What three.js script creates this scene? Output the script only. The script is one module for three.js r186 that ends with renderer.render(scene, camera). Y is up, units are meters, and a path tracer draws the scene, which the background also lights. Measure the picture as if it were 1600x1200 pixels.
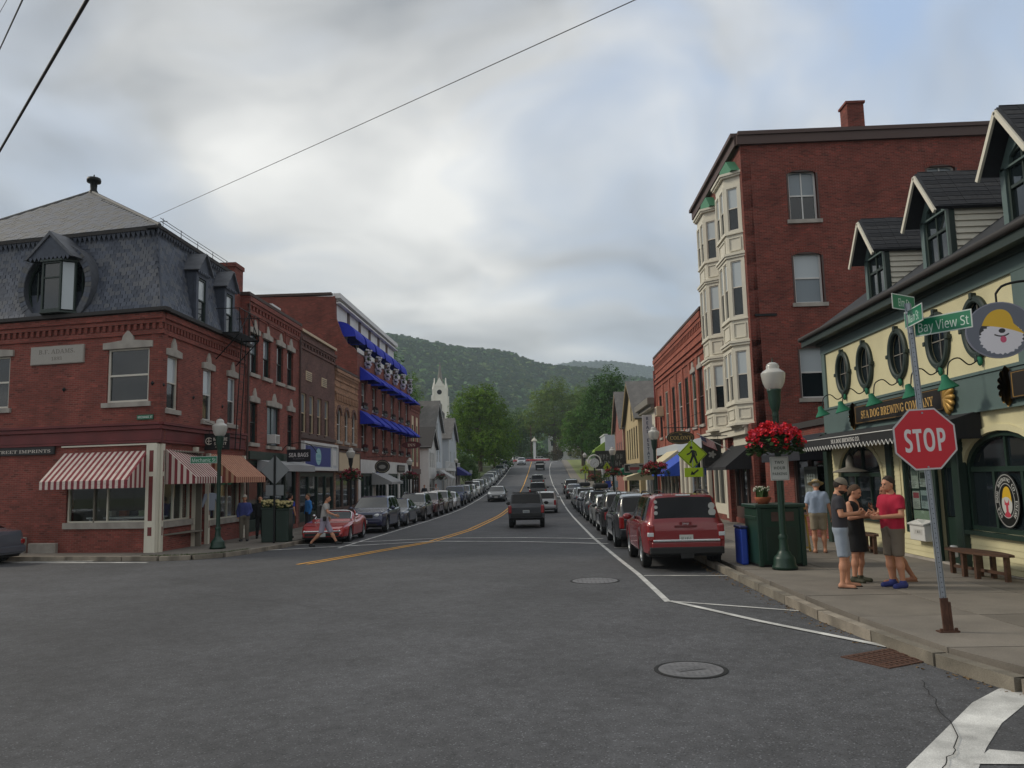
import * as THREE from 'three';
import { mergeGeometries, toCreasedNormals } from 'three/addons/utils/BufferGeometryUtils.js';
import { RoundedBoxGeometry } from 'three/addons/geometries/RoundedBoxGeometry.js';

// ---------- camera, sky, sun, exposure ----------
const scene = new THREE.Scene();
const camera = new THREE.PerspectiveCamera(51.64, 4 / 3, 0.1, 9000);
camera.rotation.order = 'YXZ';
camera.position.set(0, 2.15, 0);
camera.rotation.set(0.11641, 0.0403, -0.024);
scene.add(camera);
const renderer = new THREE.WebGLRenderer({ antialias: true });
renderer.setSize(1024, 768);
renderer.toneMapping = THREE.LinearToneMapping;
renderer.toneMappingExposure = 1.08;
renderer.shadowMap.enabled = true;

function rng(seed) { let a = seed >>> 0; return () => { a = (a + 0x6D2B79F5) | 0; let t = Math.imul(a ^ (a >>> 15), 1 | a); t = (t + Math.imul(t ^ (t >>> 7), 61 | t)) ^ t; return ((t ^ (t >>> 14)) >>> 0) / 4294967296; }; }
function hash2(x, y, s) { let h = Math.imul(x, 374761393) + Math.imul(y, 668265263) + Math.imul(s, 974711); h = Math.imul(h ^ (h >>> 13), 1274126177); return ((h ^ (h >>> 16)) >>> 0) / 4294967296; }
function noise2(x, y, s = 1, per = 0) {
  const xi = Math.floor(x), yi = Math.floor(y), fx = x - xi, fy = y - yi, u = fx * fx * (3 - 2 * fx), v = fy * fy * (3 - 2 * fy);
  const w = (a) => per ? ((a % per) + per) % per : a;
  const a = hash2(w(xi), w(yi), s), b = hash2(w(xi + 1), w(yi), s), c = hash2(w(xi), w(yi + 1), s), d = hash2(w(xi + 1), w(yi + 1), s);
  return a + (b - a) * u + (c - a) * v + (a - b - c + d) * u * v;
}
function fbm(x, y, oct = 4, s = 1, per = 0) { let t = 0, a = 0.5, f = 1; for (let i = 0; i < oct; i++) { t += a * noise2(x * f, y * f, s + i * 17, per ? per * f : 0); a *= 0.5; f *= 2; } return t / (1 - Math.pow(0.5, oct)); }
const sstep = (a, b, x) => { const t = Math.min(1, Math.max(0, (x - a) / (b - a))); return t * t * (3 - 2 * t); };
const lerp = (a, b, t) => a + (b - a) * t;
const clamp = (x, a, b) => Math.min(b, Math.max(a, x));
function interp(pts, x) { if (x <= pts[0][0]) return pts[0][1]; for (let i = 1; i < pts.length; i++) if (x <= pts[i][0]) { const [a, b] = pts[i - 1], [c, d] = pts[i]; return b + (d - b) * (x - a) / (c - a || 1e-9); } return pts[pts.length - 1][1]; }

{ // broken evening overcast: pale blue gaps, lit cloud and grey cloud bodies
  const W = 1536, H = 768, data = new Float32Array(W * H * 4);
  const spots = [ // azimuth, elevation, radius (degrees), blue gap, brightness, weight
    [25, 27, 15, 1, 0, 0.42], [40, 14, 12, 1, 0, 0.3], [-32, 18.5, 8, 1, 0, 0.55], [-45, 26, 8, 1, 0, 0.3], [8, 8, 7, 1, 0, 0.5], [-20, 9, 7, 1, 0, 0.25],
    [-24, 23, 7, 0, 1, 0.5], [-13, 19, 10, 0, 1, 0.42], [-4, 18, 7, 0, 1, 0.25], [-9, 10, 9, 0, 1, 0.2],
    [-12, 30, 9, 0, -1, 0.35], [3, 11.5, 9, 0, -1, 0.22], [16, 24, 12, 0, -1, 0.22], [2, 29, 9, 0, -1, 0.2]];
  for (let j = 0; j < H; j++) {
    const el = ((j + 0.5) / H - 0.5) * Math.PI;
    for (let i = 0; i < W; i++) {
      const phi = ((i + 0.5) / W - 0.5) * 2 * Math.PI, cx = Math.cos(el) * Math.cos(phi), cz = Math.cos(el) * Math.sin(phi), y = Math.sin(el);
      const o = (j * W + i) * 4;
      if (y < -0.13) { data[o] = data[o + 1] = data[o + 2] = 0.12; data[o + 3] = 1; continue; }
      const az = Math.atan2(cx, -cz), up = Math.max(y, 0.0);
      // project on a cloud deck, flattened so the clouds stay large near the horizon
      const q = 1 / (up + 0.28), px = cx * q, pz = cz * q;
      const rx = px * 0.8 - pz * 0.6, rz = px * 0.6 + pz * 0.8;
      const wx = fbm(rx * 1.2 + 9, rz * 1.2 + 4, 4, 3) - 0.5, wz = fbm(rx * 1.2 + 30, rz * 1.2 + 14, 4, 5) - 0.5;
      const n = fbm(rx * 0.9 + wx * 1.6 + 50, rz * 2.3 + wz * 1.8 + 40, 7, 7);
      const m = fbm(rx * 1.9 + wx * 1.4 + 5, rz * 3.2 + wz * 2 + 70, 7, 11);
      const fine = fbm(rx * 6 + wx * 5, rz * 9 + wz * 5, 6, 23) - 0.5;
      let blue = sstep(0.56, 0.78, 1 - n) * 0.55, br = (m - 0.5) * 3.3 + fine * 1.0;
      const ad = az * 180 / Math.PI, ed = el * 180 / Math.PI;
      for (const [a, e, r, bl, sg, w] of spots) { const d = ((ad - a) ** 2 + ((ed - e) * 1.5) ** 2) / (r * r), k = Math.exp(-d) * w * (0.55 + 0.9 * m); if (bl) blue += k; else br += sg * k; }
      blue = clamp(blue - Math.max(0, br) * 0.35 + fine * 0.5, 0, 0.92);
      br = clamp(0.5 + br * 0.5, 0, 1);
      const c = [lerp(0.35, 1.0, br), lerp(0.37, 0.995, br), lerp(0.40, 0.965, br)];
      const bk = [lerp(0.50, 0.35, up * 1.6), lerp(0.61, 0.50, up * 1.6), lerp(0.74, 0.78, up * 1.6)];
      for (let k = 0; k < 3; k++) data[o + k] = lerp(c[k], bk[k], blue);
      if (y < 0) { const t = sstep(0, -0.12, y); for (let k = 0; k < 3; k++) data[o + k] = lerp(data[o + k], 0.12, t); }
      data[o + 3] = 1;
    }
  }
  const tex = new THREE.DataTexture(data, W, H, THREE.RGBAFormat, THREE.FloatType);
  tex.mapping = THREE.EquirectangularReflectionMapping; tex.magFilter = tex.minFilter = THREE.LinearFilter; tex.needsUpdate = true;
  scene.background = tex; scene.environment = tex;
}
const sun = new THREE.DirectionalLight(new THREE.Color(1.0, 0.91, 0.76), 2.0);
sun.position.set(-90, 62, -60); sun.target.position.set(0, 0, -40); scene.add(sun, sun.target);
sun.castShadow = true; sun.shadow.radius = 20; sun.shadow.mapSize.set(4096, 4096);
Object.assign(sun.shadow.camera, { left: -150, right: 150, top: 120, bottom: -120, near: 1, far: 500 });
scene.fog = new THREE.FogExp2(new THREE.Color(0.50, 0.60, 0.66), 0.00025);

// ---------- small helpers ----------
const V3 = (x, y, z) => new THREE.Vector3(x, y, z);
const used = {};
function numbered(n) { if (used[n] === undefined) { used[n] = 0; return n; } used[n]++; return n + '_' + String(used[n]).padStart(3, '0'); }
function thing(name, label, category, pos = [0, 0, 0], turn = 0, group) { const o = new THREE.Group(); o.name = numbered(name); o.position.set(...pos); o.rotation.y = turn; o.userData = { label, category }; if (group) o.userData.group = group; scene.add(o); return o; }
function tag(o, label, category, group) { o.userData.label = label; o.userData.category = category; if (group) o.userData.group = group; return o; }
function put(name, geo, mat, parent, pos, rot) { const m = new THREE.Mesh(geo, mat); m.name = parent ? name : numbered(name); m.castShadow = m.receiveShadow = true; if (pos) m.position.set(...pos); if (rot) m.rotation.set(...rot); (parent || scene).add(m); return m; }
function struct(name, geo, mat, pos) { const m = put(name, geo, mat, null, pos); m.userData.kind = 'structure'; return m; }
function dup(o, pos, turn, label, group, scale) { const c = o.clone(); c.name = numbered(o.name.replace(/_\d{3}$/, '')); c.userData = { ...o.userData }; c.position.set(...pos); if (turn !== undefined) c.rotation.y = turn; if (label) c.userData.label = label; if (group) c.userData.group = group; if (scale) c.scale.setScalar(scale); scene.add(c); return c; }
function norm(g) { g = g.index ? g.toNonIndexed() : g; for (const k of Object.keys(g.attributes)) if (!['position', 'normal', 'uv'].includes(k)) g.deleteAttribute(k); if (!g.attributes.uv) g.setAttribute('uv', new THREE.BufferAttribute(new Float32Array(g.attributes.position.count * 2), 2)); return g; }
function merge(list) { return mergeGeometries(list.map(norm)); }
function metric(g, s = 1) { // uv in metres, chosen by the way the face points
  g = norm(g); const p = g.attributes.position, n = g.attributes.normal, uv = g.attributes.uv;
  for (let i = 0; i < p.count; i++) { const ax = Math.abs(n.getX(i)), ay = Math.abs(n.getY(i)), az = Math.abs(n.getZ(i)); const x = p.getX(i), y = p.getY(i), z = p.getZ(i); if (ay > ax && ay > az) uv.setXY(i, x * s, z * s); else if (ax > az) uv.setXY(i, z * s, y * s); else uv.setXY(i, x * s, y * s); }
  return g;
}
const B = (w, h, d, x = 0, y = 0, z = 0, rx = 0, ry = 0, rz = 0) => { const g = new THREE.BoxGeometry(w, h, d); if (rx) g.rotateX(rx); if (ry) g.rotateY(ry); if (rz) g.rotateZ(rz); return g.translate(x, y, z); };
const RB = (w, h, d, r = 0.02, x = 0, y = 0, z = 0) => new RoundedBoxGeometry(w, h, d, 2, r).translate(x, y, z);
const CY = (r1, r2, h, n = 16, x = 0, y = 0, z = 0) => new THREE.CylinderGeometry(r1, r2, h, n).translate(x, y, z);
const SP = (r, x = 0, y = 0, z = 0, n = 12) => new THREE.SphereGeometry(r, n, Math.max(6, n * 0.7 | 0)).translate(x, y, z);
const lathe = (pts, n = 20) => new THREE.LatheGeometry(pts.map(p => new THREE.Vector2(p[0], p[1])), n);
function tube(pts, r, n = 6, seg) { return new THREE.TubeGeometry(new THREE.CatmullRomCurve3(pts.map(p => V3(...p))), seg || Math.max(6, pts.length * 5), r, n, false); }
function bar(a, b, r, n = 8, r2) { const A = V3(...a), C = V3(...b), d = C.clone().sub(A), g = new THREE.CylinderGeometry(r2 ?? r, r, d.length(), n); g.applyQuaternion(new THREE.Quaternion().setFromUnitVectors(V3(0, 1, 0), d.normalize())); return g.translate(...A.add(C).multiplyScalar(0.5).toArray()); }
function poly(pts) { const s = new THREE.Shape(); pts.forEach((p, i) => i ? s.lineTo(p[0], p[1]) : s.moveTo(p[0], p[1])); s.closePath(); return s; }
function ext(shape, d, bevel = 0, seg = 12) { return new THREE.ExtrudeGeometry(shape, bevel ? { depth: d - 2 * bevel, bevelEnabled: true, bevelThickness: bevel, bevelSize: bevel, bevelOffset: -bevel, bevelSegments: 1, curveSegments: seg } : { depth: d, bevelEnabled: false, curveSegments: seg }).translate(0, 0, bevel); }
function quadGeo(quads) { const p = [], uv = []; for (const [a, b, c, d] of quads) { p.push(...a, ...b, ...c, ...a, ...c, ...d); uv.push(0, 0, 1, 0, 1, 1, 0, 0, 1, 1, 0, 1); } const g = new THREE.BufferGeometry(); g.setAttribute('position', new THREE.Float32BufferAttribute(p, 3)); g.setAttribute('uv', new THREE.Float32BufferAttribute(uv, 2)); g.computeVertexNormals(); return g; }

// ---------- textures and materials ----------
function canvasTex(w, h, draw) { const c = document.createElement('canvas'); c.width = w; c.height = h; const x = c.getContext('2d'); draw(x, w, h); const t = new THREE.CanvasTexture(c); t.colorSpace = THREE.SRGBColorSpace; return t; }
function dataTex(n, m, fn, srgb = true) { const d = new Uint8Array(n * m * 4); for (let j = 0; j < m; j++) for (let i = 0; i < n; i++) { const c = fn(i, j), o = (j * n + i) * 4; d[o] = clamp(c[0], 0, 255); d[o + 1] = clamp(c[1], 0, 255); d[o + 2] = clamp(c[2], 0, 255); d[o + 3] = 255; } const t = new THREE.DataTexture(d, n, m); t.wrapS = t.wrapT = THREE.RepeatWrapping; t.magFilter = THREE.LinearFilter; t.minFilter = THREE.LinearMipmapLinearFilter; t.generateMipmaps = true; if (srgb) t.colorSpace = THREE.SRGBColorSpace; t.needsUpdate = true; return t; }
const std = (color, roughness = 0.7, extra = {}) => new THREE.MeshStandardMaterial({ color, roughness, side: THREE.DoubleSide, ...extra });
// bricks too small in the photograph to be told apart: colour, joints and relief of the wall surface, 4 m x 4.03 m
function brickMaps(base, spread, mortar, seed) {
  const N = 1024, rows = 62, cols = 19; // 65 mm courses, 210 mm bricks
  const joint = (i, j) => { const y = j / N * rows, r = Math.floor(y), fy = y - r; const x = i / N * cols + (r % 2) * 0.5, c = Math.floor(x), fx = x - c; const jag = (noise2(i * 0.35, j * 0.35, seed) - 0.5) * 0.05; const e = Math.min(Math.min(fy, 1 - fy) * 65, Math.min(fx, 1 - fx) * 210) + jag * 60; return [e, ((c % cols) + cols) % cols, r]; };
  const map = dataTex(N, N, (i, j) => {
    const [e, c, r] = joint(i, j), h = hash2(c, r, seed), h2 = hash2(c, r, seed + 5), blot = fbm(i / N * 6, j / N * 6, 4, seed + 9, 6) - 0.5, gr = (hash2(i, j, seed + 2) - 0.5) * 18;
    let k = 1 + (h - 0.5) * spread + blot * 0.22; if (h2 > 0.94) k *= 0.8; if (h2 < 0.05) k *= 1.18;
    const t = sstep(3.5, 8.5, e);
    return [0, 1, 2].map(q => lerp(mortar[q] * (0.9 + blot * 0.5), base[q] * k + (h2 - 0.5) * (q === 0 ? 10 : 6), t) + gr * 0.6);
  });
  const bump = dataTex(N, N, (i, j) => { const [e] = joint(i, j), v = sstep(1.5, 8, e) * 200 + hash2(i, j, seed + 3) * 40; return [v, v, v]; }, false);
  map.repeat.set(0.25, 1 / 4.03); bump.repeat.set(0.25, 1 / 4.03);
  return { map, bump };
}
function brickMat(...a) { const { map, bump } = brickMaps(...a); return new THREE.MeshStandardMaterial({ map, bumpMap: bump, bumpScale: 0.008, roughness: 0.9, side: THREE.DoubleSide }); }
// a few shared neutral grain maps; the material's colour tints them
const grains = {};
function grainTex(amp, seed, sx, sy, m) {
  const q = amp < 0.09 ? 0.06 : amp < 0.22 ? 0.15 : 0.3, v = seed % 2, mm = m < 0.9 ? 0.6 : m < 1.7 ? 1.2 : m < 4 ? 2.4 : m, key = [q, v, sx, sy, mm].join(), n = 256;
  if (!grains[key]) { grains[key] = dataTex(n, n, (i, j) => { const a = fbm(i / n * sx, j / n * sy, 5, 51 + v, Math.max(sx, sy)) - 0.5, b = hash2(i, j, 51 + v) - 0.5, c = 205 * (1 + a * q * 2 + b * q * 0.7); return [c, c, c]; }); grains[key].repeat.set(1 / mm, 1 / mm); }
  return grains[key];
}
function grainMat(base, amp, seed, rough, m = 2, extra = {}, sx = 4, sy = 4) { const c = new THREE.Color().setRGB(...base.map(v => Math.min(1, v / 205)), THREE.SRGBColorSpace); return std(c, rough, { map: grainTex(amp, seed, sx, sy, m), ...extra }); }
const M = {
  brickAdams: brickMat([126, 64, 55], 0.16, [138, 104, 93], 11),
  brickDark: brickMat([112, 52, 43], 0.26, [134, 102, 90], 23),
  brickBrown: brickMat([104, 74, 67], 0.14, [104, 84, 78], 31),
  brickTan: brickMat([156, 118, 92], 0.24, [140, 116, 96], 37),
  brickOrange: brickMat([150, 80, 62], 0.16, [136, 96, 82], 41),
  granite: grainMat([158, 152, 144], 0.16, 51, 0.85, 1.2),
  concrete: grainMat([112, 106, 98], 0.12, 55, 0.92, 3),
  kerb: grainMat([124, 116, 104], 0.28, 57, 0.92, 1.4),
  cream: grainMat([206, 200, 184], 0.05, 61, 0.55, 2), creamYellow: grainMat([206, 198, 160], 0.05, 63, 0.5, 2),
  white: grainMat([205, 206, 204], 0.05, 65, 0.55, 2), greyTrim: grainMat([122, 118, 110], 0.08, 66, 0.6, 2), paleBlue: grainMat([178, 184, 190], 0.06, 67, 0.6, 2),
  beige: grainMat([182, 164, 126], 0.07, 68, 0.6, 2), tanPanel: grainMat([196, 178, 150], 0.06, 69, 0.7, 2), greyGreen: grainMat([86, 104, 102], 0.08, 70, 0.55, 2),
  darkGreen: grainMat([30, 50, 42], 0.12, 71, 0.45, 2), greenPaint: std(0x17352a, 0.42), maroon: grainMat([104, 42, 42], 0.1, 73, 0.6, 2), brownTrim: grainMat([82, 62, 56], 0.1, 74, 0.65, 2),
  slateA: grainMat([80, 86, 99], 0.2, 81, 0.6, 0.6), slateB: grainMat([66, 72, 85], 0.2, 82, 0.6, 0.6), slateC: grainMat([88, 91, 98], 0.2, 83, 0.62, 0.6), slateD: grainMat([92, 92, 92], 0.16, 84, 0.7, 0.6),
  asphaltShingle: grainMat([42, 44, 49], 0.3, 85, 0.9, 1.0), roofGrey: grainMat([96, 94, 92], 0.18, 86, 0.9, 1.5), roofDark: std(0x33302f, 0.8), roofBrown: std(0x4a3a34, 0.75),
  frameLight: std(0xc9c4b8, 0.55), frameWhite: std(0xc9c9c6, 0.5), frameDark: std(0x23312c, 0.5), frameBrown: std(0x4d3a35, 0.6), black: std(0x131415, 0.5), iron: std(0x17191a, 0.55, { metalness: 0.4 }), dark: std(0x0d0d0e, 0.8),
  steel: grainMat([150, 156, 164], 0.14, 91, 0.45, 0.6, { metalness: 0.55 }), rust: grainMat([84, 58, 46], 0.35, 92, 0.85, 0.5, { metalness: 0.2 }), ironCover: grainMat([108, 108, 110], 0.2, 93, 0.7, 0.5, { metalness: 0.25 }),
  paintWhite: grainMat([188, 188, 185], 0.26, 94, 0.75, 1.1), paintYellow: grainMat([206, 150, 52], 0.2, 95, 0.75, 1.1),
  wood: grainMat([80, 55, 40], 0.3, 96, 0.6, 1.2, {}, 2, 24), terracotta: std(0xa65c3c, 0.8), gold: std(0xb08a45, 0.45, { metalness: 0.35 }),
  awningBlack: grainMat([34, 35, 38], 0.14, 97, 0.9, 1), awningBlue: grainMat([28, 46, 168], 0.08, 98, 0.85, 1), awningCream: std(0xc9bf9f, 0.9), awningGreen: std(0x1f6b50, 0.85), awningGrey: std(0x9ea0a2, 0.85),
  globe: new THREE.MeshPhysicalMaterial({ color: 0xd3d2cc, roughness: 0.18, transmission: 0.4, thickness: 0, side: THREE.DoubleSide }),
  paneDark: new THREE.MeshPhysicalMaterial({ color: 0x1a2226, roughness: 0.04, specularIntensity: 1, ior: 1.62, side: THREE.DoubleSide }),
  paneClear: new THREE.MeshPhysicalMaterial({ color: 0xf2f6f5, roughness: 0.02, transmission: 1, thickness: 0, ior: 1.5, side: THREE.DoubleSide }),
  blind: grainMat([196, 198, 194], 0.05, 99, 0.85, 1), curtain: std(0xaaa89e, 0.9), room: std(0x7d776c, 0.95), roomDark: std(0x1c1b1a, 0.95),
  skin: std(0xb98468, 0.6), skinTan: std(0x9c6a50, 0.6), leather: std(0x2a2420, 0.7)
};

// ---------- ground, road, pavements ----------
const GP = [[-40, 0], [12, 0], [20, -0.08], [35, -0.25], [50, -0.4], [60, -0.45], [68, -0.42], [75, -0.3], [85, -0.08], [95, 0.2], [115, 0.95], [140, 2.3], [166, 3.9], [194, 5.5], [210, 6.1], [235, 6.5], [420, 9], [900, 16]];
const gy = (z) => interp(GP, -z);
const ZS = []; for (let z = 24; z > -60; z -= 1.5) ZS.push(z); for (let z = -60; z > -236; z -= 3) ZS.push(z);
function sheet(x0, x1, nx, zs, off, colour) { // a strip of ground that follows the street's fall and rise
  const p = [], uv = [], idx = [], col = [];
  zs.forEach(z => { for (let i = 0; i <= nx; i++) { const x = lerp(typeof x0 === 'function' ? x0(z) : x0, typeof x1 === 'function' ? x1(z) : x1, i / nx); p.push(x, gy(z) + off, z); uv.push(x, z); if (colour) { const c = colour(x, z); col.push(c[0], c[1], c[2]); } } });
  for (let j = 0; j < zs.length - 1; j++) for (let i = 0; i < nx; i++) { const a = j * (nx + 1) + i, b = a + nx + 1; idx.push(a, a + 1, b + 1, a, b + 1, b); }
  const g = new THREE.BufferGeometry(); g.setAttribute('position', new THREE.Float32BufferAttribute(p, 3)); g.setAttribute('uv', new THREE.Float32BufferAttribute(uv, 2)); if (colour) g.setAttribute('color', new THREE.Float32BufferAttribute(col, 3)); g.setIndex(idx); g.computeVertexNormals(); return g;
}
{
  const far = []; for (const z of [60, 24]) far.push(z); ZS.slice(1).forEach(z => far.push(z)); for (const z of [-260, -300, -420, -600, -900, -2500, -6000]) far.push(z);
  struct('ground', sheet(-4200, 4200, 60, far, -0.08), grainMat([74, 84, 58], 0.3, 101, 0.95, 6));
  const N = 1024, S = 6; // asphalt: stones in binder, 6 m repeat
  const asp = dataTex(N, N, (i, j) => { const s = hash2(i, j, 3), s2 = hash2(i >> 1, j >> 1, 8), b = fbm(i / N * 8, j / N * 8, 5, 13, 8) - 0.5, c = fbm(i / N * 60, j / N * 60, 2, 17, 60) - 0.5; let v = 72 + b * 20 + c * 18 + (s - 0.5) * 26; if (s2 > 0.965) v += 38; if (s2 < 0.04) v -= 24; return [v * 0.985, v * 0.995, v * 1.03]; });
  const aspB = dataTex(512, 512, (i, j) => { const v = 90 + hash2(i, j, 4) * 90 + noise2(i * 0.3, j * 0.3, 5) * 70; return [v, v, v]; }, false);
  asp.repeat.set(1 / S, 1 / S); aspB.repeat.set(1 / 3, 1 / 3);
  const aMat = std(0xffffff, 0.82, { map: asp, bumpMap: aspB, bumpScale: 0.004, vertexColors: true });
  const wear = (x, z) => { // worn wheel tracks, old patches and stains in the surfacing
    let k = 0.86 + (fbm(x * 0.16 + 40, z * 0.1 + 9, 5, 61) - 0.5) * 0.6 + (fbm(x * 1.3, z * 0.6, 4, 67) - 0.5) * 0.34;
    if (z < -30) { k *= 1.12; const t = Math.min(Math.abs(x + 1.9), Math.abs(x - 0.2), Math.abs(x + 5.6), Math.abs(x + 3.9)); k *= 1 + 0.08 * Math.exp(-t * t * 6); }
    return [k, k, k * 1.01];
  };
  struct('road', sheet(-62, 62, 150, ZS.filter(z => z > -30), 0, wear), aMat);
  const z0 = ZS.filter(z => z > -30).pop();
  struct('main_street', sheet(-9.9, 4.6, 40, ZS.filter(z => z <= z0), 0, wear), aMat);
  const cross = []; for (let z = -233; z > -251; z -= 3) cross.push(z);
  struct('cross_street', sheet(-60, 60, 30, cross, 0.004, wear), aMat);

  // painted lines: strips about 4 mm above the asphalt
  const strip = (pts, w, mat, name, label, h = 0.005) => {
    const P = []; for (let i = 0; i < pts.length - 1; i++) { const [a, b] = pts[i], [c, d] = pts[i + 1], n = Math.max(1, Math.ceil(Math.hypot(c - a, d - b) / 1.5)); for (let k = 0; k < n; k++) P.push([lerp(a, c, k / n), lerp(b, d, k / n)]); } P.push(pts[pts.length - 1]);
    const L = [], R = []; P.forEach((p, i) => { const q = P[Math.min(i + 1, P.length - 1)], r = P[Math.max(i - 1, 0)], dx = q[0] - r[0], dz = q[1] - r[1], l = Math.hypot(dx, dz), j = (noise2(i * 1.7, p[1], 5) - 0.5) * 0.012; L.push([p[0] - dz / l * (w / 2 + j), gy(p[1]) + h, p[1] + dx / l * (w / 2 + j)]); R.push([p[0] + dz / l * (w / 2 - j), gy(p[1]) + h, p[1] - dx / l * (w / 2 - j)]); });
    const Q = []; for (let i = 0; i < L.length - 1; i++) Q.push([L[i], R[i], R[i + 1], L[i + 1]]);
    const g = metric(quadGeo(Q)); const m = struct(name, g, mat); m.userData.label = label; return m;
  };
  strip([[2.0, -13.9], [1.97, -18], [1.84, -23], [1.7, -30], [1.6, -45], [1.5, -68], [1.35, -86]], 0.11, M.paintWhite, 'parking_line', 'white edge line beside the right-hand parked cars');
  strip([[1.3, -90], [0.9, -112], [0.6, -140], [0.7, -165], [1.2, -190], [3, -205], [8, -214]], 0.11, M.paintWhite, 'parking_line', 'white edge line along the right of the far hill');
  strip([[-7.3, -27.8], [-7.25, -45], [-7.1, -95], [-7.3, -140], [-7.6, -172], [-8.0, -195], [-11, -212]], 0.11, M.paintWhite, 'parking_line', 'white edge line beside the left-hand parked cars');
  for (const [z, t] of [[-17.5, 'nearest the red rear'], [-25.2, 'under the dark car'], [-31.4, 'second']]) strip([[2.06, z - 0.25], [3.95, z + 0.1]], 0.09, M.paintWhite, 'stall_line', 'white parking stall line on the right, ' + t, 0.009);
  strip([[2.05, -13.92], [4.1, -12.5]], 0.08, M.paintWhite, 'stall_line', 'thin white line running to the kerb', 0.009);
  strip([[2.03, -13.95], [3.0, -11.85], [4.05, -10.05]], 0.11, M.paintWhite, 'corner_line', 'diagonal white line ending at the storm drain', 0.013);
  strip([[-9.9, -27.1], [-4.3, -30.1], [-1, -29], [2.0, -27.1]], 0.16, M.paintWhite, 'crossing_line', 'near white line of the pedestrian crossing', 0.017);
  strip([[-9.4, -29.6], [-4.2, -31.9], [-1, -31.2], [2.0, -29.6]], 0.16, M.paintWhite, 'crossing_line', 'far white line of the pedestrian crossing', 0.017);
  strip([[-6.9, -21.9], [-5.95, -25], [-4.5, -30], [-3.75, -38], [-3.3, -54], [-3.2, -75]], 0.11, M.paintYellow, 'centre_line', 'left stripe of the double yellow centre line', 0.009);
  strip([[-6.62, -21.9], [-5.68, -25], [-4.25, -30], [-3.5, -38], [-3.05, -54], [-2.95, -75]], 0.11, M.paintYellow, 'centre_line', 'right stripe of the double yellow centre line', 0.009);
  strip([[-3.2, -90], [-3.3, -120], [-3.4, -160], [-3.6, -205]], 0.12, M.paintYellow, 'centre_line', 'yellow centre line climbing the far hill');
  strip([[-17.1, -24.5], [-11.9, -25.4].map((v, i) => i ? -23.5 : v)], 0.16, M.paintWhite, 'crossing_line', 'lower white line across the side street');
  strip([[-19, -25.0], [-14, -24.3]], 0.14, M.paintWhite, 'crossing_line', 'upper white line across the side street', 0.013);
  // broad ladder crossing in the near right corner
  const slab = (pts, name, label, h) => { const g = new THREE.ShapeGeometry(poly(pts.map(([x, z]) => [x, -z]))).rotateX(-Math.PI / 2).translate(0, h, 0); const m = struct(name, metric(g), M.paintWhite); m.userData.label = label; };
  slab([[2.3, -5.8], [2.56, -6.15], [3.13, -6.85], [3.82, -7.7], [4.3, -8.15], [4.62, -8.33], [4.85, -8.1], [4.22, -7.6], [3.75, -7.1], [3.3, -6.5], [2.9, -5.9], [2.7, -5.6]], 'crosswalk_bar', 'broad worn white bar of the crosswalk at the corner', 0.005);
  slab([[3.3, -6.46], [3.7, -6.34], [4.6, -6.2], [4.5, -5.98], [3.5, -6.14], [3.02, -6.16]], 'crosswalk_bar', 'short white cross bar branching from the broad crosswalk bar', 0.009);
  // cracks: narrow tar-dark gaps following an uneven path
  const crack = (pts, seed, label) => { const r = rng(seed), P = []; for (let i = 0; i < pts.length - 1; i++) for (let k = 0; k < 14; k++) P.push([lerp(pts[i][0], pts[i + 1][0], k / 14) + (r() - 0.5) * 0.05, lerp(pts[i][1], pts[i + 1][1], k / 14) + (r() - 0.5) * 0.05]); strip(P, 0.009, M.dark, 'road_crack', label, 0.021); };
  crack([[2.5, -5.7], [3.2, -6.7], [3.75, -8.6]], 4, 'dark crack running from the crosswalk bar to the drain');
  crack([[-7.5, -16.2], [-4.6, -14.4], [-3.4, -13.1]], 9, 'thin dark crack across the middle of the intersection');
  crack([[-9, -19], [-7.5, -17.6]], 19, 'faint dark crack on the left of the intersection');
}
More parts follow.
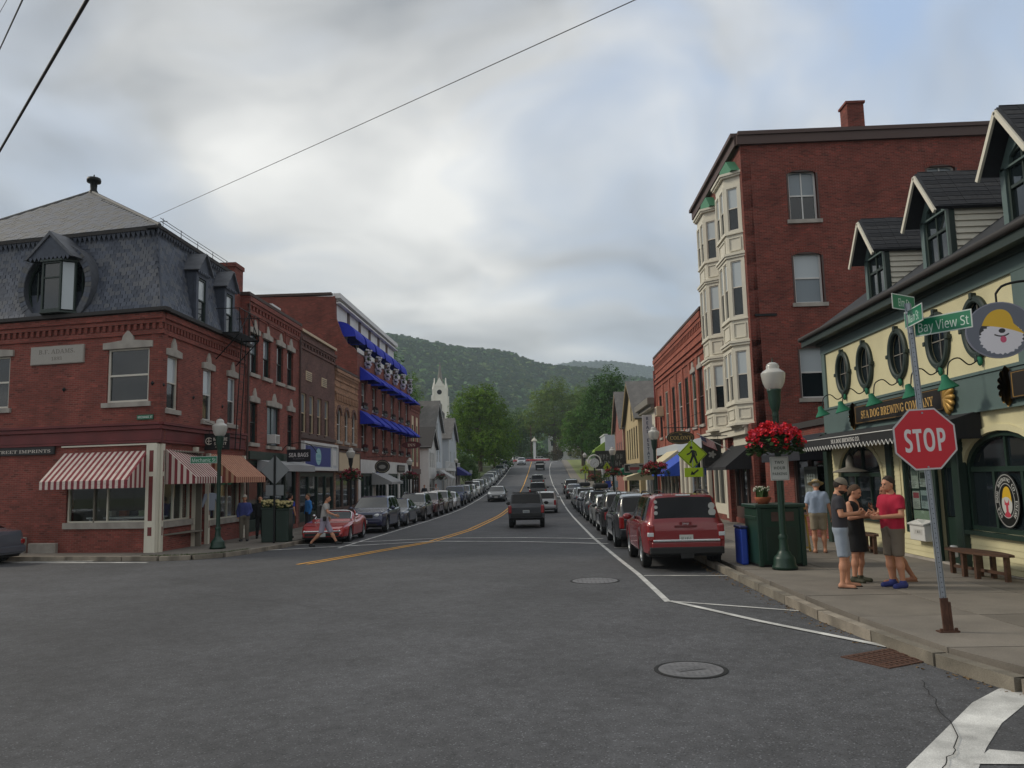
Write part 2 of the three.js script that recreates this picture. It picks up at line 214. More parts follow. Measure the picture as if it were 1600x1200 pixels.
// covers and drain
{
  const mk = (x, z, r, label, txt) => { const o = thing('manhole_cover', label, 'manhole cover', [x, gy(z), z]); put('rim', lathe([[r, 0], [r, 0.008], [r - 0.035, 0.011], [r - 0.05, 0.003]], 36), M.dark, o); put('lid', CY(r - 0.05, r - 0.05, 0.02, 36, 0, -0.001, 0), M.ironCover, o); const bs = []; for (let i = -5; i <= 5; i++) for (let j = -5; j <= 5; j++) if (Math.hypot(i, j) < 4.6 && (Math.abs(i) > 2 || Math.abs(j) > 1)) bs.push(B(0.03, 0.003, 0.03, i * r * 0.17, 0.0102, j * r * 0.17)); const st = put('stud_pattern', merge(bs), M.ironCover, o); st.userData.kind = 'stuff'; if (txt) { const t = canvasTex(256, 96, (c, w, h) => { c.fillStyle = '#5c5c5e'; c.fillRect(0, 0, w, h); c.fillStyle = '#313133'; c.fillRect(20, 16, w - 40, 6); c.fillRect(20, h - 22, w - 40, 6); for (let i = 0; i < 5; i++) { c.fillRect(34 + i * 40, 30, 8, 38); c.fillRect(34 + i * 40, 30 + (i % 3) * 14, 26, 8); } }); put('lettering', new THREE.PlaneGeometry(0.32, 0.12).rotateX(-Math.PI / 2).rotateY(0.35), std(0xffffff, 0.7, { map: t }), o, [0, 0.0145, 0]); } return o; };
  mk(1.52, -9.08, 0.4, 'round iron manhole cover in the near asphalt', true);
  mk(0.95, -17.0, 0.52, 'worn manhole cover farther out, nearly flush with the asphalt');
  const o = thing('storm_drain', 'rusty slotted storm drain grate beside the right kerb', 'drain', [3.85, gy(-9.5), -9.5], 0.5);
  put('frame', merge([B(0.86, 0.012, 0.05, 0, 0.006, 0.3), B(0.86, 0.012, 0.05, 0, 0.006, -0.3), B(0.05, 0.012, 0.55, 0.405, 0.006, 0), B(0.05, 0.012, 0.55, -0.405, 0.006, 0)]), M.rust, o);
  put('pit', B(0.76, 0.004, 0.55, 0, 0.003, 0), M.dark, o);
  for (let k = 0; k < 9; k++) put('bar', B(0.035, 0.012, 0.55, -0.34 + k * 0.085, 0.009, 0), M.rust, o);
  for (let k = 0; k < 3; k++) put('cross_bar', B(0.76, 0.01, 0.03, 0, 0.007, -0.15 + k * 0.15), M.rust, o);
}
// right-hand pavement: concrete slabs behind granite kerb stones
const KX = [[4, 14], [5.4, 11], [5.9, 8.2], [6.4, 6.3], [7.0, 5.2], [8.05, 4.55], [9.1, 4.3], [10.4, 4.15], [11.9, 4.0], [14.7, 3.95], [17, 3.95], [60, 4.0], [240, 4.1]];
const kerbX = (z) => interp(KX, -z);
function slabGeo(a, b, c, d, h = 0.1, top = 0.13) { // four corners [x,z] counter-clockwise from above, following the fall of the street
  const t = [a, b, c, d].map(p => [p[0], gy(p[1]) + top, p[1]]), u = t.map(p => [p[0], p[1] - h, p[2]]);
  return metric(quadGeo([[t[0], t[1], t[2], t[3]], [u[0], u[1], t[1], t[0]], [u[1], u[2], t[2], t[1]], [u[2], u[3], t[3], t[2]], [u[3], u[0], t[0], t[3]]]));
}
const kerbTones = [M.kerb, grainMat([132, 124, 112], 0.28, 157, 0.92, 1.4), grainMat([112, 106, 95], 0.3, 158, 0.92, 1.4)];
const concreteTones = [M.concrete, grainMat([106, 100, 92], 0.12, 155, 0.92, 3), grainMat([118, 112, 104], 0.13, 156, 0.92, 3)];
{
  const walk = new THREE.Group(); walk.name = 'pavement'; walk.userData = { kind: 'structure', label: 'concrete pavement on the right beside the green brewery' }; scene.add(walk);
  const r = rng(5); put('bed_concrete', merge([slabGeo([4.3, -62], [30, -62], [30, -4], [12, -4].map((v, i) => v), 0.3, 0.1)]), M.concrete, walk);
  const zs = [-4.6, -6.1, -7.6, -9.4, -11.4, -13.4, -15.4, -17.4, -19.4, -21.4, -23.4, -25.4, -27.4, -29.4, -31.4, -33.4, -37.4, -41.4, -47.4, -53.4, -60];
  for (let i = 0; i < zs.length - 1; i++) {
    const [z0, z1] = [zs[i], zs[i + 1]], e = 0.012;
    const c0 = kerbX(z0) + 0.17, c1 = kerbX(z1) + 0.17; const cuts = [0, 0.36, 0.72, 1];
    for (let k = 0; k < 3; k++) { const a0 = lerp(c0, Math.max(8.75, c0 + 1), cuts[k]) + e, b0 = lerp(c0, Math.max(8.75, c0 + 1), cuts[k + 1]) - e, a1 = lerp(c1, Math.max(8.75, c1 + 1), cuts[k]) + e, b1 = lerp(c1, Math.max(8.75, c1 + 1), cuts[k + 1]) - e; put('slab', slabGeo([a1, z1 + e], [a0, z0 - e], [b0, z0 - e], [b1, z1 + e].map(v => v), 0.1, 0.13 + (r() - 0.5) * 0.006), concreteTones[r() * 3 | 0], walk); }
  }
  const kerbRun = (pts, parent, side, seed) => { const q = rng(seed); for (let i = 0; i < pts.length - 1; i++) { const [a, b] = pts[i], [c, d] = pts[i + 1], dx = c - a, dz = d - b, l = Math.hypot(dx, dz), nx = -dz / l * side, nz = dx / l * side, g = 0.012, hh = 0.135 + q() * 0.008, w = 0.165; const A = [a + dx / l * g, b + dz / l * g], C = [c - dx / l * g, d - dz / l * g]; const I = 0.012 + q() * 0.012; const P = [[A, 0, -0.3], [A, 0, hh - I], [A, I, hh], [A, w, hh], [A, w, -0.3]], Qd = P.map(([, o, h]) => [C, o, h]); const W = ([p, o, h]) => [p[0] + nx * o, gy(p[1]) + h, p[1] + nz * o]; const quads = []; for (let k = 0; k < 4; k++) quads.push([W(P[k]), W(Qd[k]), W(Qd[k + 1]), W(P[k + 1])]); quads.push([W(P[0]), W(P[1]), W(P[3]), W(P[4])], [W(Qd[0]), W(Qd[1]), W(Qd[3]), W(Qd[4])]); put('kerb_stone', metric(quadGeo(quads)), kerbTones[q() * 3 | 0], parent); } };
  const kp = []; const zk = [-5.4, -5.9, -6.4, -7.0, -8.05, -9.1, -10.4, -11.9, -13.4, -14.9, -16.4, -18.2, -20, -22, -24, -26, -28, -30.5, -33, -36, -40, -45, -50, -60, -75, -90, -120, -150, -200]; zk.forEach(z => kp.push([kerbX(z), z])); kerbRun(kp, walk, -1, 3);
  const farw = struct('pavement', sheet(kerbX, 16, 6, ZS.filter(z => z <= -58), 0.13), M.concrete); farw.userData.label = 'pale pavement climbing the hill on the right';
  // left-hand pavement, round the corner shop and up the street
  const lw = new THREE.Group(); lw.name = 'pavement_002'; lw.userData = { kind: 'structure', label: 'concrete pavement round the corner shop on the left' }; scene.add(lw); used['pavement'] = 2;
  const LK = [[-40, -31.0], [-30, -28.4], [-23, -26.7], [-18, -25.45], [-15, -24.75], [-13, -24.3], [-11.8, -24.1], [-10.9, -24.25], [-10.25, -24.9], [-9.95, -26], [-9.75, -27.2], [-9.6, -28.6], [-9.55, -30]];
  kerbRun([...LK, ...[-33, -36, -39, -42, -46, -50, -55, -60, -70, -80, -100, -130, -160, -205].map(z => [-9.55, z])], lw, 1, 8);
  const sh = new THREE.ShapeGeometry(poly([...LK.map(([x, z]) => [x, -z]), [-13.5, 30], [-40, 34]])); sh.rotateX(-Math.PI / 2); { const p = sh.attributes.position; for (let i = 0; i < p.count; i++) p.setY(i, gy(p.getZ(i)) + 0.125); sh.computeVertexNormals(); } put('corner_surface', metric(sh), M.concrete, lw);
  const zl = [-30, -32, -34, -36, -38, -40, -43, -46, -50, -54, -58, -64, -70]; for (let i = 0; i < zl.length - 1; i++) for (let k = 0; k < 2; k++) { const a = -12.9 + k * 1.6 + 0.01, b = k ? -9.72 : -11.32; put('slab', slabGeo([a, zl[i + 1] + 0.012], [a, zl[i] - 0.012], [b, zl[i] - 0.012], [b, zl[i + 1] + 0.012], 0.1, 0.13), concreteTones[(i + k) % 3], lw); }
  const fl = struct('pavement', sheet(-18, -9.6, 4, ZS.filter(z => z <= -69), 0.12), M.concrete); fl.userData.label = 'narrow pavement running up the hill on the left';
  // grit, dead leaves and grass tufts that collected along the right kerb
  const gl = [], rr = rng(77); for (let i = 0; i < 900; i++) { const z = -7.6 - rr() * 13, x = kerbX(z) - Math.pow(rr(), 2) * 0.4 - 0.01, s = 0.006 + rr() * 0.018; gl.push(new THREE.TetrahedronGeometry(s).rotateX(rr() * 6).rotateY(rr() * 6).scale(1.4, 0.5, 1).translate(x, gy(z) + s * 0.3, z)); }
  const gm = tag(put('gutter_grit', merge(gl), grainMat([112, 92, 66], 0.4, 160, 0.95, 0.3)), 'brown grit and leaf litter lying along the right kerb', 'litter'); gm.userData.kind = 'stuff';
  const tf = []; const blade = (x, y, z, h, a) => { const w = 0.006; const g = new THREE.BufferGeometry(); g.setAttribute('position', new THREE.Float32BufferAttribute([-w, 0, 0, w, 0, 0, (rr() - 0.5) * h, h, (rr() - 0.5) * h], 3)); g.setAttribute('uv', new THREE.Float32BufferAttribute([0, 0, 1, 0, 0.5, 1], 2)); g.computeVertexNormals(); return g.rotateY(a).translate(x, y, z); };
  for (let i = 0; i < 1500; i++) { const z = -24.15 - rr() * 2.4, t = fbm(z * 3, 2, 3, 9); const path = [[0, -12.4], [0.35, -11.3], [0.6, -10.5], [0.8, -10.15], [1, -9.9]], pz = [[0, -24.15], [0.35, -24.2], [0.6, -24.6], [0.8, -25.2], [1, -26.3]], u = rr(), x = interp(path, u) - 0.03 + (rr() - 0.5) * 0.16, zz = interp(pz, u) - 0.08 + (rr() - 0.5) * 0.16; tf.push(blade(x, gy(zz) + 0.11, zz, 0.03 + rr() * 0.06, rr() * 6)); }
  const gt = tag(put('grass_tufts', merge(tf), std(0x3c4a22, 0.9)), 'weeds growing on the kerb by the left lamp post', 'grass'); gt.userData.kind = 'stuff';
}

// ---------- building kit ----------
// a wall frame: origin and yaw; local x runs along the wall to the right as seen from outside, local z points outward
const frame = (o, yaw) => ({ o, yaw });
function place(m, F, u, y, w = 0, ry = 0) { const c = Math.cos(F.yaw), s = Math.sin(F.yaw); m.position.set(F.o[0] + u * c + w * s, F.o[1] + y, F.o[2] - u * s + w * c); m.rotation.y = F.yaw + ry; return m; }
function part(name, geo, mat, parent, F, u = 0, y = 0, w = 0) { const m = put(name, geo, mat, parent); return F ? place(m, F, u, y, w) : m; }
function holePath(h) { const p = new THREE.Path(); if (h.oval) { p.absellipse(h.u, h.y + h.h / 2, h.w / 2, h.h / 2, 0, Math.PI * 2, true); return p; } const a = h.u - h.w / 2, b = h.u + h.w / 2, y0 = h.y, y1 = h.y + h.h; p.moveTo(a, y0); if (h.arch) { const r = h.arch; p.lineTo(a, y1 - r); for (let i = 1; i < 12; i++) { const t = Math.PI * (1 - i / 12); p.lineTo(h.u + Math.cos(t) * h.w / 2, y1 - r + Math.sin(t) * r); } p.lineTo(b, y1 - r); } else { p.lineTo(a, y1); p.lineTo(b, y1); } p.lineTo(b, y0); p.closePath(); return p; }
function wallGeo(outline, t, holes = []) { const s = poly(outline); s.holes = holes.map(holePath); return metric(ext(s, t, 0, 28).translate(0, 0, -t)); }
const rect = (u0, y0, u1, y1) => [[u0, y0], [u1, y0], [u1, y1], [u0, y1]];
const paneBlind = new THREE.MeshPhysicalMaterial({ color: 0xa9b2b6, roughness: 0.6, clearcoat: 1, clearcoatRoughness: 0.03, side: THREE.DoubleSide });
const paneCurtain = new THREE.MeshPhysicalMaterial({ color: 0x69767e, roughness: 0.6, clearcoat: 1, clearcoatRoughness: 0.03, side: THREE.DoubleSide });
const paneMat = { dark: M.paneDark, blind: paneBlind, curtain: paneCurtain };
const cacheG = {}; const memo = (k, f) => cacheG[k] || (cacheG[k] = f());
// sash window; origin at the middle of the opening's foot on the outer wall face
function win(parent, F, u, y, w, h, o = {}) {
  const fm = o.frame || M.frameLight, d = -(o.set ?? 0.1), b = o.bar ?? 0.055, key = [w, h, d, b, o.arch || 0, o.split ?? 0.5, o.mull || 0].map(v => v.toFixed(3)).join();
  const split = o.split ?? 0.5;
  const fg = memo('wf' + key, () => { const L = []; if (o.arch) { const sh = new THREE.Shape(holePath({ u: 0, y: 0, w, h, arch: o.arch }).getPoints(6)), inn = holePath({ u: 0, y: b, w: w - 2 * b, h: h - 2 * b, arch: Math.max(0.02, o.arch - b * 0.6) }); sh.holes.push(inn); L.push(ext(sh, 0.09).translate(0, 0, d - 0.045)); } else L.push(B(w, b, 0.09, 0, b / 2, d), B(w, b, 0.09, 0, h - b / 2, d), B(b, h - 2 * b, 0.09, -w / 2 + b / 2, h / 2, d), B(b, h - 2 * b, 0.09, w / 2 - b / 2, h / 2, d)); if (split) L.push(B(w - 2 * b, b * 0.85, 0.07, 0, h * split, d)); if (o.mull) L.push(B(b * 0.7, h - 2 * b, 0.06, 0, h / 2, d + 0.002)); return merge(L); });
  const m = part('window', fg, fm, parent, F, u, y);
  const pane = (y0, y1, mat, z, top) => { const hh = y1 - y0; put('pane', memo('wp' + [w, hh, z, top && o.arch].join(), () => top && o.arch ? ext(new THREE.Shape(holePath({ u: 0, y: -hh / 2, w: w - b, h: hh, arch: o.arch }).getPoints(6)), 0.008).translate(0, 0, z) : B(w - b, hh, 0.008, 0, 0, z)), mat, m, [0, (y0 + y1) / 2, 0]); };
  const pu = paneMat[o.up || 'dark'], pl = paneMat[o.low || 'dark'];
  if (split) { pane(b * 0.5, h * split, pl, d - 0.018); pane(h * split, h - b * 0.5, pu, d - 0.004, true); } else pane(b * 0.5, h - b * 0.5, pu, d - 0.01, true);
  if (o.sill) put('sill', memo('ws' + w, () => metric(B(w + 0.28, 0.16, 0.3, 0, -0.08, -0.06))), o.sillMat || M.granite, m);
  if (o.lintel === 'point') put('lintel', memo('wl' + w, () => { const a = w / 2 + 0.16, t = Math.min(0.24, w * 0.2); return metric(ext(poly([[-a, -0.02], [a, -0.02], [a, 0.2], [t, 0.26], [t * 0.8, 0.42], [0, 0.62], [-t * 0.8, 0.42], [-t, 0.26], [-a, 0.2]]), 0.14, 0.012).translate(0, h, -0.06)); }), M.granite, m);
  if (o.lintel === 'flat') put('lintel', memo('wg' + w, () => metric(B(w + 0.24, 0.2, 0.2, 0, h + 0.1, -0.04))), o.sillMat || M.granite, m);
  if (o.hood) put('hood_mould', memo('wh' + w + o.arch, () => { const P = [], Q = []; for (let i = 0; i <= 14; i++) { const t = Math.PI * (1 - i / 14); P.push([Math.cos(t) * (w / 2 + 0.17), h - o.arch + Math.sin(t) * (o.arch + 0.17)]); Q.unshift([Math.cos(t) * (w / 2 + 0.005), h - o.arch + Math.sin(t) * (o.arch + 0.005)]); } return metric(ext(poly([...P, ...Q]), 0.07).translate(0, 0, -0.01)); }), o.hood, m);
  if (o.box) { put('planter_box', RB(w + 0.1, 0.2, 0.2, 0.02, 0, -0.02, 0.1), M.black, m); const L = [], r = rng(1 + Math.abs(u * 100 | 0)); for (let i = 0; i < 60; i++) L.push(new THREE.IcosahedronGeometry(0.03 + r() * 0.04, 0).translate((r() - 0.5) * w, 0.12 + r() * 0.16, 0.06 + r() * 0.12)); put('planter_flowers', merge(L), o.box, m); }
  return m;
}
// four-sided masonry shell: street wall with openings, plain side and back walls, flat roof, parapet coping
function shell(b, mat, F, len, y0, y1, depth, holes, extra = {}) {
  part('wall', wallGeo(rect(0, y0, len, y1), 0.35, holes), mat, b, F);
  const side = extra.sideMat || mat;
  part('side_wall', metric(B(0.34, y1 - y0 - 0.004, depth - 0.35, 0.17, (y0 + y1) / 2, -0.352 - (depth - 0.35) / 2)), side, b, F);
  part('side_wall', metric(B(0.34, y1 - y0 - 0.004, depth - 0.35, len - 0.17, (y0 + y1) / 2, -0.352 - (depth - 0.35) / 2)), side, b, F);
  part('back_wall', metric(B(len - 0.7, y1 - y0 - 0.01, 0.3, len / 2, (y0 + y1) / 2, -depth + 0.15)), side, b, F);
  part('roof', B(len - 0.69, 0.2, depth - 0.7, len / 2, y1 - 0.5, -depth / 2), M.roofGrey, b, F);
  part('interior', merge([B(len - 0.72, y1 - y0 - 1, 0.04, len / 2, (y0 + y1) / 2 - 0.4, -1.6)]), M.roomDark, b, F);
  if (extra.coping) part('coping', metric(merge([B(len + 0.1, 0.14, 0.5, len / 2, y1 + 0.07, -0.12), B(0.5, 0.14, depth - 0.4, 0.2, y1 + 0.07, -0.38 - (depth - 0.4) / 2)])), extra.coping, b, F);
}
// corbelled brick cornice: stepped courses and a row of brick dentils
function corbel(b, mat, F, u0, u1, y, h = 0.6, pitch = 0.3) {
  const L = [B(u1 - u0, h * 0.22, 0.06, (u0 + u1) / 2, y + h * 0.11, 0.028), B(u1 - u0, h * 0.2, 0.1, (u0 + u1) / 2, y + h * 0.62, 0.048), B(u1 - u0, h * 0.28, 0.16, (u0 + u1) / 2, y + h * 0.86, 0.078)];
  part('cornice', metric(merge(L)), mat, b, F);
  const D = memo('dent' + h + pitch, () => metric(B(pitch * 0.45, h * 0.28, 0.085, 0, h * 0.37, 0.04))); const n = Math.min(120, Math.floor((u1 - u0) / pitch)); for (let i = 0; i < n; i++) part('dentil', D, mat, b, F, u0 + (i + 0.5) * (u1 - u0) / n, y);
}
function stripeTex(cols, n, seed) { return canvasTex(1024, 64, (c, w, h) => { for (let i = 0; i < n; i++) { c.fillStyle = cols[i % cols.length]; c.fillRect(Math.round(i * w / n), 0, Math.ceil(w / n) + 1, h); } const r = rng(seed); for (let i = 0; i < 900; i++) { c.fillStyle = r() < 0.5 ? 'rgba(30,20,15,0.05)' : 'rgba(255,250,240,0.04)'; c.fillRect(r() * w, r() * h, 2 + r() * 30, 1 + r() * 8); } }); }
// sloped shop awning on a wall frame from u0 to u1, fixed at yTop, front edge at yLow, out metres from the wall
function awning(label, F, u0, u1, yTop, yLow, out, valance, mat, o = {}) {
  const L = u1 - u0, a = thing(o.name || 'awning', label, 'awning', [0, 0, 0], 0, o.group); place(a, F, u0, yTop, 0.02); const dy = yLow - yTop, e = o.flare ?? 0;
  const top = [[0, 0, 0], [L, 0, 0], [L + e, dy, out], [-e, dy, out]];
  put('canopy', quadGeo([[top[3], top[2], top[1], top[0]]]), mat, a);
  const N = o.scallop ? Math.round(L / 0.22) : 1, Q = []; if (o.scallop) { for (let i = 0; i < N; i++) { const x0 = -e + (L + 2 * e) * i / N, x1 = -e + (L + 2 * e) * (i + 1) / N, xm = (x0 + x1) / 2, v = valance; Q.push([[x0, dy - v * 0.62, out], [xm, dy - v, out], [xm, dy, out], [x0, dy, out]], [[xm, dy - v, out], [x1, dy - v * 0.62, out], [x1, dy, out], [xm, dy, out]]); } } else Q.push([[-e, dy - valance, out], [L + e, dy - valance, out], [L + e, dy, out], [-e, dy, out]]);
  const vg = quadGeo(Q); { const p = vg.attributes.position, uv = vg.attributes.uv; for (let i = 0; i < p.count; i++) uv.setXY(i, (p.getX(i) + e) / (L + 2 * e), (p.getY(i) - dy + valance) / valance); } put('valance', vg, mat, a);
  if (o.sides !== false) for (const x of [0, L]) { const xe = x ? L + e : -e, k = L ? out / L : 1; const g = quadGeo([[[x, dy - valance, 0], [xe, dy - valance, out], [xe, dy, out], [x, 0, 0]]]); const p = g.attributes.position, uv = g.attributes.uv; for (let i = 0; i < p.count; i++) uv.setXY(i, p.getZ(i) / L, 0.5); put('side_panel', g, mat, a); }
  put('frame', merge([bar([-e, dy - 0.02, out - 0.02], [L + e, dy - 0.02, out - 0.02], 0.016), ...[0.02, L / 2, L - 0.02].map(x => bar([x, dy - 0.04, 0], [x, dy - 0.04, out - 0.02], 0.014))]), M.iron, a);
  if (o.trim) { const P = []; P.push(bar([-e, dy + 0.012, out + 0.004], [L + e, dy + 0.012, out + 0.004], 0.012)); if (o.scallop) for (let i = 0; i < N; i++) { const x0 = -e + (L + 2 * e) * i / N, x1 = -e + (L + 2 * e) * (i + 1) / N, xm = (x0 + x1) / 2, v = valance; P.push(bar([x0, dy - v * 0.62, out + 0.004], [xm, dy - v, out + 0.004], 0.011, 5), bar([xm, dy - v, out + 0.004], [x1, dy - v * 0.62, out + 0.004], 0.011, 5)); } put('piping', merge(P), o.trim, a); }
  return a;
}
function sign(name, label, w, h, t, draw, F, u, y, out, o = {}) { // flat board with a printed face; origin at its middle
  const s = thing(name, label, 'sign'); place(s, F, u, y, out, o.turn || 0);
  const tex = canvasTex(o.px || Math.min(1024, Math.round(256 * w / h)), 256, draw);
  put('board', o.oval ? new THREE.CylinderGeometry(0.5, 0.5, t, 36).rotateX(Math.PI / 2).scale(w, h, 1) : RB(w, h, t, Math.min(0.012, t * 0.3)), o.mat || M.black, s);
  const fg = o.oval ? new THREE.CircleGeometry(0.5, 36).scale(w * 0.96, h * 0.96, 1) : new THREE.PlaneGeometry(w * 0.98, h * 0.96);
  const fm = std(0xffffff, o.rough ?? 0.55, { map: tex }); put('face', fg, fm, s, [0, 0, t / 2 + 0.003]); if (o.both) put('face', fg, fm, s, [0, 0, -t / 2 - 0.003], [0, Math.PI, 0]);
  return s;
}
const dabs = (c, x, y, w, h, n, col) => { c.fillStyle = col; const r = rng(n * 7 + (x | 0)); for (let i = 0; i < n; i++) { const a = x - w / 2 + (i + 0.2) * w / n, q = w / n * 0.22; c.fillRect(a, y - h / 2, q, h); c.fillRect(a, y - h / 2 + r() * h * 0.7, w / n * 0.6, h * 0.2); if (r() < 0.6) c.fillRect(a + w / n * 0.42, y - h / 2 + r() * h * 0.3, q, h * 0.7); } }; // lettering too small to read
const txt = (c, s, x, y, f, col, al = 'center', mw) => { c.font = f; c.fillStyle = col; c.textAlign = al; c.textBaseline = 'middle'; c.fillText(s, x, y, mw); };

// ---------- left side: the corner shop with a slate mansard ----------
const adams = thing('corner_shop_building', 'red brick corner building with slate mansard roof on the left', 'building', [-12.8, 0, -25.8]);
const FA = frame([0, 0, 0], -0.1814), FS = frame([0, 0, 0], Math.PI / 2); // front and street sides, relative to the building
const FAw = frame([-12.8, 0, -25.8], -0.1814), FSw = frame([-12.8, 0, -25.8], Math.PI / 2);
{
  const b = adams, br = M.brickAdams;
  // a panel of clapboard-free brick with real openings; the ground floor is set out for shop windows
  part('wall', wallGeo(rect(-14, -1, 0, 8.0), 0.35, [{ u: -1.25, y: 4.95, w: 1.62, h: 1.85 }, { u: -6.85, y: 4.95, w: 1.62, h: 1.85 }, { u: -1.92, y: 0.92, w: 3.15, h: 2.3 }]), br, b, FA);
  part('wall', wallGeo(rect(0.02, -1, 7.5, 8.0), 0.35, [{ u: 0.85, y: 4.72, w: 0.86, h: 1.85 }, { u: 3.72, y: 4.55, w: 0.8, h: 1.95 }, { u: 6.05, y: 4.55, w: 0.8, h: 1.9 }, { u: 1.5, y: 0.9, w: 2.15, h: 2.3 }, { u: 3.22, y: 0.02, w: 0.95, h: 3.2 }, { u: 5.5, y: 0.75, w: 3.3, h: 2.45 }]), br, b, FS);
  win(b, FA, -1.25, 4.95, 1.62, 1.85, { frame: M.frameLight, sill: 1, lintel: 'point', bar: 0.075 }); win(b, FA, -6.85, 4.95, 1.62, 1.85, { sill: 1, lintel: 'point', bar: 0.075 });
  win(b, FS, 0.85, 4.72, 0.86, 1.85, { sill: 1, lintel: 'point', up: 'blind' }); win(b, FS, 3.72, 4.55, 0.8, 1.95, { sill: 1, lintel: 'point', frame: M.frameWhite, up: 'blind' }); win(b, FS, 6.05, 4.55, 0.8, 1.9, { sill: 1, lintel: 'point', frame: M.frameWhite, up: 'curtain' });
  // moulded belt course, brick cornice and gutter on both sides
  for (const [F, a, c] of [[FA, -14, 0.13], [FS, 0.0, 7.45]]) {
    part('belt_course', metric(merge([B(c - a, 0.08, 0.17, (a + c) / 2, 4.2, 0.083), B(c - a, 0.12, 0.12, (a + c) / 2, 4.08, 0.058), B(c - a, 0.34, 0.05, (a + c) / 2, 3.82, 0.023), B(c - a, 0.07, 0.11, (a + c) / 2, 3.6, 0.053)])), M.maroon, b, F);
    corbel(b, br, F, a, c, 7.22, 0.72, 0.24);
    part('gutter', merge([B(c - a + 0.2, 0.12, 0.32, (a + c) / 2 + 0.1, 8.03, 0.12)]), M.roofDark, b, F);
  }
  // shop front
  const mkShop = (F, u0, u1, y0, y1, mull, sill) => { const m = part('shop_window', merge([B(u1 - u0, 0.07, 0.1, (u0 + u1) / 2, y0 + 0.035, -0.12), B(u1 - u0, 0.07, 0.1, (u0 + u1) / 2, y1 - 0.035, -0.12), B(0.06, y1 - y0 - 0.14, 0.1, u0 + 0.03, (y0 + y1) / 2, -0.12), B(0.06, y1 - y0 - 0.14, 0.1, u1 - 0.03, (y0 + y1) / 2, -0.12), ...mull.map(u => B(0.05, y1 - y0 - 0.14, 0.08, u, (y0 + y1) / 2, -0.12))]), M.cream, b, F); const e = [u0, ...mull, u1]; for (let i = 0; i < e.length - 1; i++) put('pane', B(e[i + 1] - e[i] - 0.05, y1 - y0 - 0.1, 0.006, (e[i] + e[i + 1]) / 2, (y0 + y1) / 2, -0.125), M.paneClear, m); if (sill) put('sill', metric(B(u1 - u0 + 0.1, 0.2, 0.22, (u0 + u1) / 2, y0 - 0.08, -0.02)), M.granite, m); };
  mkShop(FA, -3.49, -0.35, 0.94, 3.2, [-1.95], true); mkShop(FS, 0.43, 2.57, 0.92, 3.19, [1.35, 2.0], true); mkShop(FS, 3.86, 7.14, 0.77, 3.19, [4.9, 6.0], true);
  const door = part('shop_door', merge([B(0.12, 2.3, 0.06, -0.4, 1.17, -0.2), B(0.12, 2.3, 0.06, 0.4, 1.17, -0.2), B(0.92, 0.3, 0.06, 0, 0.17, -0.2), B(0.92, 0.12, 0.06, 0, 2.26, -0.2)]), M.maroon, b, FS, 3.22, 0.02); put('pane', B(0.7, 1.92, 0.008, 0, 1.26, -0.2), M.paneDark, door); put('transom', B(0.92, 0.8, 0.01, 0, 2.76, -0.2), M.paneDark, door); put('handle', bar([0.33, 0.95, -0.14], [0.33, 1.3, -0.14], 0.014), M.gold, door);
  // cream and maroon posts
  const post = (F, u, w, y0, y1) => { const m = part('post', merge([B(w, y1 - y0, 0.16, 0, (y1 + y0) / 2, 0.06)]), M.cream, b, F, u, 0); for (const [a, c] of [[0.52, 0.80], [1.0, 2.45], [2.6, 3.3]]) if (c < y1) put('inset_panel', B(w * 0.38, c - a, 0.02, -0.0, (a + c) / 2, 0.135), M.maroon, m); };
  post(FA, -0.14, 0.4, -0.1, 3.52); post(FS, 0.12, 0.16, -0.1, 3.52); post(FS, 2.68, 0.2, -0.1, 3.5); post(FS, 3.78, 0.16, -0.1, 3.3); post(FS, 7.28, 0.18, -0.2, 3.3);
  part('fascia', merge([B(3.7, 0.05, 0.09, -1.85, 3.52, 0.042)]), M.cream, b, FA);
  for (const [u, w, h] of [[-4.3, 1.1, 0.42], [-5.5, 1.0, 0.62], [-6.6, 1.0, 0.62]]) part('foundation_stone', metric(RB(w, h, 0.14, 0.02, 0, h / 2 - 0.12, 0.05)), M.granite, b, FA, u, 0);
  const tt = canvasTex(512, 160, (c, w, h) => { c.fillStyle = '#a39e97'; c.fillRect(0, 0, w, h); const r = rng(3); for (let i = 0; i < 3000; i++) { c.fillStyle = `rgba(${r() < 0.5 ? '60,55,50' : '230,225,215'},0.08)`; c.fillRect(r() * w, r() * h, 3, 3); } txt(c, 'B.F. ADAMS.', w / 2, 48, 'bold 58px serif', '#77726b'); txt(c, '1893', w / 2, 116, 'bold 48px serif', '#77726b'); });
  const ds = part('date_stone', metric(RB(2.16, 0.64, 0.1, 0.012)), M.granite, b, FA, -4.06, 6.72, 0.02); put('inscription', new THREE.PlaneGeometry(2.1, 0.58), std(0xffffff, 0.9, { map: tt }), ds, [0, 0, 0.054]);
  // wall anchors
  for (const [F, u, y] of [[FA, -3.75, 5.5], [FA, -0.28, 5.55], [FS, 0.2, 5.5], [FS, 2.5, 5.3], [FS, 5.1, 5.2]]) part('wall_anchor', new THREE.OctahedronGeometry(0.09).scale(1, 1, 0.4), M.iron, b, F, u, y, 0.03);
  // interior rooms behind the shop glass
  part('shop_interior', merge([B(3.7, 3.3, 0.05, -1.95, 1.6, -2.6), B(3.7, 0.05, 2.3, -1.95, 3.3, -1.55), B(3.7, 0.05, 2.3, -1.95, 0.5, -1.55), B(0.05, 3.3, 2.3, -3.8, 1.6, -1.55)]), M.room, b, FA);
  part('shop_interior', merge([B(7.0, 3.3, 0.05, 4.0, 1.6, -2.4), B(7.0, 0.05, 2.0, 4.0, 3.3, -1.4), B(7.0, 0.05, 2.0, 4.0, 0.3, -1.4), B(0.05, 3.3, 2.0, 7.3, 1.6, -1.4)]), M.room, b, FS);
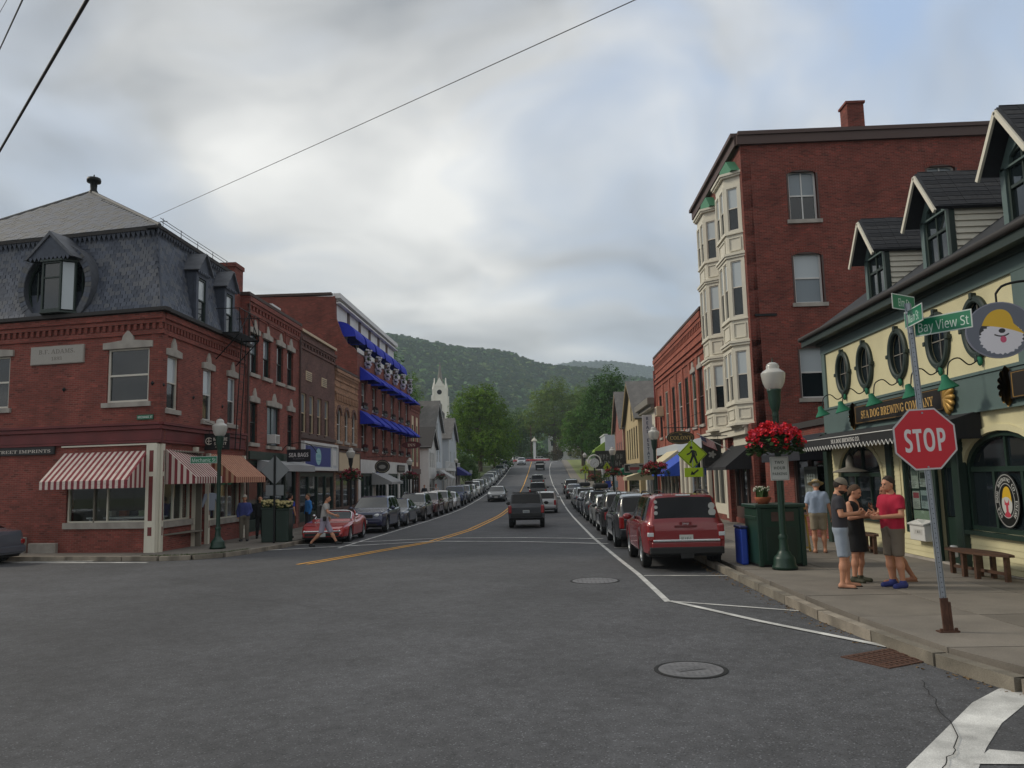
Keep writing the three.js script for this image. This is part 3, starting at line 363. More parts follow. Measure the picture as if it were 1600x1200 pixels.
  // rear and far walls
  part('side_wall', metric(B(0.34, 9, 12, 7.3, 3.5, -6.36)), br, b, FS);
  // ---- mansard: two slate slopes meeting at the corner hip, then the low pyramid
  const cF = Math.cos(0.1814), sF = Math.sin(0.1814), base = 8.1, top = 11.0, inset = 0.55;
  const PF = (s, y, o = 0) => { const k = (y - base) / (top - base), w = -(inset * Math.pow(k, 0.8)) + o; const u = -s; return [u * cF - w * sF, y, u * sF + w * cF]; }; // front slope
  const PS = (s, y, o = 0) => { const k = (y - base) / (top - base), w = -(inset * Math.pow(k, 0.8)) + o; return [w, y, -s]; }; // street slope
  const surf = (P, smin, smax, fs) => { const Q = []; for (let i = 0; i < 12; i++) for (let j = 0; j < 10; j++) { const y0 = lerp(base, top, j / 10), y1 = lerp(base, top, (j + 1) / 10), a = (y, t) => { const h = fs(y); return lerp(h, smax, t); }; Q.push([P(a(y0, i / 12), y0), P(a(y0, (i + 1) / 12), y0), P(a(y1, (i + 1) / 12), y1), P(a(y1, i / 12), y1)]); } return quadGeo(Q); };
  const hipF = (y) => { const k = Math.pow((y - base) / (top - base), 0.8) * inset; return k * (1 + Math.tan(0.1814)) - 0.0; }, hipS = (y) => Math.pow((y - base) / (top - base), 0.8) * inset * 0.83;
  part('mansard_roof', merge([surf(PF, 0, 14, hipF), surf(PS, 0, 7.5, hipS)]), M.slateB, b);
  // slates: single pieces, pointed in the two bands of fish-scale courses
  const slate = (kind, v) => memo('slate' + kind + v, () => { const w = 0.108 - v * 0.004, h = 0.17; const pts = kind ? [[-w, 0.045], [-w * 0.55, 0.0], [w * 0.55, 0.0], [w, 0.045], [w, h], [-w, h]] : [[-w, 0], [w, 0], [w, h], [-w, h]]; return metric(ext(poly(pts), 0.012)); });
  const singles = [], rest = [], r = rng(21); const mats = [M.slateA, M.slateB, M.slateC];
  const lay = (P, smax, hip, near) => { const rows = 19; for (let j = 0; j < rows; j++) { const y = base + 0.02 + j * (top - base - 0.16) / rows, band = (j >= 3 && j < 6) || (j >= 9 && j < 12); for (let i = 0; i < smax / 0.222; i++) { const s = 0.12 + i * 0.222 + (j % 2) * 0.111; if (s < hip(y) + 0.06 || s > smax) continue; if (near && Math.hypot(s - 4.28, (y - 9.25) * 1.05) < 1.5) continue; if (!near && y < 10.35 && (Math.abs(s - 3.0) < 0.62 || Math.abs(s - 5.6) < 0.62)) continue; const a = V3(...P(s, y)), c = V3(...P(s, y + 0.15)), t = V3(...P(s + 0.1, y)).sub(V3(...P(s - 0.1, y))).normalize().multiplyScalar(near ? -1 : 1), up = c.sub(a).normalize(), n = V3().crossVectors(t, up).normalize(); const m = new THREE.Matrix4().makeBasis(t, up, n); a.addScaledVector(n, 0.004 + 0.006 * r()); m.setPosition(a); (near && s < 5.2 && singles.length < 295 && j > 1 ? singles : rest).push([slate(band ? 1 : 0, r() * 4 | 0), m, r() * 3 | 0]); } } };
  lay(PF, 8.2, hipF, true); lay(PS, 7.45, hipS, false);
  for (const [g, m, k] of singles) { const o = put('slate', g, mats[k], b); m.decompose(o.position, o.quaternion, o.scale); }
  for (let k = 0; k < 3; k++) { const q = put('slates', merge(rest.filter(e => e[2] === k).map(([g, m]) => g.clone().applyMatrix4(m))), mats[k], b); q.userData.kind = 'stuff'; }
  part('hip_capping', tube([PF(0.02, base, 0.02), PF(hipF(9), 9, 0.02), PF(hipF(10), 10, 0.02), PF(hipF(top - 0.05), top - 0.05, 0.02)], 0.05, 6), M.slateB, b);
  // eave of the upper roof with a toothed board
  const eF = (s, y, o) => PF(s, top, o).map((v, i) => i === 1 ? y : v), eS = (s, y, o) => PS(s, top, o).map((v, i) => i === 1 ? y : v);
  const eave = (P, s0, s1, flip) => { const Q = [], T = []; Q.push([P(s0, top + 0.02, 0.2), P(s1, top + 0.02, 0.2), P(s1, top + 0.14, 0.2), P(s0, top + 0.14, 0.2)], [P(s0, top + 0.02, 0.2), P(s1, top + 0.02, 0.2), P(s1, top + 0.02, -0.3), P(s0, top + 0.02, -0.3)]); const n = Math.round((s1 - s0) / 0.2); for (let i = 0; i < n; i++) { const a = lerp(s0, s1, i / n), c = lerp(s0, s1, (i + 1) / n), m = (a + c) / 2; T.push([P(a, top + 0.02, 0.16), P(c, top + 0.02, 0.16), P(m + 0.01, top - 0.2, 0.12), P(m - 0.01, top - 0.2, 0.12)]); } part('eave', quadGeo(Q), M.roofDark, b); const q = part('eave_teeth', quadGeo(T), M.slateB, b); q.userData.kind = 'stuff'; };
  eave(eF, hipF(top) - 0.2, 14, 1); eave(eS, hipS(top) - 0.15, 7.4, 0);
  const c0 = eF(hipF(top) - 0.2, top + 0.14, 0.2), apex = [-6.0, 14.5, -5.7]; const fl = eF(11.8, top + 0.14, 0.2), sr = eS(7.4, top + 0.14, 0.2);
  part('pyramid_roof', quadGeo([[c0, fl, apex, apex], [sr, c0, apex, apex], [fl, [-11.4, top + 0.14, -11], apex, apex], [[-11.4, top + 0.14, -11], sr, apex, apex]]), M.slateD, b);
  { // slate courses of the pyramid, in overlapping rows of small pieces
    const L = [[], []], row = (A, Bq, C, n) => { const a = V3(...A), q = V3(...Bq), c = V3(...C), nn = V3().crossVectors(q.clone().sub(a), c.clone().sub(a)).normalize(); if (nn.y < 0) nn.negate(); for (let j = 0; j < n; j++) { const t = j / n, l = a.clone().lerp(c, t), rr = q.clone().lerp(c, t), up = c.clone().sub(a.clone().lerp(q, 0.5)).normalize(), len = l.distanceTo(rr), k = Math.floor(len / 0.26); if (k < 1) continue; const dir = rr.clone().sub(l).normalize(); const bx = V3().crossVectors(up, nn).normalize(); if (bx.dot(dir) < 0) bx.negate(); const m = new THREE.Matrix4(); for (let i = 0; i < k; i++) { const p = l.clone().addScaledVector(dir, (i + 0.5 + (j % 2) * 0.5) * 0.26); if ((i + 1.6 + (j % 2) * 0.5) * 0.26 > len || (i + (j % 2) * 0.5) * 0.26 < 0.14) continue; const x = dir, z = V3().crossVectors(x, up).normalize(); const zz = z.dot(nn) < 0 ? z.negate() : z; const y = V3().crossVectors(zz, x).normalize(); m.makeBasis(x, y, zz).setPosition(p.addScaledVector(nn, 0.006 + r() * 0.008)); L[r() < 0.5 ? 0 : 1].push(slate(0, 0).clone().scale(1.12, 1.1, 1).applyMatrix4(m)); } } };
    row(fl, c0, apex, 30); row(c0, sr, apex, 30);
    put('hip_tile_row', merge([bar(c0, apex, 0.07, 6), ]), M.slateD, b); put('hip_tile_row', bar(fl, apex, 0.07, 6), M.slateD, b);
    [M.slateD, M.slateC].forEach((mt, i) => { const q = put('roof_slates', merge(L[i]), mt, b); q.userData.kind = 'stuff'; });
  }
  put('roof_ventilator', lathe([[0.0, 0.78], [0.03, 0.74], [0.02, 0.66], [0.26, 0.6], [0.28, 0.52], [0.27, 0.42], [0.14, 0.38], [0.13, 0.1], [0.18, 0.0], [0.2, -0.2]], 18), M.iron, b, [apex[0] + 0.08, apex[1] - 0.02, apex[2]]);
  put('snow_rail', merge([tube([eF(0.3, top + 0.32, 0.0), eF(3, top + 0.42, -0.2), eF(8.5, top + 0.36, -0.1)], 0.012, 5), tube([eS(0.6, top + 0.45, 0.1), eS(6.5, top + 0.5, 0.1)], 0.012, 5), tube([eS(0.6, top + 0.33, 0.12), eS(6.5, top + 0.36, 0.12)], 0.012, 5), ...[0.8, 2.2, 3.6, 5.0, 6.4].map(s => bar(eS(s, top + 0.1, 0.1), eS(s, top + 0.5, 0.1), 0.012, 5))]), M.iron, b);
  // round-headed dormer: barrel, ring, glass, projecting centre bay with its own gable
  {
    const g = part('round_dormer', metric((() => { const s = new THREE.Shape(); s.absarc(0, 0, 1.52, -0.75, Math.PI + 0.75); s.lineTo(1.52 * Math.cos(-0.75), 1.52 * Math.sin(-0.75)); const h = new THREE.Path(); h.absarc(0, -0.02, 1.26, -0.8, Math.PI + 0.8); h.lineTo(1.26 * Math.cos(-0.8), -0.02 + 1.26 * Math.sin(-0.8)); s.holes.push(h); return ext(s, 0.95, 0, 40).translate(0, 0, -0.9); })()), M.slateC, b, FA, -4.28, 9.18, 0.02);
    const ring = memo('ringslate', () => metric(B(0.15, 0.12, 0.02))); for (let k = 0; k < 2; k++) for (let i = 0; i < 34; i++) { const a = -0.62 + (Math.PI + 1.24) * (i + 0.5) / 34, rd = 1.325 + k * 0.125; put('slate', ring, [M.slateC, M.slateD, M.slateA][i % 3], g, [Math.cos(a) * rd, Math.sin(a) * rd, 0.058], [0, 0, a - Math.PI / 2]); }
    put('pane', (() => { const s = new THREE.Shape(); s.absarc(0, -0.02, 1.27, -0.79, Math.PI + 0.79); return ext(s, 0.02, 0, 40).translate(0, 0, -0.25); })(), M.paneDark, g);
    put('window_frame', merge([ext((() => { const s = new THREE.Shape(); s.absarc(0, -0.02, 1.265, -0.8, Math.PI + 0.8); const h = new THREE.Path(); h.absarc(0, -0.02, 1.2, -0.8, Math.PI + 0.8); s.holes.push(h); return s; })(), 0.06, 0, 40).translate(0, 0, -0.2), B(0.05, 1.6, 0.05, -0.9, -0.2, -0.2), B(0.05, 1.6, 0.05, 0.95, -0.2, -0.2)]), M.frameDark, g);
    const bay = part('projecting_window', merge([B(0.07, 1.75, 0.07, -0.42, 0, 0.32), B(0.07, 1.75, 0.07, 0.3, 0, 0.32), B(0.07, 1.75, 0.07, 0.62, 0, 0.02), B(0.07, 1.75, 0.07, -0.62, 0, 0.02), B(0.72, 0.08, 0.08, -0.06, -0.84, 0.32), B(0.72, 0.08, 0.08, -0.06, 0.84, 0.32), B(0.66, 0.05, 0.05, -0.06, 0.3, 0.32)]), M.frameDark, b, FA, -4.02, 9.08, 0.08);
    put('pane', B(0.68, 1.66, 0.01, -0.06, 0, 0.31), M.paneDark, bay); put('pane', B(0.01, 1.66, 0.4, 0.46, 0, 0.17, 0, -0.82, 0), paneBlind, bay); put('pane', B(0.01, 1.66, 0.34, -0.53, 0, 0.17, 0, 0.6, 0), M.paneDark, bay);
    put('floor_board', ext(poly([[-0.7, 0], [0.7, 0], [0.34, -0.4], [-0.46, -0.4]]), 0.06).rotateX(-Math.PI / 2).translate(0, -0.95, 0), M.frameDark, bay); put('head_board', ext(poly([[-0.7, 0], [0.7, 0], [0.38, -0.42], [-0.5, -0.42]]), 0.07).rotateX(-Math.PI / 2).translate(0, 0.86, 0), M.frameDark, bay);
    const gb = part('dormer_gable', metric(ext(poly([[-0.85, 0], [0.85, 0], [0, 0.75]]), 1.2).translate(0, 0, -0.75)), M.slateB, b, FA, -4.15, 10.1, 0.02); put('gable_board', ext(poly([[-1.02, -0.06], [-0.9, -0.06], [0, 0.78], [0.9, -0.06], [1.02, -0.06], [0, 0.92]]), 1.25).translate(0, 0, -0.74), M.slateC, gb); put('toothed_board', merge(Array.from({ length: 10 }, (_, i) => ext(poly([[-0.08, 0], [0.08, 0], [0, -0.15]]), 0.02).translate(-0.76 + i * 0.168, 0, 0.46))), M.slateB, gb);
  }
  for (const s of [3.0, 5.6]) { // gabled dormers over the street
    const d = part('dormer', metric(merge([B(0.2, 1.95, 0.12, -0.42, 0.97, 0.0), B(0.2, 1.95, 0.12, 0.42, 0.97, 0.0), B(0.64, 0.22, 0.12, 0, 1.84, 0), B(0.06, 1.95, 0.9, -0.49, 0.97, -0.5), B(0.06, 1.95, 0.9, 0.49, 0.97, -0.5)])), M.slateB, b, FS, s, 8.12, -0.02);
    put('gable', metric(ext(poly([[-0.6, 0], [0.6, 0], [0, 0.72]]), 0.1).translate(0, 1.95, 0.02)), M.slateB, d); put('dormer_roof', merge([B(0.98, 0.05, 1.45, -0.35, 2.3, -0.5, 0, 0, 0.87), B(0.98, 0.05, 1.45, 0.35, 2.3, -0.5, 0, 0, -0.87)]), M.slateC, d);
    put('toothed_board', merge(Array.from({ length: 7 }, (_, i) => ext(poly([[-0.08, 0], [0.08, 0], [0, -0.14]]), 0.02).translate(-0.51 + i * 0.17, 1.96, 0.13))), M.slateA, d);
    const w = win(b, FS, s, 8.2, 0.68, 1.62, { frame: M.frameDark, up: 'blind', set: 0.03 });
  }
}
// striped awnings and signs of the corner shop
const redStripe = (n, s) => std(0xffffff, 0.9, { map: stripeTex(['#cfc0b6', '#7d3038'], n, s) });
awning('red and white striped awning on the corner shop front, widest of the three', FAw, -3.62, -0.36, 3.3, 2.35, 1.0, 0.26, redStripe(30, 4), { flare: 0.02 });
awning('red and white striped awning round the corner, behind the green lamp post', FSw, 0.5, 2.75, 3.35, 2.4, 1.05, 0.22, redStripe(22, 5));
awning('faded orange striped awning, farthest of the corner shop awnings', FSw, 4.0, 7.15, 3.3, 2.4, 1.05, 0.22, std(0xffffff, 0.9, { map: stripeTex(['#c49a7c', '#8a4436'], 30, 6) }));
sign('shop_sign', 'long dark board with pale capital lettering on the brick front', 3.6, 0.27, 0.05, (c, w, h) => { c.fillStyle = '#1c1718'; c.fillRect(0, 0, w, h); txt(c, 'MAINE STREET IMPRINTS', w / 2, h * 0.56, 'bold 150px serif', '#b9b1a6', 'center', w * 0.94); }, FAw, -5.78, 3.42, 0.06, { px: 1024 });
{ const s = sign('street_sign', 'small green Mechanic St sign on the brick corner', 0.64, 0.17, 0.02, (c, w, h) => { c.fillStyle = '#155a40'; c.fillRect(0, 0, w, h); txt(c, 'MECHANIC ST', w / 2, h / 2, 'bold 170px sans-serif', '#c5d0c6', 'center', w * 0.9); }, FAw, -0.5, 4.42, 0.04); }
{ const s = sign('hanging_sign', 'black oval-ended hanging shop sign behind the left lamp post', 0.95, 0.62, 0.05, (c, w, h) => { c.fillStyle = '#141213'; c.fillRect(0, 0, w, h); c.strokeStyle = '#c9c2b6'; c.lineWidth = 14; c.beginPath(); c.arc(70, 118, 52, 0.7, 5.6); c.stroke(); c.beginPath(); c.moveTo(40, 118); c.lineTo(112, 118); c.moveTo(66, 60); c.lineTo(66, 178); c.stroke(); txt(c, 'MAINE', 250, 92, 'bold 70px sans-serif', '#c9c2b6'); txt(c, 'STREET', 250, 162, 'bold 60px sans-serif', '#c9c2b6'); txt(c, 'IMPRINTS', 240, 218, 'bold 30px sans-serif', '#a9a296'); }, frame([-12.25, 0, -29.2], 0), 0, 3.72, 0, { both: true }); put('bracket', merge([bar([-0.55, 0.42, 0], [0.5, 0.42, 0], 0.015), bar([-0.55, 0.8, 0], [0.4, 0.42, 0], 0.01), bar([-0.3, 0.3, 0], [-0.3, 0.42, 0], 0.008), bar([0.3, 0.3, 0], [0.3, 0.42, 0], 0.008)]), M.iron, s); }
{ // fire escape on the street side
  const f = thing('fire_escape', 'black iron fire escape balcony on the corner building', 'fire escape', [-12.8, 0, -31.2]); const Fe = frame([0, 0, 0], Math.PI / 2);
  const L = (pts) => merge(pts.map(([a, c, r]) => bar(a, c, r || 0.018, 5)));
  part('platform', merge([...Array.from({ length: 9 }, (_, i) => B(2.1, 0.03, 0.05, 0, 8.05, 0.1 + i * 0.1)), B(0.04, 0.06, 0.95, -1.05, 8.03, 0.5), B(0.04, 0.06, 0.95, 1.05, 8.03, 0.5)]), M.iron, f, Fe);
  part('railing', L([[[-1.05, 9.0, 0], [-1.05, 9.0, 0.95]], [[-1.05, 9.0, 0.95], [1.05, 9.0, 0.95]], [[1.05, 9.0, 0.95], [1.05, 9.0, 0]], ...[-1.05, -0.5, 0, 0.5, 1.05].map(x => [[x, 8.05, 0.95], [x, 9.0, 0.95]]), [[-1.05, 8.05, 0.95], [0, 9.0, 0.95]], [[0, 9, 0.95], [1.05, 8.05, 0.95]]]), M.iron, f, Fe);
  part('bracket', L([[[-1.0, 8.0, 0.95], [-1.0, 7.0, 0.02], 0.025], [[1.0, 8.0, 0.95], [1.0, 7.0, 0.02], 0.025]]), M.iron, f, Fe);
  part('ladder', L([[[0.35, 8.05, 0.5], [0.35, 3.5, 0.3], 0.022], [[0.85, 8.05, 0.5], [0.85, 3.5, 0.3], 0.022], ...Array.from({ length: 14 }, (_, i) => [[0.35, 3.8 + i * 0.31, 0.31 + i * 0.013], [0.85, 3.8 + i * 0.31, 0.31 + i * 0.013], 0.012])]), M.iron, f, Fe);
}
// goods in the corner shop window
{
  const toW = (u, w) => { const c = Math.cos(-0.1814), s = Math.sin(-0.1814); return [-12.8 + u * c + w * s, -25.8 - u * s + w * c]; };
  const [x, z] = toW(-1.9, -1.0), t = thing('display_table', 'white display table in the corner shop window', 'table', [x, 0.53, z], -0.1814); put('top', RB(2.6, 0.06, 0.8, 0.015, 0, 0.55, 0), M.white, t); for (const a of [-1.2, 1.2]) for (const c of [-0.32, 0.32]) put('leg', B(0.06, 0.53, 0.06, a, 0.265, c), M.white, t);
  const r = rng(31), cols = [0x6f7f94, 0xb8b4aa, 0x86492f, 0x2e333a, 0x99a68a]; for (let i = 0; i < 6; i++) { const [px, pz] = toW(-3.0 + i * 0.44, -0.9 - r() * 0.3); const o = put('folded_shirts', merge(Array.from({ length: 4 }, (_, k) => RB(0.3, 0.045, 0.24, 0.018, (r() - 0.5) * 0.02, 0.025 + k * 0.047, (r() - 0.5) * 0.02))), std(cols[i % 5], 0.9), null, [px, 1.12, pz], [0, -0.18 + r() * 0.3, 0]); tag(o, ['grey blue', 'pale', 'rust', 'black', 'sage', 'steel blue'][i] + ' stack of folded shirts on the window display table', 'shirts', 'folded shirts in the window'); }
  const [bx, bz] = toW(-2.4, -1.95), bn = put('window_banner', B(2.2, 0.5, 0.02), std(0xb8912c, 0.8), null, [bx, 2.35, bz], [0, -0.18, 0]); tag(bn, 'yellow banner hanging inside the corner shop', 'banner');
  const hs = put('hanging_shirt', ext(poly([[-0.16, -0.42], [0.2, -0.42], [0.22, 0.12], [0.36, -0.28], [0.48, -0.22], [0.3, 0.36], [0.08, 0.4], [-0.08, 0.4], [-0.3, 0.36], [-0.48, -0.22], [-0.36, -0.28], [-0.2, 0.12]].map(([a, c]) => [a * 0.75, c * 0.8])), 0.09, 0.02), std(0x8f97a6, 0.9), null, [-12.66, 1.5, -29.65], [0, 0.6, 0]); tag(hs, 'pale grey hooded shirt hung by the corner shop door', 'shirt');
}

// ---------- left side: the row up the street ----------
function rowBuilding(name, label, x, z0, z1, y1, depth, mat, holes, extra = {}) { const b = thing(name, label, 'building', [x, 0, z0]); const F = frame([0, 0, 0], Math.PI / 2), len = z0 - z1; shell(b, mat, F, len, -1.2, y1, depth, holes, extra); return [b, F, frame([x, 0, z0], Math.PI / 2), len]; }
function shopfront(b, F, u0, u1, y0, y1, mat, o = {}) { // glazed ground floor set in an opening
  const n = o.n || 3, w = (u1 - u0) / n, m = part('shop_front', merge([B(u1 - u0, 0.5, 0.14, (u0 + u1) / 2, y0 + 0.25, -0.1), B(u1 - u0, 0.22, 0.14, (u0 + u1) / 2, y1 - 0.11, -0.1), ...Array.from({ length: n + 1 }, (_, i) => B(0.14, y1 - y0 - 0.72, 0.16, clamp(u0 + i * w, u0 + 0.07, u1 - 0.07), (y0 + y1) / 2 + 0.14, -0.1))]), mat, b, F);
  for (let i = 0; i < n; i++) put('pane', B(w - 0.15, y1 - y0 - 0.73, 0.01, u0 + (i + 0.5) * w, (y0 + y1) / 2 + 0.14, -0.11), o.pane || M.paneDark, m);
  return m;
}
{ // two-storey red brick, green sashes
  const H = [[0.9, 0.95], [2.52, 0.95], [4.35, 0.95], [5.9, 0.95]], Lw = [[0.95, 0.9, 3.9, 1.8], [3.5, 1.7, 3.85, 1.85], [6.0, 0.9, 3.9, 1.6]];
  const holes = [...H.map(([u, w]) => ({ u, y: 6.95, w, h: 1.8 })), ...Lw.map(([u, w, y, h]) => ({ u, y, w, h })), { u: 3.7, y: 0.05, w: 6.6, h: 3.1 }];
  const [b, F, W] = rowBuilding('brick_building', 'two-storey brick building with dark green sashes next to the mansard corner', -12.8, -33.4, -40.8, 10.3, 14, M.brickAdams, holes, { coping: M.roofBrown });
  H.forEach(([u, w], i) => win(b, F, u, 6.95, w, 1.8, { frame: M.frameDark, sill: 1, lintel: 'point', set: 0.14, up: i < 2 ? 'curtain' : 'dark' })); Lw.forEach(([u, w, y, h], i) => win(b, F, u, y, w, h, { frame: M.frameDark, sill: 1, lintel: 'point', set: 0.14, mull: i === 1 ? 1 : 0, split: i === 1 ? 0 : 0.5, up: i === 1 ? 'curtain' : 'dark' }));
  corbel(b, M.brickAdams, F, 0, 7.4, 9.55, 0.7, 0.4); for (let i = 0; i < 3; i++) part('brick_panel', metric(merge([B(2.1, 0.06, 0.05, 0, 0.25, 0.02), B(2.1, 0.06, 0.05, 0, -0.25, 0.02), B(0.06, 0.5, 0.05, -1.05, 0, 0.02), B(0.06, 0.5, 0.05, 1.05, 0, 0.02)])), M.brickAdams, b, F, 1.3 + i * 2.4, 9.25);
  part('chimney', metric(merge([B(0.9, 2.2, 1.1, -0.2, 10.4, -0.85), B(1.0, 0.18, 1.2, -0.2, 11.5, -0.85)])), M.brickAdams, b, F); part('downpipe', bar([0.06, 0, 0.08], [0.06, 10, 0.08], 0.045), M.frameBrown, b, F); part('downpipe', bar([7.34, 3.2, 0.08], [7.34, 10, 0.08], 0.05), M.frameBrown, b, F);
  part('roof_hatch', B(1.3, 0.9, 1.6, 6.1, 10.7, -1.6), M.white, b, F);
  const ac = part('air_conditioner', RB(0.62, 0.42, 0.5, 0.03), M.frameWhite, b, F, 3.12, 4.15, 0.1); put('grille', merge(Array.from({ length: 6 }, (_, i) => B(0.5, 0.02, 0.01, 0, -0.14 + i * 0.055, 0.256))), M.greyTrim, ac);
  part('fascia', merge([B(7.2, 0.35, 0.2, 3.7, 3.35, 0.08)]), M.darkGreen, b, F); shopfront(b, F, 0.42, 6.98, 0.05, 3.15, M.darkGreen, { n: 4 });
  awning('grey flat shop awning beside the black hanging sign', W, 1.4, 7.2, 3.2, 2.95, 0.9, 0.3, M.awningGrey);
  const s = sign('hanging_sign', 'black rectangular sign with white capitals on an arched bracket', 1.15, 0.6, 0.06, (c, w, h) => { c.fillStyle = '#17131d'; c.fillRect(0, 0, w, h); txt(c, 'SEA BAGS', w / 2, 116, 'bold 120px sans-serif', '#cfc9c9', 'center', w * 0.86); dabs(c, w / 2, 196, w * 0.5, 22, 8, '#77707a'); }, frame([-11.95, 0, -38.1], 0), 0, 3.42, 0, { both: true }); put('bracket', merge([tube([[-0.85, 0.2, 0], [-0.6, 0.5, 0], [0, 0.62, 0], [0.6, 0.48, 0], [0.9, 0.1, 0]], 0.02), bar([-0.4, 0.3, 0], [-0.4, 0.56, 0], 0.01), bar([0.4, 0.3, 0], [0.4, 0.56, 0], 0.01)]), M.iron, s);
}
{ // brown brick with the white and blue shop sign
  const us = [0.82, 2.24, 3.72, 5.24], holes = [...us.map(u => ({ u, y: 4.75, w: 0.86, h: 2.1 })), { u: 3.5, y: 0.05, w: 6.6, h: 2.6 }];
  const [b, F, W] = rowBuilding('brown_brick_building', 'plain brown brick building above the blue and white shop sign', -12.8, -40.82, -47.8, 10.1, 14, M.brickBrown, holes, { coping: M.tanPanel });
  us.forEach((u, i) => win(b, F, u, 4.75, 0.86, 2.1, { frame: M.tanPanel, sill: 1, sillMat: M.brownTrim, set: 0.12, up: 'curtain' })); corbel(b, M.brickBrown, F, 0, 6.98, 9.2, 0.6, 0.55);
  for (const u of [1.6, 4.6]) { const v = part('vent', metric(B(1.05, 0.5, 0.05, 0, 0, 0.01)), M.tanPanel, b, F, u, 7.85); for (let k = 0; k < 4; k++) put('louvre', B(0.9, 0.04, 0.03, 0, -0.16 + k * 0.105, 0.04, 0.5), M.greyTrim, v); }
  part('string_course', metric(B(6.9, 0.18, 0.12, 3.49, 4.55, 0.05)), M.brownTrim, b, F); shopfront(b, F, 0.2, 6.8, 0.05, 2.65, M.darkGreen, { n: 4 });
  const s = thing('shop_sign', 'large blue shop sign with a pale round emblem in a white frame', 'sign'); place(s, W, 3.55, 3.52, 0.1);
  put('board', merge([B(6.7, 1.5, 0.16)]), M.paleBlue, s); put('border', merge([B(6.8, 0.14, 0.26, 0, 0.7, 0.02), B(6.8, 0.14, 0.26, 0, -0.7, 0.02), B(0.16, 1.26, 0.26, -3.32, 0, 0.02), B(0.16, 1.26, 0.26, 3.32, 0, 0.02), B(0.16, 1.26, 0.24, 2.15, 0, 0.02), B(0.8, 0.9, 0.2, 2.74, 0, 0.0)]), M.white, s);
  const tex = canvasTex(512, 128, (c, w, h) => { c.fillStyle = '#27357e'; c.fillRect(0, 0, w, h); c.fillStyle = '#8fbcc2'; c.beginPath(); c.ellipse(w * 0.5, h / 2, 54, 54, 0, 0, 7); c.fill(); dabs(c, w / 2, h * 0.47, 84, 24, 5, '#5c9cae'); c.fillStyle = '#5f9cab'; c.fillRect(w / 2 - 40, 86, 80, 4); }); put('face', new THREE.PlaneGeometry(5.0, 1.1), std(0xffffff, 0.5, { map: tex }), s, [-0.6, 0, 0.086]);
}
{ // tan brick with three round-headed windows
  const us = [1.0, 2.9, 4.8], holes = [...us.map(u => ({ u, y: 4.6, w: 0.95, h: 2.1, arch: 0.47 })), { u: 3, y: 0.05, w: 5.6, h: 2.5 }];
  const [b, F, W] = rowBuilding('tan_brick_building', 'narrow tan brick building with three round-headed windows', -12.8, -47.82, -53.75, 9.1, 12, M.brickTan, holes, { coping: M.roofBrown });
  us.forEach(u => win(b, F, u, 4.6, 0.95, 2.1, { frame: M.frameWhite, arch: 0.47, hood: M.brickBrown, sill: 1, set: 0.12 })); corbel(b, M.brickTan, F, 0, 5.93, 8.35, 0.7, 0.32); part('string_course', metric(merge([B(5.9, 0.12, 0.08, 2.96, 7.6, 0.03), B(5.9, 0.1, 0.06, 2.96, 8.0, 0.02)])), M.brickTan, b, F);
  for (let i = 0; i < 14; i++) part('corbel_block', memo('cb4', () => metric(B(0.2, 0.42, 0.1, 0, 0, 0.04))), M.brickTan, b, F, 0.3 + i * 0.41, 7.3); part('fascia', B(5.7, 0.2, 0.3, 2.96, 4.2, 0.1), M.brownTrim, b, F);
  shopfront(b, F, 0.2, 5.8, 0.05, 2.55, M.brownTrim, { n: 3 });
  const s = thing('shop_sign', 'blank cream shop fascia board under the tan brick building', 'sign'); place(s, W, 3.0, 3.34, 0.12); put('board', B(5.5, 1.15, 0.12), M.tanPanel, s); put('border', merge([B(5.7, 0.1, 0.2, 0, 0.62, 0), B(5.7, 0.1, 0.2, 0, -0.62, 0), B(0.1, 1.14, 0.2, -2.8, 0, 0), B(0.1, 1.14, 0.2, 2.8, 0, 0)]), M.brownTrim, s);
}
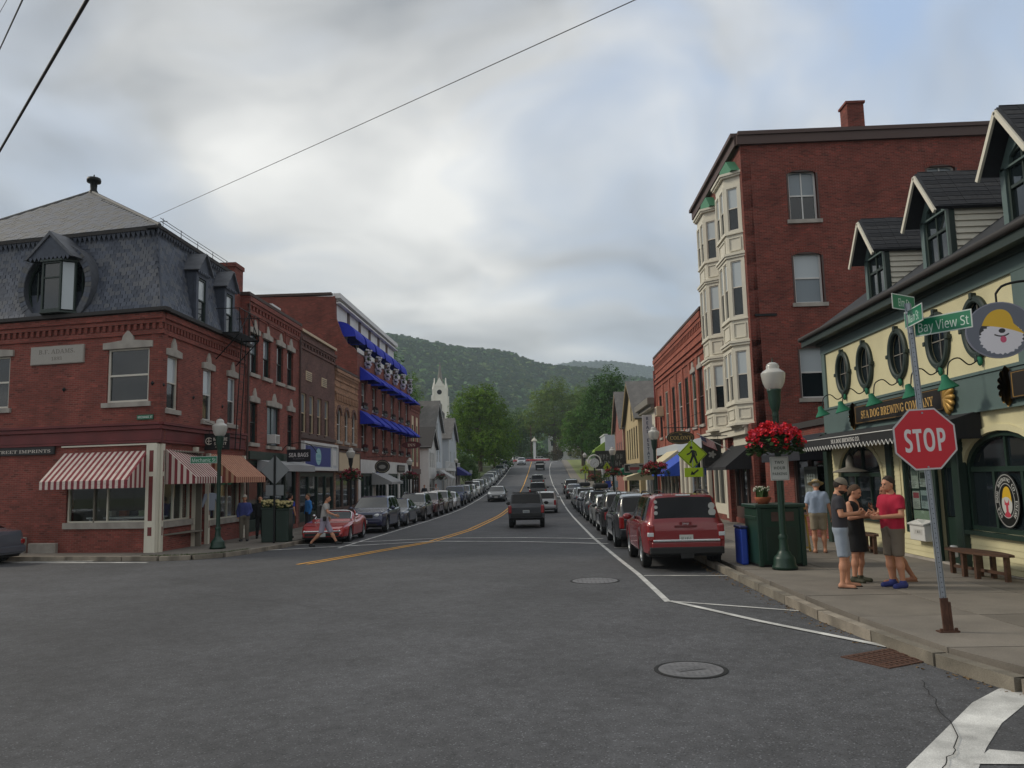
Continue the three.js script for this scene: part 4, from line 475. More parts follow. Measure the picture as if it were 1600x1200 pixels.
{ // the inn: brick, balcony storey set back, blue awnings on every floor
  const z0 = -53.8, z1 = -75, len = z0 - z1, us = Array.from({ length: 6 }, (_, i) => 1.75 + i * 3.52);
  const holes = []; for (const u of us) { holes.push({ u, y: 4.35, w: 1.25, h: 1.75 }, { u, y: 7.3, w: 1.25, h: 1.75 }); }
  const b = thing('inn_building', 'tall brick inn with blue awnings on every floor', 'building', [-12.8, 0, z0]), F = frame([0, 0, 0], Math.PI / 2), W = frame([-12.8, 0, z0], Math.PI / 2);
  part('wall', wallGeo(rect(0, 3.6, len, 10.9), 0.35, holes), M.brickDark, b, F);
  // side wall towards the corner: stepped where the top storey sits back
  part('side_wall', wallGeo([[-11, -1], [0, -1], [0, 10.95], [-0.25, 11.3], [-0.7, 11.6], [-1.1, 12.3], [-1.5, 13.4], [-1.55, 14.95], [-11, 15.1]], 0.35).translate(0, 0, 0), M.brickDark, b, frame([-0.002, 0, 0.16], 0));
  part('side_wall', metric(B(11, 16, 0.34, -5.5, 6.9, 0)), M.brickDark, b, frame([-1.6, 0, -len + 0.2], 0));
  part('upper_wall', wallGeo(rect(0.2, 10.9, len, 14.9), 0.3, us.map(u => ({ u, y: 11.3, w: 1.6, h: 2.1 }))), M.white, b, frame([-1.55, 0, 0], Math.PI / 2));
  us.forEach(u => win(b, frame([-1.55, 0, 0], Math.PI / 2), u, 11.3, 1.6, 2.1, { frame: M.frameDark, split: 0, mull: 1 })); us.forEach((u, i) => { if (i) part('panel_post', B(0.55, 3.9, 0.1, 0, 12.95, 0.03), M.brownTrim, b, frame([-1.55, 0, 0], Math.PI / 2), u - 1.76, 0); });
  part('roof', merge([B(11, 0.2, len - 0.6, -7, 14.6, -len / 2)]), M.roofGrey, b); part('cornice', merge([B(0.5, 0.34, len + 0.4, -1.45, 15.0, -len / 2 - 0.1), B(0.3, 0.1, len + 0.3, -1.35, 14.5, -len / 2 - 0.1)]), M.white, b); part('coping', B(9.6, 0.16, 0.45, -6.6, 15.14, 0.02), M.roofBrown, b);
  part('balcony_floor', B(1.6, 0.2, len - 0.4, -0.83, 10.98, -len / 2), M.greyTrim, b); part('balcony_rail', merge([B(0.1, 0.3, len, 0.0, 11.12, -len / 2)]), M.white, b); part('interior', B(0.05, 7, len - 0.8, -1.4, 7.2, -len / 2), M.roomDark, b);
  us.forEach((u, i) => { win(b, F, u, 4.35, 1.25, 1.75, { frame: M.frameWhite, sill: 1, sillMat: M.white, up: i % 2 ? 'curtain' : 'dark', box: std(0x4a1f22, 0.9), set: 0.16 }); win(b, F, u, 7.3, 1.25, 1.75, { frame: M.frameWhite, sill: 1, sillMat: M.white, up: i % 3 ? 'dark' : 'curtain', box: std(0x3c2a2a, 0.9), set: 0.16 }); });
  part('shop_storey', wallGeo(rect(0, -1, len, 3.6), 0.4, [{ u: 2.6, y: 0.05, w: 4, h: 2.6 }, { u: 7.4, y: 0.05, w: 4, h: 2.6 }, { u: 12.4, y: 0.05, w: 4.4, h: 2.6 }, { u: 17.6, y: 0.05, w: 4.6, h: 2.6 }]), M.white, b, frame([0.06, 0, 0], Math.PI / 2)); [[2.6, 4], [7.4, 4], [12.4, 4.4], [17.6, 4.6]].forEach(([u, w]) => shopfront(b, F, u - w / 2, u + w / 2, -0.35, 2.65, M.darkGreen, { n: 3 }));
  const nth = ['nearest', 'second', 'third', 'fourth', 'fifth', 'farthest'];
  us.forEach((u, i) => { awning(nth[i] + ' blue awning over the lower row of inn windows', W, u - 1.2, u + 1.2, 7.0, 6.15, 1.0, 0.12, M.awningBlue, { group: 'blue awnings of the inn', name: 'blue_awning' }); awning(nth[i] + ' blue awning over the middle row of inn windows', W, u - 1.2, u + 1.2, 10.05, 9.2, 1.0, 0.12, M.awningBlue, { group: 'blue awnings of the inn', name: 'blue_awning' }); });
  // rounded awnings of the balcony storey
  const bub = (() => { const Q = []; const n = 8, L = 2.9; for (let i = 0; i < n; i++) { const a = Math.PI / 2 * i / n, c = Math.PI / 2 * (i + 1) / n; Q.push([[0, 1.1 * Math.cos(a), 1.3 * Math.sin(a)], [L, 1.1 * Math.cos(a), 1.3 * Math.sin(a)], [L, 1.1 * Math.cos(c), 1.3 * Math.sin(c)], [0, 1.1 * Math.cos(c), 1.3 * Math.sin(c)]], [[0, 0, 0], [0, 0, 0.001], [0, 1.1 * Math.cos(c), 1.3 * Math.sin(c)], [0, 1.1 * Math.cos(a), 1.3 * Math.sin(a)]], [[L, 0, 0], [L, 0, 0.001], [L, 1.1 * Math.cos(c), 1.3 * Math.sin(c)], [L, 1.1 * Math.cos(a), 1.3 * Math.sin(a)]]); } Q.push([[0, -0.16, 1.3], [L, -0.16, 1.3], [L, 0, 1.3], [0, 0, 1.3]]); return metric(quadGeo(Q)); })();
  us.forEach((u, i) => { const a = thing('blue_awning', nth[i] + ' rounded blue awning on the balcony storey of the inn', 'awning', [0, 0, 0], 0, 'blue awnings of the inn'); place(a, frame([-14.33, 0, z0], Math.PI / 2), u - 1.45, 12.15, 0.02); put('canopy', bub, M.awningBlue, a); for (const q of [0, 2.9]) put('frame_arm', bar([q, -0.02, 0], [q, -0.02, 1.28], 0.02), M.iron, a); });
  // white flower baskets along the balcony
  const fl = (() => { const r = rng(9), L = []; for (let i = 0; i < 90; i++) { const t = r(); L.push(new THREE.IcosahedronGeometry(0.05 + r() * 0.06, 0).translate((r() - 0.5) * 0.9 * (1 - t * 0.5), 0.35 - t * 1.3, (r() - 0.3) * 0.35)); } return merge(L); })(), lf = (() => { const r = rng(19), L = []; for (let i = 0; i < 70; i++) { const t = r(); L.push(new THREE.TetrahedronGeometry(0.07 + r() * 0.06).translate((r() - 0.5) * 0.8 * (1 - t * 0.5), 0.3 - t * 1.1, (r() - 0.3) * 0.3)); } return merge(L); })();
  for (let i = 0; i < 6; i++) { const o = thing('flower_basket', nth[i] + ' basket of white flowers on the inn balcony', 'flowers', [0, 0, 0], 0, 'white flowers along the inn balcony'); place(o, W, 2.2 + i * 3.5, 11.1, 0.16); put('basket', RB(0.9, 0.25, 0.25, 0.04, 0, 0.05, -0.02), M.brownTrim, o); put('leaves', lf, std(0x2c3d22, 0.9), o); put('blossom', fl, std(0xb5b2bd, 0.9), o); }
  const inn = sign('hanging_sign', 'dark red oval INN sign on a scrolled bracket', 1.7, 0.62, 0.08, (c, w, h) => { c.fillStyle = '#5a2328'; c.fillRect(0, 0, w, h); txt(c, 'INN', w / 2, h * 0.52, 'bold 150px serif', '#c9b9a8'); }, frame([-11.6, 0, -68.5], 0), 0, 5.1, 0, { oval: true, both: true }); put('bracket', merge([bar([-1.2, 0.62, 0], [0.9, 0.62, 0], 0.025), bar([-0.5, 0.25, 0], [-0.5, 0.62, 0], 0.015), bar([0.5, 0.25, 0], [0.5, 0.62, 0], 0.015)]), M.iron, inn);
  const sh = sign('hanging_sign', 'dark oval hanging sign with gilt edge on the white shop storey', 1.1, 0.95, 0.07, (c, w, h) => { c.fillStyle = '#2a2826'; c.fillRect(0, 0, w, h); c.strokeStyle = '#8f8772'; c.lineWidth = 10; c.beginPath(); c.ellipse(w / 2, h / 2, w * 0.44, h * 0.42, 0, 0, 7); c.stroke(); c.fillStyle = '#8e8e8c'; c.beginPath(); c.ellipse(w / 2, h * 0.52, w * 0.24, h * 0.16, 0, 0, 7); c.fill(); }, frame([-11.7, 0, -56.6], 0), 0, 3.1, 0, { oval: true, both: true }); put('bracket', merge([bar([-1.1, 0.7, 0], [0.7, 0.7, 0], 0.022), tube([[0.7, 0.7, 0], [0.4, 1.0, 0], [0, 0.75, 0], [-0.4, 1.0, 0]], 0.015), bar([0, 0.4, 0], [0, 0.7, 0], 0.012)]), M.iron, sh);
  const bs = sign('shop_sign', 'small blue and yellow sign board on the white shop storey', 1.9, 0.75, 0.06, (c, w, h) => { c.fillStyle = '#6b6fa6'; c.fillRect(0, 0, w, h); c.fillStyle = '#2f4aa0'; c.fillRect(10, 70, w - 20, h - 80); c.fillStyle = '#c8a94a'; for (let i = 0; i < 6; i++) c.fillRect(60 + i * 90, 120, 60, 70); }, W, 6.3, 3.05, 0.15);
  awning('pale grey canvas awning over the inn storey shops', W, 4.2, 8.6, 2.75, 2.0, 1.5, 0.18, M.awningGrey);
  sign('shop_sign', 'dark narrow board at the far end of the white shop storey', 3.2, 0.6, 0.07, (c, w, h) => { c.fillStyle = '#2c2a2c'; c.fillRect(0, 0, w, h); c.fillStyle = '#6f6a62'; c.fillRect(30, 50, w - 60, h - 100); dabs(c, w / 2, h / 2, w * 0.7, 70, 8, '#4e4a46'); }, W, 15.5, 3.1, 0.15);
}
{ // red brick with tall beige panels
  const us = [1.5, 4.0], holes = us.map(u => ({ u, y: 3.4, w: 1.5, h: 4.9 }));
  const [b, F, W] = rowBuilding('panelled_brick_building', 'red brick building with tall beige panels beyond the inn', -12.8, -75.02, -80.5, 9.6, 12, M.brickDark, [...holes, { u: 2.7, y: -0.2, w: 4.6, h: 2.7 }], { coping: M.roofBrown });
  us.forEach(u => { const p = part('panel', metric(B(1.5, 4.9, 0.1, 0, 2.45, -0.1)), M.tanPanel, b, F, u, 3.4); put('pane', B(0.5, 3.6, 0.02, 0, 2.2, -0.04), M.paneDark, p); }); corbel(b, M.brickDark, F, 0, 5.48, 8.7, 0.8, 0.4); shopfront(b, F, 0.4, 5.0, -0.25, 2.5, M.brownTrim, { n: 3 }); part('fascia', B(5.2, 0.5, 0.12, 2.74, 2.9, 0.06), M.brownTrim, b, F);
}
// ---------- gabled houses beyond, and the church ----------
// gable wall faces the street; origin at the near street corner
function house(name, label, o) {
  const { x, z, len, depth, eave, ridge, wall, roof, right } = o, yaw = right ? -Math.PI / 2 : Math.PI / 2, y0 = gy(z);
  const b = thing(name, label, 'house', [x, y0, right ? z - len : z]); const F = frame([0, 0, 0], yaw), e = eave - y0, r = ridge - y0;
  part('gable_wall', wallGeo([[0, -1.5], [len, -1.5], [len, e], [len / 2, r], [0, e]], 0.3, (o.wins || []).map(([u, y, w, h]) => ({ u, y, w, h }))), wall, b, F);
  for (const [u, y, w, h] of o.wins || []) win(b, F, u, y, w, h, { frame: o.trim || M.frameWhite, up: 'dark' });
  const n = Math.max(4, Math.min(40, Math.round((e + 1.5) / 0.35))), nearU = right ? len : 0, dir = right ? 1 : -1; // clapboards on the side that faces down the street
  for (let i = 0; i < n; i++) { const hh = (e + 1.5) / n; part('clapboard', memo('clap' + depth + hh, () => metric(B(0.05, hh + 0.01, depth - 0.3, 0, 0, 0, 0, 0, 0.04))), wall, b, F, nearU - dir * 0.03, -1.5 + (i + 0.5) * hh, -0.3 - (depth - 0.3) / 2); }
  part('side_wall', B(0.25, e + 1.4, depth - 0.32, right ? 0.13 : len - 0.13, (e - 1.4) / 2, -0.31 - (depth - 0.32) / 2), wall, b, F); part('side_wall', B(0.2, e + 1.4, depth - 0.32, right ? len - 0.2 : 0.2, (e - 1.4) / 2, -0.31 - (depth - 0.32) / 2), wall, b, F);
  part('back_wall', wallGeo([[0.1, -1.5], [len - 0.1, -1.5], [len - 0.1, e], [len / 2, r - 0.1], [0.1, e]], 0.25), wall, b, F, 0, 0, -depth + 0.26);
  const sl = Math.atan2(r - e, len / 2), ll = Math.hypot(r - e, len / 2) + 0.45; part('roof', metric(merge([B(ll, 0.14, depth + 0.7, -Math.cos(sl) * ll / 2, -Math.sin(sl) * ll / 2, 0, 0, 0, sl), B(ll, 0.14, depth + 0.7, Math.cos(sl) * ll / 2, -Math.sin(sl) * ll / 2, 0, 0, 0, -sl)])), roof, b, F, len / 2, r + 0.1, -depth / 2 + 0.1);
  part('rake_board', merge([B(ll, 0.24, 0.06, -Math.cos(sl) * ll / 2, -Math.sin(sl) * ll / 2 - 0.14, 0, 0, 0, sl), B(ll, 0.24, 0.06, Math.cos(sl) * ll / 2, -Math.sin(sl) * ll / 2 - 0.14, 0, 0, 0, -sl)]), o.rake || M.white, b, F, len / 2, r + 0.1, 0.4); part('eave_board', merge([B(0.3, 0.25, depth + 0.5, right ? len + 0.12 : -0.12, e - 0.12, -depth / 2 + 0.1)]), o.rake || M.white, b, F); for (const q of [0.1, len - 0.1]) part('corner_board', B(0.2, e + 1.4, 0.06, q, (e - 1.4) / 2, 0.03), o.rake || M.white, b, F);
  return [b, F, frame([x, y0, right ? z - len : z], yaw)];
}
{
  const [h1, F1, W1] = house('white_house', 'small white clapboard house with low gable beyond the brick row', { x: -12.9, z: -87, len: 6, depth: 9, eave: 5.7, ridge: 7.9, wall: M.white, roof: M.roofDark, wins: [[1.6, 3.4, 0.9, 1.7], [3.0, 3.4, 0.9, 1.7], [4.5, 3.4, 0.9, 1.7], [3.0, 0.2, 4.5, 2.0]] });
  const [h2] = house('grey_gable_house', 'tall pale gabled house with grey shingle roof behind the white one', { x: -13.6, z: -95.2, len: 8.6, depth: 13, eave: 8.3, ridge: 11.8, wall: M.paleBlue, roof: M.roofGrey, wins: [[2.0, 4.0, 1, 1.7], [4.3, 4.0, 1, 1.7], [6.6, 4.0, 1, 1.7], [4.3, 7.4, 1, 1.5]] });
  const [h3, F3] = house('far_grey_house', 'grey clapboard house with steep gable, farthest of the left row', { x: -12.9, z: -105.5, len: 8.6, depth: 12, eave: 7.5, ridge: 10.3, wall: M.paleBlue, roof: M.roofGrey, wins: [[2.2, 3.6, 0.9, 1.6], [4.3, 6.6, 0.8, 1.4], [6.2, 3.6, 0.9, 1.6]] });
  part('brick_base', metric(B(8.7, 2.6, 0.2, 4.3, 1.0, 0.12)), M.brickBrown, h3, F3);
  const porch = thing('shop_porch', 'low white shop porch with railing in front of the gabled houses', 'porch', [-12.6, gy(-98), -94]); put('roof', B(1.6, 0.3, 16, 0, 2.9, -8), M.white, porch); for (let i = 0; i < 6; i++) put('column', RB(0.28, 2.8, 0.28, 0.03, 0.6, 1.4, -0.4 - i * 3), M.white, porch); put('railing', merge(Array.from({ length: 20 }, (_, i) => B(0.06, 0.8, 0.06, 0.7, 3.4, -0.3 - i * 0.8)).concat([B(0.08, 0.08, 15.6, 0.7, 3.82, -8)])), M.white, porch);
  awning('dark blue awning at the far end of the left shops', frame([-12.0, gy(-108), -104.8], Math.PI / 2), 0, 6, 3.0, 2.0, 1.6, 0.2, std(0x262a6a, 0.85)); awning('slanting grey striped awning by the white porch column', frame([-12.0, gy(-92), -89], Math.PI / 2), 0, 4, 3.0, 2.1, 1.4, 0.2, M.awningGrey);
  const c = thing('church', 'white church steeple with a slender spire behind the houses', 'church', [-34.6, 8, -262]); const w = std(0xe4e0d4, 0.6);
  put('nave', metric(B(12, 12, 20, -2, 6, -8)), M.white, c); put('nave_roof', ext(poly([[-6.8, 0], [6.8, 0], [0, 7.5]]), 21).translate(-2, 12, -18.5), M.roofGrey, c); put('tower', metric(B(4.6, 20, 4.6, 0, 10, 0)), w, c);
  for (const [a, q] of [[-1, 1], [1, 1], [-1, -1], [1, -1]]) { put('buttress', merge([B(0.9, 21.5, 0.9, a * 2.2, 10.75, q * 2.2), B(0.7, 2.2, 0.7, a * 2.0, 22.6, q * 2.0)]), w, c); put('pinnacle', new THREE.ConeGeometry(0.5, 2.4, 6).translate(a * 2.0, 24.8, q * 2.0), w, c); }
  put('belfry', metric(B(3.8, 5, 3.8, 0, 22.2, 0)), w, c); for (const ry of [0, Math.PI / 2, Math.PI, -Math.PI / 2]) { put('gable', ext(poly([[-1.6, 0], [1.6, 0], [0, 3]]), 0.3).translate(0, 24.5, 1.75).rotateY(ry), w, c); put('louvre_window', ext(new THREE.Shape(holePath({ u: 0, y: 14.5, w: 1.7, h: 4.5, arch: 0.9 }).getPoints(6)), 0.08).translate(0, 0, 2.3).rotateY(ry), M.greyTrim, c); put('clock_face', new THREE.CylinderGeometry(0.8, 0.8, 0.1, 20).rotateX(Math.PI / 2).translate(0, 22.6, 1.95).rotateY(ry), M.dark, c); }
  put('spire', new THREE.ConeGeometry(1.25, 10, 8).translate(0, 28.6, 0), M.greyTrim, c);
}

// ---------- right side: the brewery with dormers ----------
const brew = thing('brewery_building', 'grey green and cream brewery with oval windows and dormers on the right', 'building', [8.6, 0, -24.6]);
const FB = frame([0, 0, 0], -Math.PI / 2), FBw = frame([8.6, 0, -24.6], -Math.PI / 2);
{
  const b = brew, end = 16.6, arch1 = { u: 2.25, y: 0.86, w: 3.0, h: 1.95, arch: 0.85 }, arch2 = { u: 9.15, y: 0.86, w: 2.75, h: 1.95, arch: 0.75 }, arch3 = { u: 13.4, y: 0.86, w: 2.75, h: 1.95, arch: 0.75 }, case1 = { u: 5.72, y: 0.62, w: 1.65, h: 1.75 }, door = { u: 7.05, y: 0.06, w: 1.0, h: 2.4 };
  const ovals = [1.67, 3.23, 5.24, 7.2, 8.76, 11.6, 13.4];
  part('ground_floor_wall', wallGeo(rect(0.02, -0.6, end, 3.2), 0.3, [arch1, arch2, arch3, case1, door]), M.creamYellow, b, FB);
  part('upper_wall', wallGeo(rect(0.02, 3.9, end, 6.0), 0.3, ovals.map(u => ({ u, y: 4.34, w: 0.82, h: 1.06, oval: 1 }))), M.creamYellow, b, FB);
  // clapboards of the ground floor, cut round the openings
  const bh = 0.115, free = (y, a) => { const segs = []; let cuts = [[arch1, 1], [arch2, 1], [arch3, 1], [case1, 0], [door, 0]].filter(([h]) => y + bh > h.y - 0.04 && y < h.y + h.h + 0.06).map(([h, ar]) => { let hw = h.w / 2 + 0.1; if (ar && y > h.y + h.h - h.arch) { const t = (y + bh * 0.5 - (h.y + h.h - h.arch)) / (h.arch + 0.08); hw = t >= 1 ? 0 : (h.w / 2 + 0.1) * Math.sqrt(1 - t * t); } return [h.u - hw, h.u + hw]; }).filter(c => c[1] > c[0]).sort((p, q) => p[0] - q[0]); let x = 0.3; for (const [p, q] of cuts) { if (p > x) segs.push([x, p]); x = Math.max(x, q); } if (x < end - 0.1) segs.push([x, end - 0.1]); return segs; };
  for (let y = 0.12; y < 2.85; y += bh) for (const [p, q] of free(y)) { if (q - p < 0.03 || p > 12) continue; part('clapboard', metric(B(Math.min(q, 12) - p, bh + 0.006, 0.018, (p + Math.min(q, 12)) / 2, 0, 0, -0.11)), M.creamYellow, b, FB, 0, y + bh / 2, 0.012); }
  part('plinth', metric(B(end, 0.62, 0.12, end / 2, -0.2, 0.03)), M.granite, b, FB);
  // arched windows with dark frames
  const archWin = (h, label) => { const P = holePath(h).getPoints(8), s = new THREE.Shape(P), i = holePath({ ...h, y: h.y + 0.09, w: h.w - 0.2, h: h.h - 0.19, arch: h.arch - 0.08 }); s.holes.push(i); const m = part('arched_window', merge([ext(s, 0.12, 0, 20).translate(0, 0, -0.16), B(h.w - 0.15, 0.1, 0.1, h.u, h.y + h.h - h.arch + 0.02, -0.12), ...[-0.17, 0.17].map(k => B(0.08, h.h - h.arch - 0.1, 0.09, h.u + k * h.w, h.y + (h.h - h.arch) / 2 + 0.04, -0.12)), B(0.06, h.arch - 0.1, 0.08, h.u, h.y + h.h - h.arch / 2, -0.12)]), M.darkGreen, b, FB); if (label) m.userData.label = label; const r0 = h.y + h.h - h.arch; for (const [a, c] of [[-0.5, -0.17], [-0.17, 0.17], [0.17, 0.5]]) put('pane', B((c - a) * h.w - 0.08, h.h - h.arch - 0.1, 0.01, h.u + (a + c) / 2 * h.w, h.y + (h.h - h.arch) / 2 + 0.04, -0.13), M.paneDark, m); put('pane', ext(new THREE.Shape(holePath({ u: h.u, y: r0, w: h.w - 0.12, h: h.arch - 0.06, arch: h.arch - 0.06 }).getPoints(8)), 0.01).translate(0, 0, -0.135), M.paneDark, m);
    const o = new THREE.Shape(holePath({ u: h.u, y: h.y - 0.08, w: h.w + 0.2, h: h.h + 0.2, arch: h.arch + 0.1 }).getPoints(8)); o.holes.push(holePath({ u: h.u, y: h.y, w: h.w - 0.01, h: h.h, arch: h.arch })); put('casing', ext(o, 0.07).translate(0, 0, -0.03), M.creamYellow, m); put('sill', B(h.w + 0.2, 0.08, 0.16, h.u, h.y - 0.04, 0.05), M.darkGreen, m); return m; };
  archWin(arch1); archWin(arch2); archWin(arch3);
  const dr = part('door', merge([B(0.12, 2.36, 0.06, -0.42, 1.24, -0.14), B(0.12, 2.36, 0.06, 0.42, 1.24, -0.14), B(0.74, 1.0, 0.05, 0, 0.56, -0.14), B(0.74, 0.3, 0.06, 0, 2.27, -0.14)]), M.darkGreen, b, FB, door.u, 0); put('pane', B(0.72, 1.04, 0.01, 0, 1.6, -0.14), M.paneDark, dr); put('handle', bar([0.34, 0.9, -0.08], [0.34, 1.2, -0.08], 0.016), M.iron, dr); part('door_pillar', merge([RB(0.2, 2.9, 0.1, 0.03, 0, 1.5, 0.04)]), M.darkGreen, b, FB, 6.55, 0); part('door_pillar', merge([RB(0.28, 2.9, 0.2, 0.03, 0, 1.5, 0.06)]), M.darkGreen, b, FB, 7.68, 0); part('corner_post', merge([RB(0.3, 3.3, 0.36, 0.02, 0.12, 1.6, 0.0)]), M.darkGreen, b, FB, 0, 0); part('pilaster', RB(0.3, 2.7, 0.1, 0.02, 0, 1.5, 0.05), M.darkGreen, b, FB, 4.35, 0);
  const cs = part('notice_case', merge([B(1.65, 0.08, 0.1, 0, 0.04, -0.06), B(1.65, 0.08, 0.1, 0, 1.71, -0.06), B(0.08, 1.6, 0.1, -0.785, 0.875, -0.06), B(0.08, 1.6, 0.1, 0.785, 0.875, -0.06)]), M.darkGreen, b, FB, case1.u, case1.y); put('back_board', B(1.6, 1.66, 0.02, 0, 0.87, -0.16), M.darkGreen, cs); put('pane', B(1.5, 1.6, 0.006, 0, 0.87, -0.06), M.paneClear, cs);
  const r = rng(6); const sheets = [[-0.52, 1.28, 0.36, 0.5, '#a9b0a8', '#6e7a74'], [-0.1, 1.3, 0.36, 0.46, '#9aa29c', '#2c332e'], [0.42, 1.28, 0.5, 0.5, '#a4aba6', '#7c8480'], [-0.52, 0.76, 0.36, 0.42, '#a8aca6', '#9b4450'], [-0.1, 0.78, 0.36, 0.42, '#98a6a8', '#46565c'], [-0.28, 0.3, 0.84, 0.44, '#8fa08c', '#6b3a34'], [0.42, 0.5, 0.5, 0.8, '#a6aca8', '#8a928e']];
  sheets.forEach(([x, y, w, h, bg, ink], i) => { const t = canvasTex(128, 160, (c, W, H) => { c.fillStyle = bg; c.fillRect(0, 0, W, H); c.fillStyle = ink; c.fillRect(12, 14 + (i % 3) * 30, W - 24, 50); c.fillStyle = '#5a5f5c'; for (let k = 0; k < 7; k++) c.fillRect(14, 96 + k * 8 - (i % 3) * 6, 40 + r() * 60, 3); }); put('notice', B(w, h, 0.004, x, y, -0.145), std(0xffffff, 0.8, { map: t }), cs); });
  // trim: frieze, corner boards, cornice, gutter
  part('frieze', metric(B(end + 0.04, 0.72, 0.36, end / 2, 3.56, -0.1)), M.greyGreen, b, FB); part('frieze_moulding', merge([B(end, 0.06, 0.22, end / 2, 3.95, 0.0), B(end, 0.05, 0.14, end / 2, 3.22, 0.06)]), M.greyGreen, b, FB);
  for (const u of [0.14, 10.35, 15]) part('corner_board', B(u > 1 ? 0.55 : 0.28, 1.74, 0.05, u, 4.84, 0.02), M.greyGreen, b, FB); part('top_board', B(end, 0.4, 0.06, end / 2, 5.83, 0.025), M.greyGreen, b, FB);
  part('soffit', merge([B(end + 0.5, 0.06, 0.5, end / 2 - 0.2, 6.02, 0.2), B(end + 0.5, 0.2, 0.06, end / 2 - 0.2, 6.06, 0.44), B(end, 0.12, 0.14, end / 2, 5.96, 0.1)]), M.frameDark, b, FB); part('gutter', merge([tube([[-0.45, 6.2, 0.5], [end / 2, 6.2, 0.5], [end, 6.2, 0.5]], 0.075, 8)]), M.roofDark, b, FB);
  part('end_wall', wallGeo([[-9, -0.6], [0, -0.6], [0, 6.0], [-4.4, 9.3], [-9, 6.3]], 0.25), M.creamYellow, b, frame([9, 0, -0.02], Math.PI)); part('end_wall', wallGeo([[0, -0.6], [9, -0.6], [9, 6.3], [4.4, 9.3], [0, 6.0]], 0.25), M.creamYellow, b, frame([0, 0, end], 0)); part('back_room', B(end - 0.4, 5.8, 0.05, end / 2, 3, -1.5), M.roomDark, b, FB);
  const sl = Math.atan2(0.7, 1), L = 6.3; part('roof', merge([B(end + 0.8, 0.1, L, end / 2 - 0.2, 6.14 + Math.sin(sl) * L / 2, 0.42 - Math.cos(sl) * L / 2, sl, 0, 0), B(end + 0.8, 0.1, L, end / 2 - 0.2, 6.14 + Math.sin(sl) * L / 2, 0.42 - Math.cos(sl) * L * 1.5, -sl, 0, 0)]), M.asphaltShingle, b, FB);
  // shingles near the eave and between the dormers: 300 single tabs, beyond them the roof surface only
  const tab = [0, 1].map(k => metric(B(0.3, 0.014, 0.17, 0, 0, 0, sl))); const tones = [M.asphaltShingle, grainMat([50, 51, 54], 0.3, 180, 0.95, 1), grainMat([36, 38, 43], 0.3, 181, 0.95, 1)]; let nt = 0; for (let j = 0; j < 8; j++) for (let i = 0; i < 36; i++) { const u = -0.3 + i * 0.305 + (j % 2) * 0.15, d = 0.1 + j * 0.15; if (nt++ > 290) break; part('shingle', tab[0], tones[r() * 3 | 0], b, FB, u, 6.14 + Math.sin(sl) * d + 0.062, 0.42 - Math.cos(sl) * d - 0.02); }
  // dormers
  [3.45, 6.75, 10.05].forEach((u, k) => {
    const d = part('dormer', metric(merge([B(0.16, 1.3, 0.12, -0.58, 0.45, 0), B(0.16, 1.3, 0.12, 0.58, 0.45, 0), B(1.0, 0.14, 0.12, 0, -0.12, 0)])), M.greyGreen, b, FB, u, 6.72, -0.4);
    put('gable', ext((() => { const s = poly([[-0.66, 1.05], [0.66, 1.05], [0.0, 1.95]]); s.holes.push(new THREE.Path([[-0.36, 1.09], [-0.3, 1.25], [0, 1.42], [0.3, 1.25], [0.36, 1.09]].map(p => new THREE.Vector2(...p)))); return s; })(), 0.12).translate(0, 0, -0.06), M.greyGreen, d);
    const Lr = 1.28, a = 0.93; put('dormer_roof', merge([B(Lr, 0.08, 3.2, -Math.cos(a) * Lr / 2, 2.05 - Math.sin(a) * Lr / 2, -1.2, 0, 0, a), B(Lr, 0.08, 3.2, Math.cos(a) * Lr / 2, 2.05 - Math.sin(a) * Lr / 2, -1.2, 0, 0, -a)]), M.asphaltShingle, d);
    for (const s of [-1, 1]) for (let q = 0; q < 8; q++) { const t = (q + 0.5) / 8 * Lr; put('shingle_course', memo('dsc', () => { const L2 = []; for (let n = 0; n < 10; n++) L2.push(B(0.19, 0.016, 0.31, 0, (n % 3) * 0.003, 1.4 - n * 0.318)); return merge(L2); }), tones[(q * 2 + k) % 3], d, [s * Math.cos(a) * t, 2.1 - Math.sin(a) * t + 0.012, -1.22], [0, 0, -s * (a - 0.05)]); }
    for (const s of [-1, 1]) put('rake_board', B(Lr + 0.04, 0.09, 0.05, s * Math.cos(a) * (Lr + 0.04) / 2, 1.98 - Math.sin(a) * Lr / 2, 0.42, 0, 0, -s * a), M.cream, d);
    for (let i = 0; i < 8; i++) { const y = 0.0 + i * 0.14, len = Math.max(0.12, (y + 0.14) / 0.7); put('clapboard', memo('dclap' + i, () => metric(B(0.03, 0.145, len, 0, 0, -len / 2 - 0.06, 0, 0, 0.25))), M.cream, d, [0.65, y - 0.02, 0]); }
    put('cheek', merge([ext(poly([[0, -0.2], [0, 1.1], [2.1, 1.1]]), 0.08).rotateY(Math.PI / 2).translate(-0.66, 0, -0.06), ext(poly([[0, -0.2], [0, 1.1], [2.1, 1.1]]), 0.06).rotateY(Math.PI / 2).translate(0.56, 0, -0.06)]), M.cream, d); put('corner_trim', B(0.12, 1.25, 0.12, 0.64, 0.45, 0.02), M.frameDark, d);
    win(b, FB, u, 6.68, 0.98, 1.42, { frame: M.frameDark, mull: 1, set: 0.42, arch: 0.3, bar: 0.07 });
  });
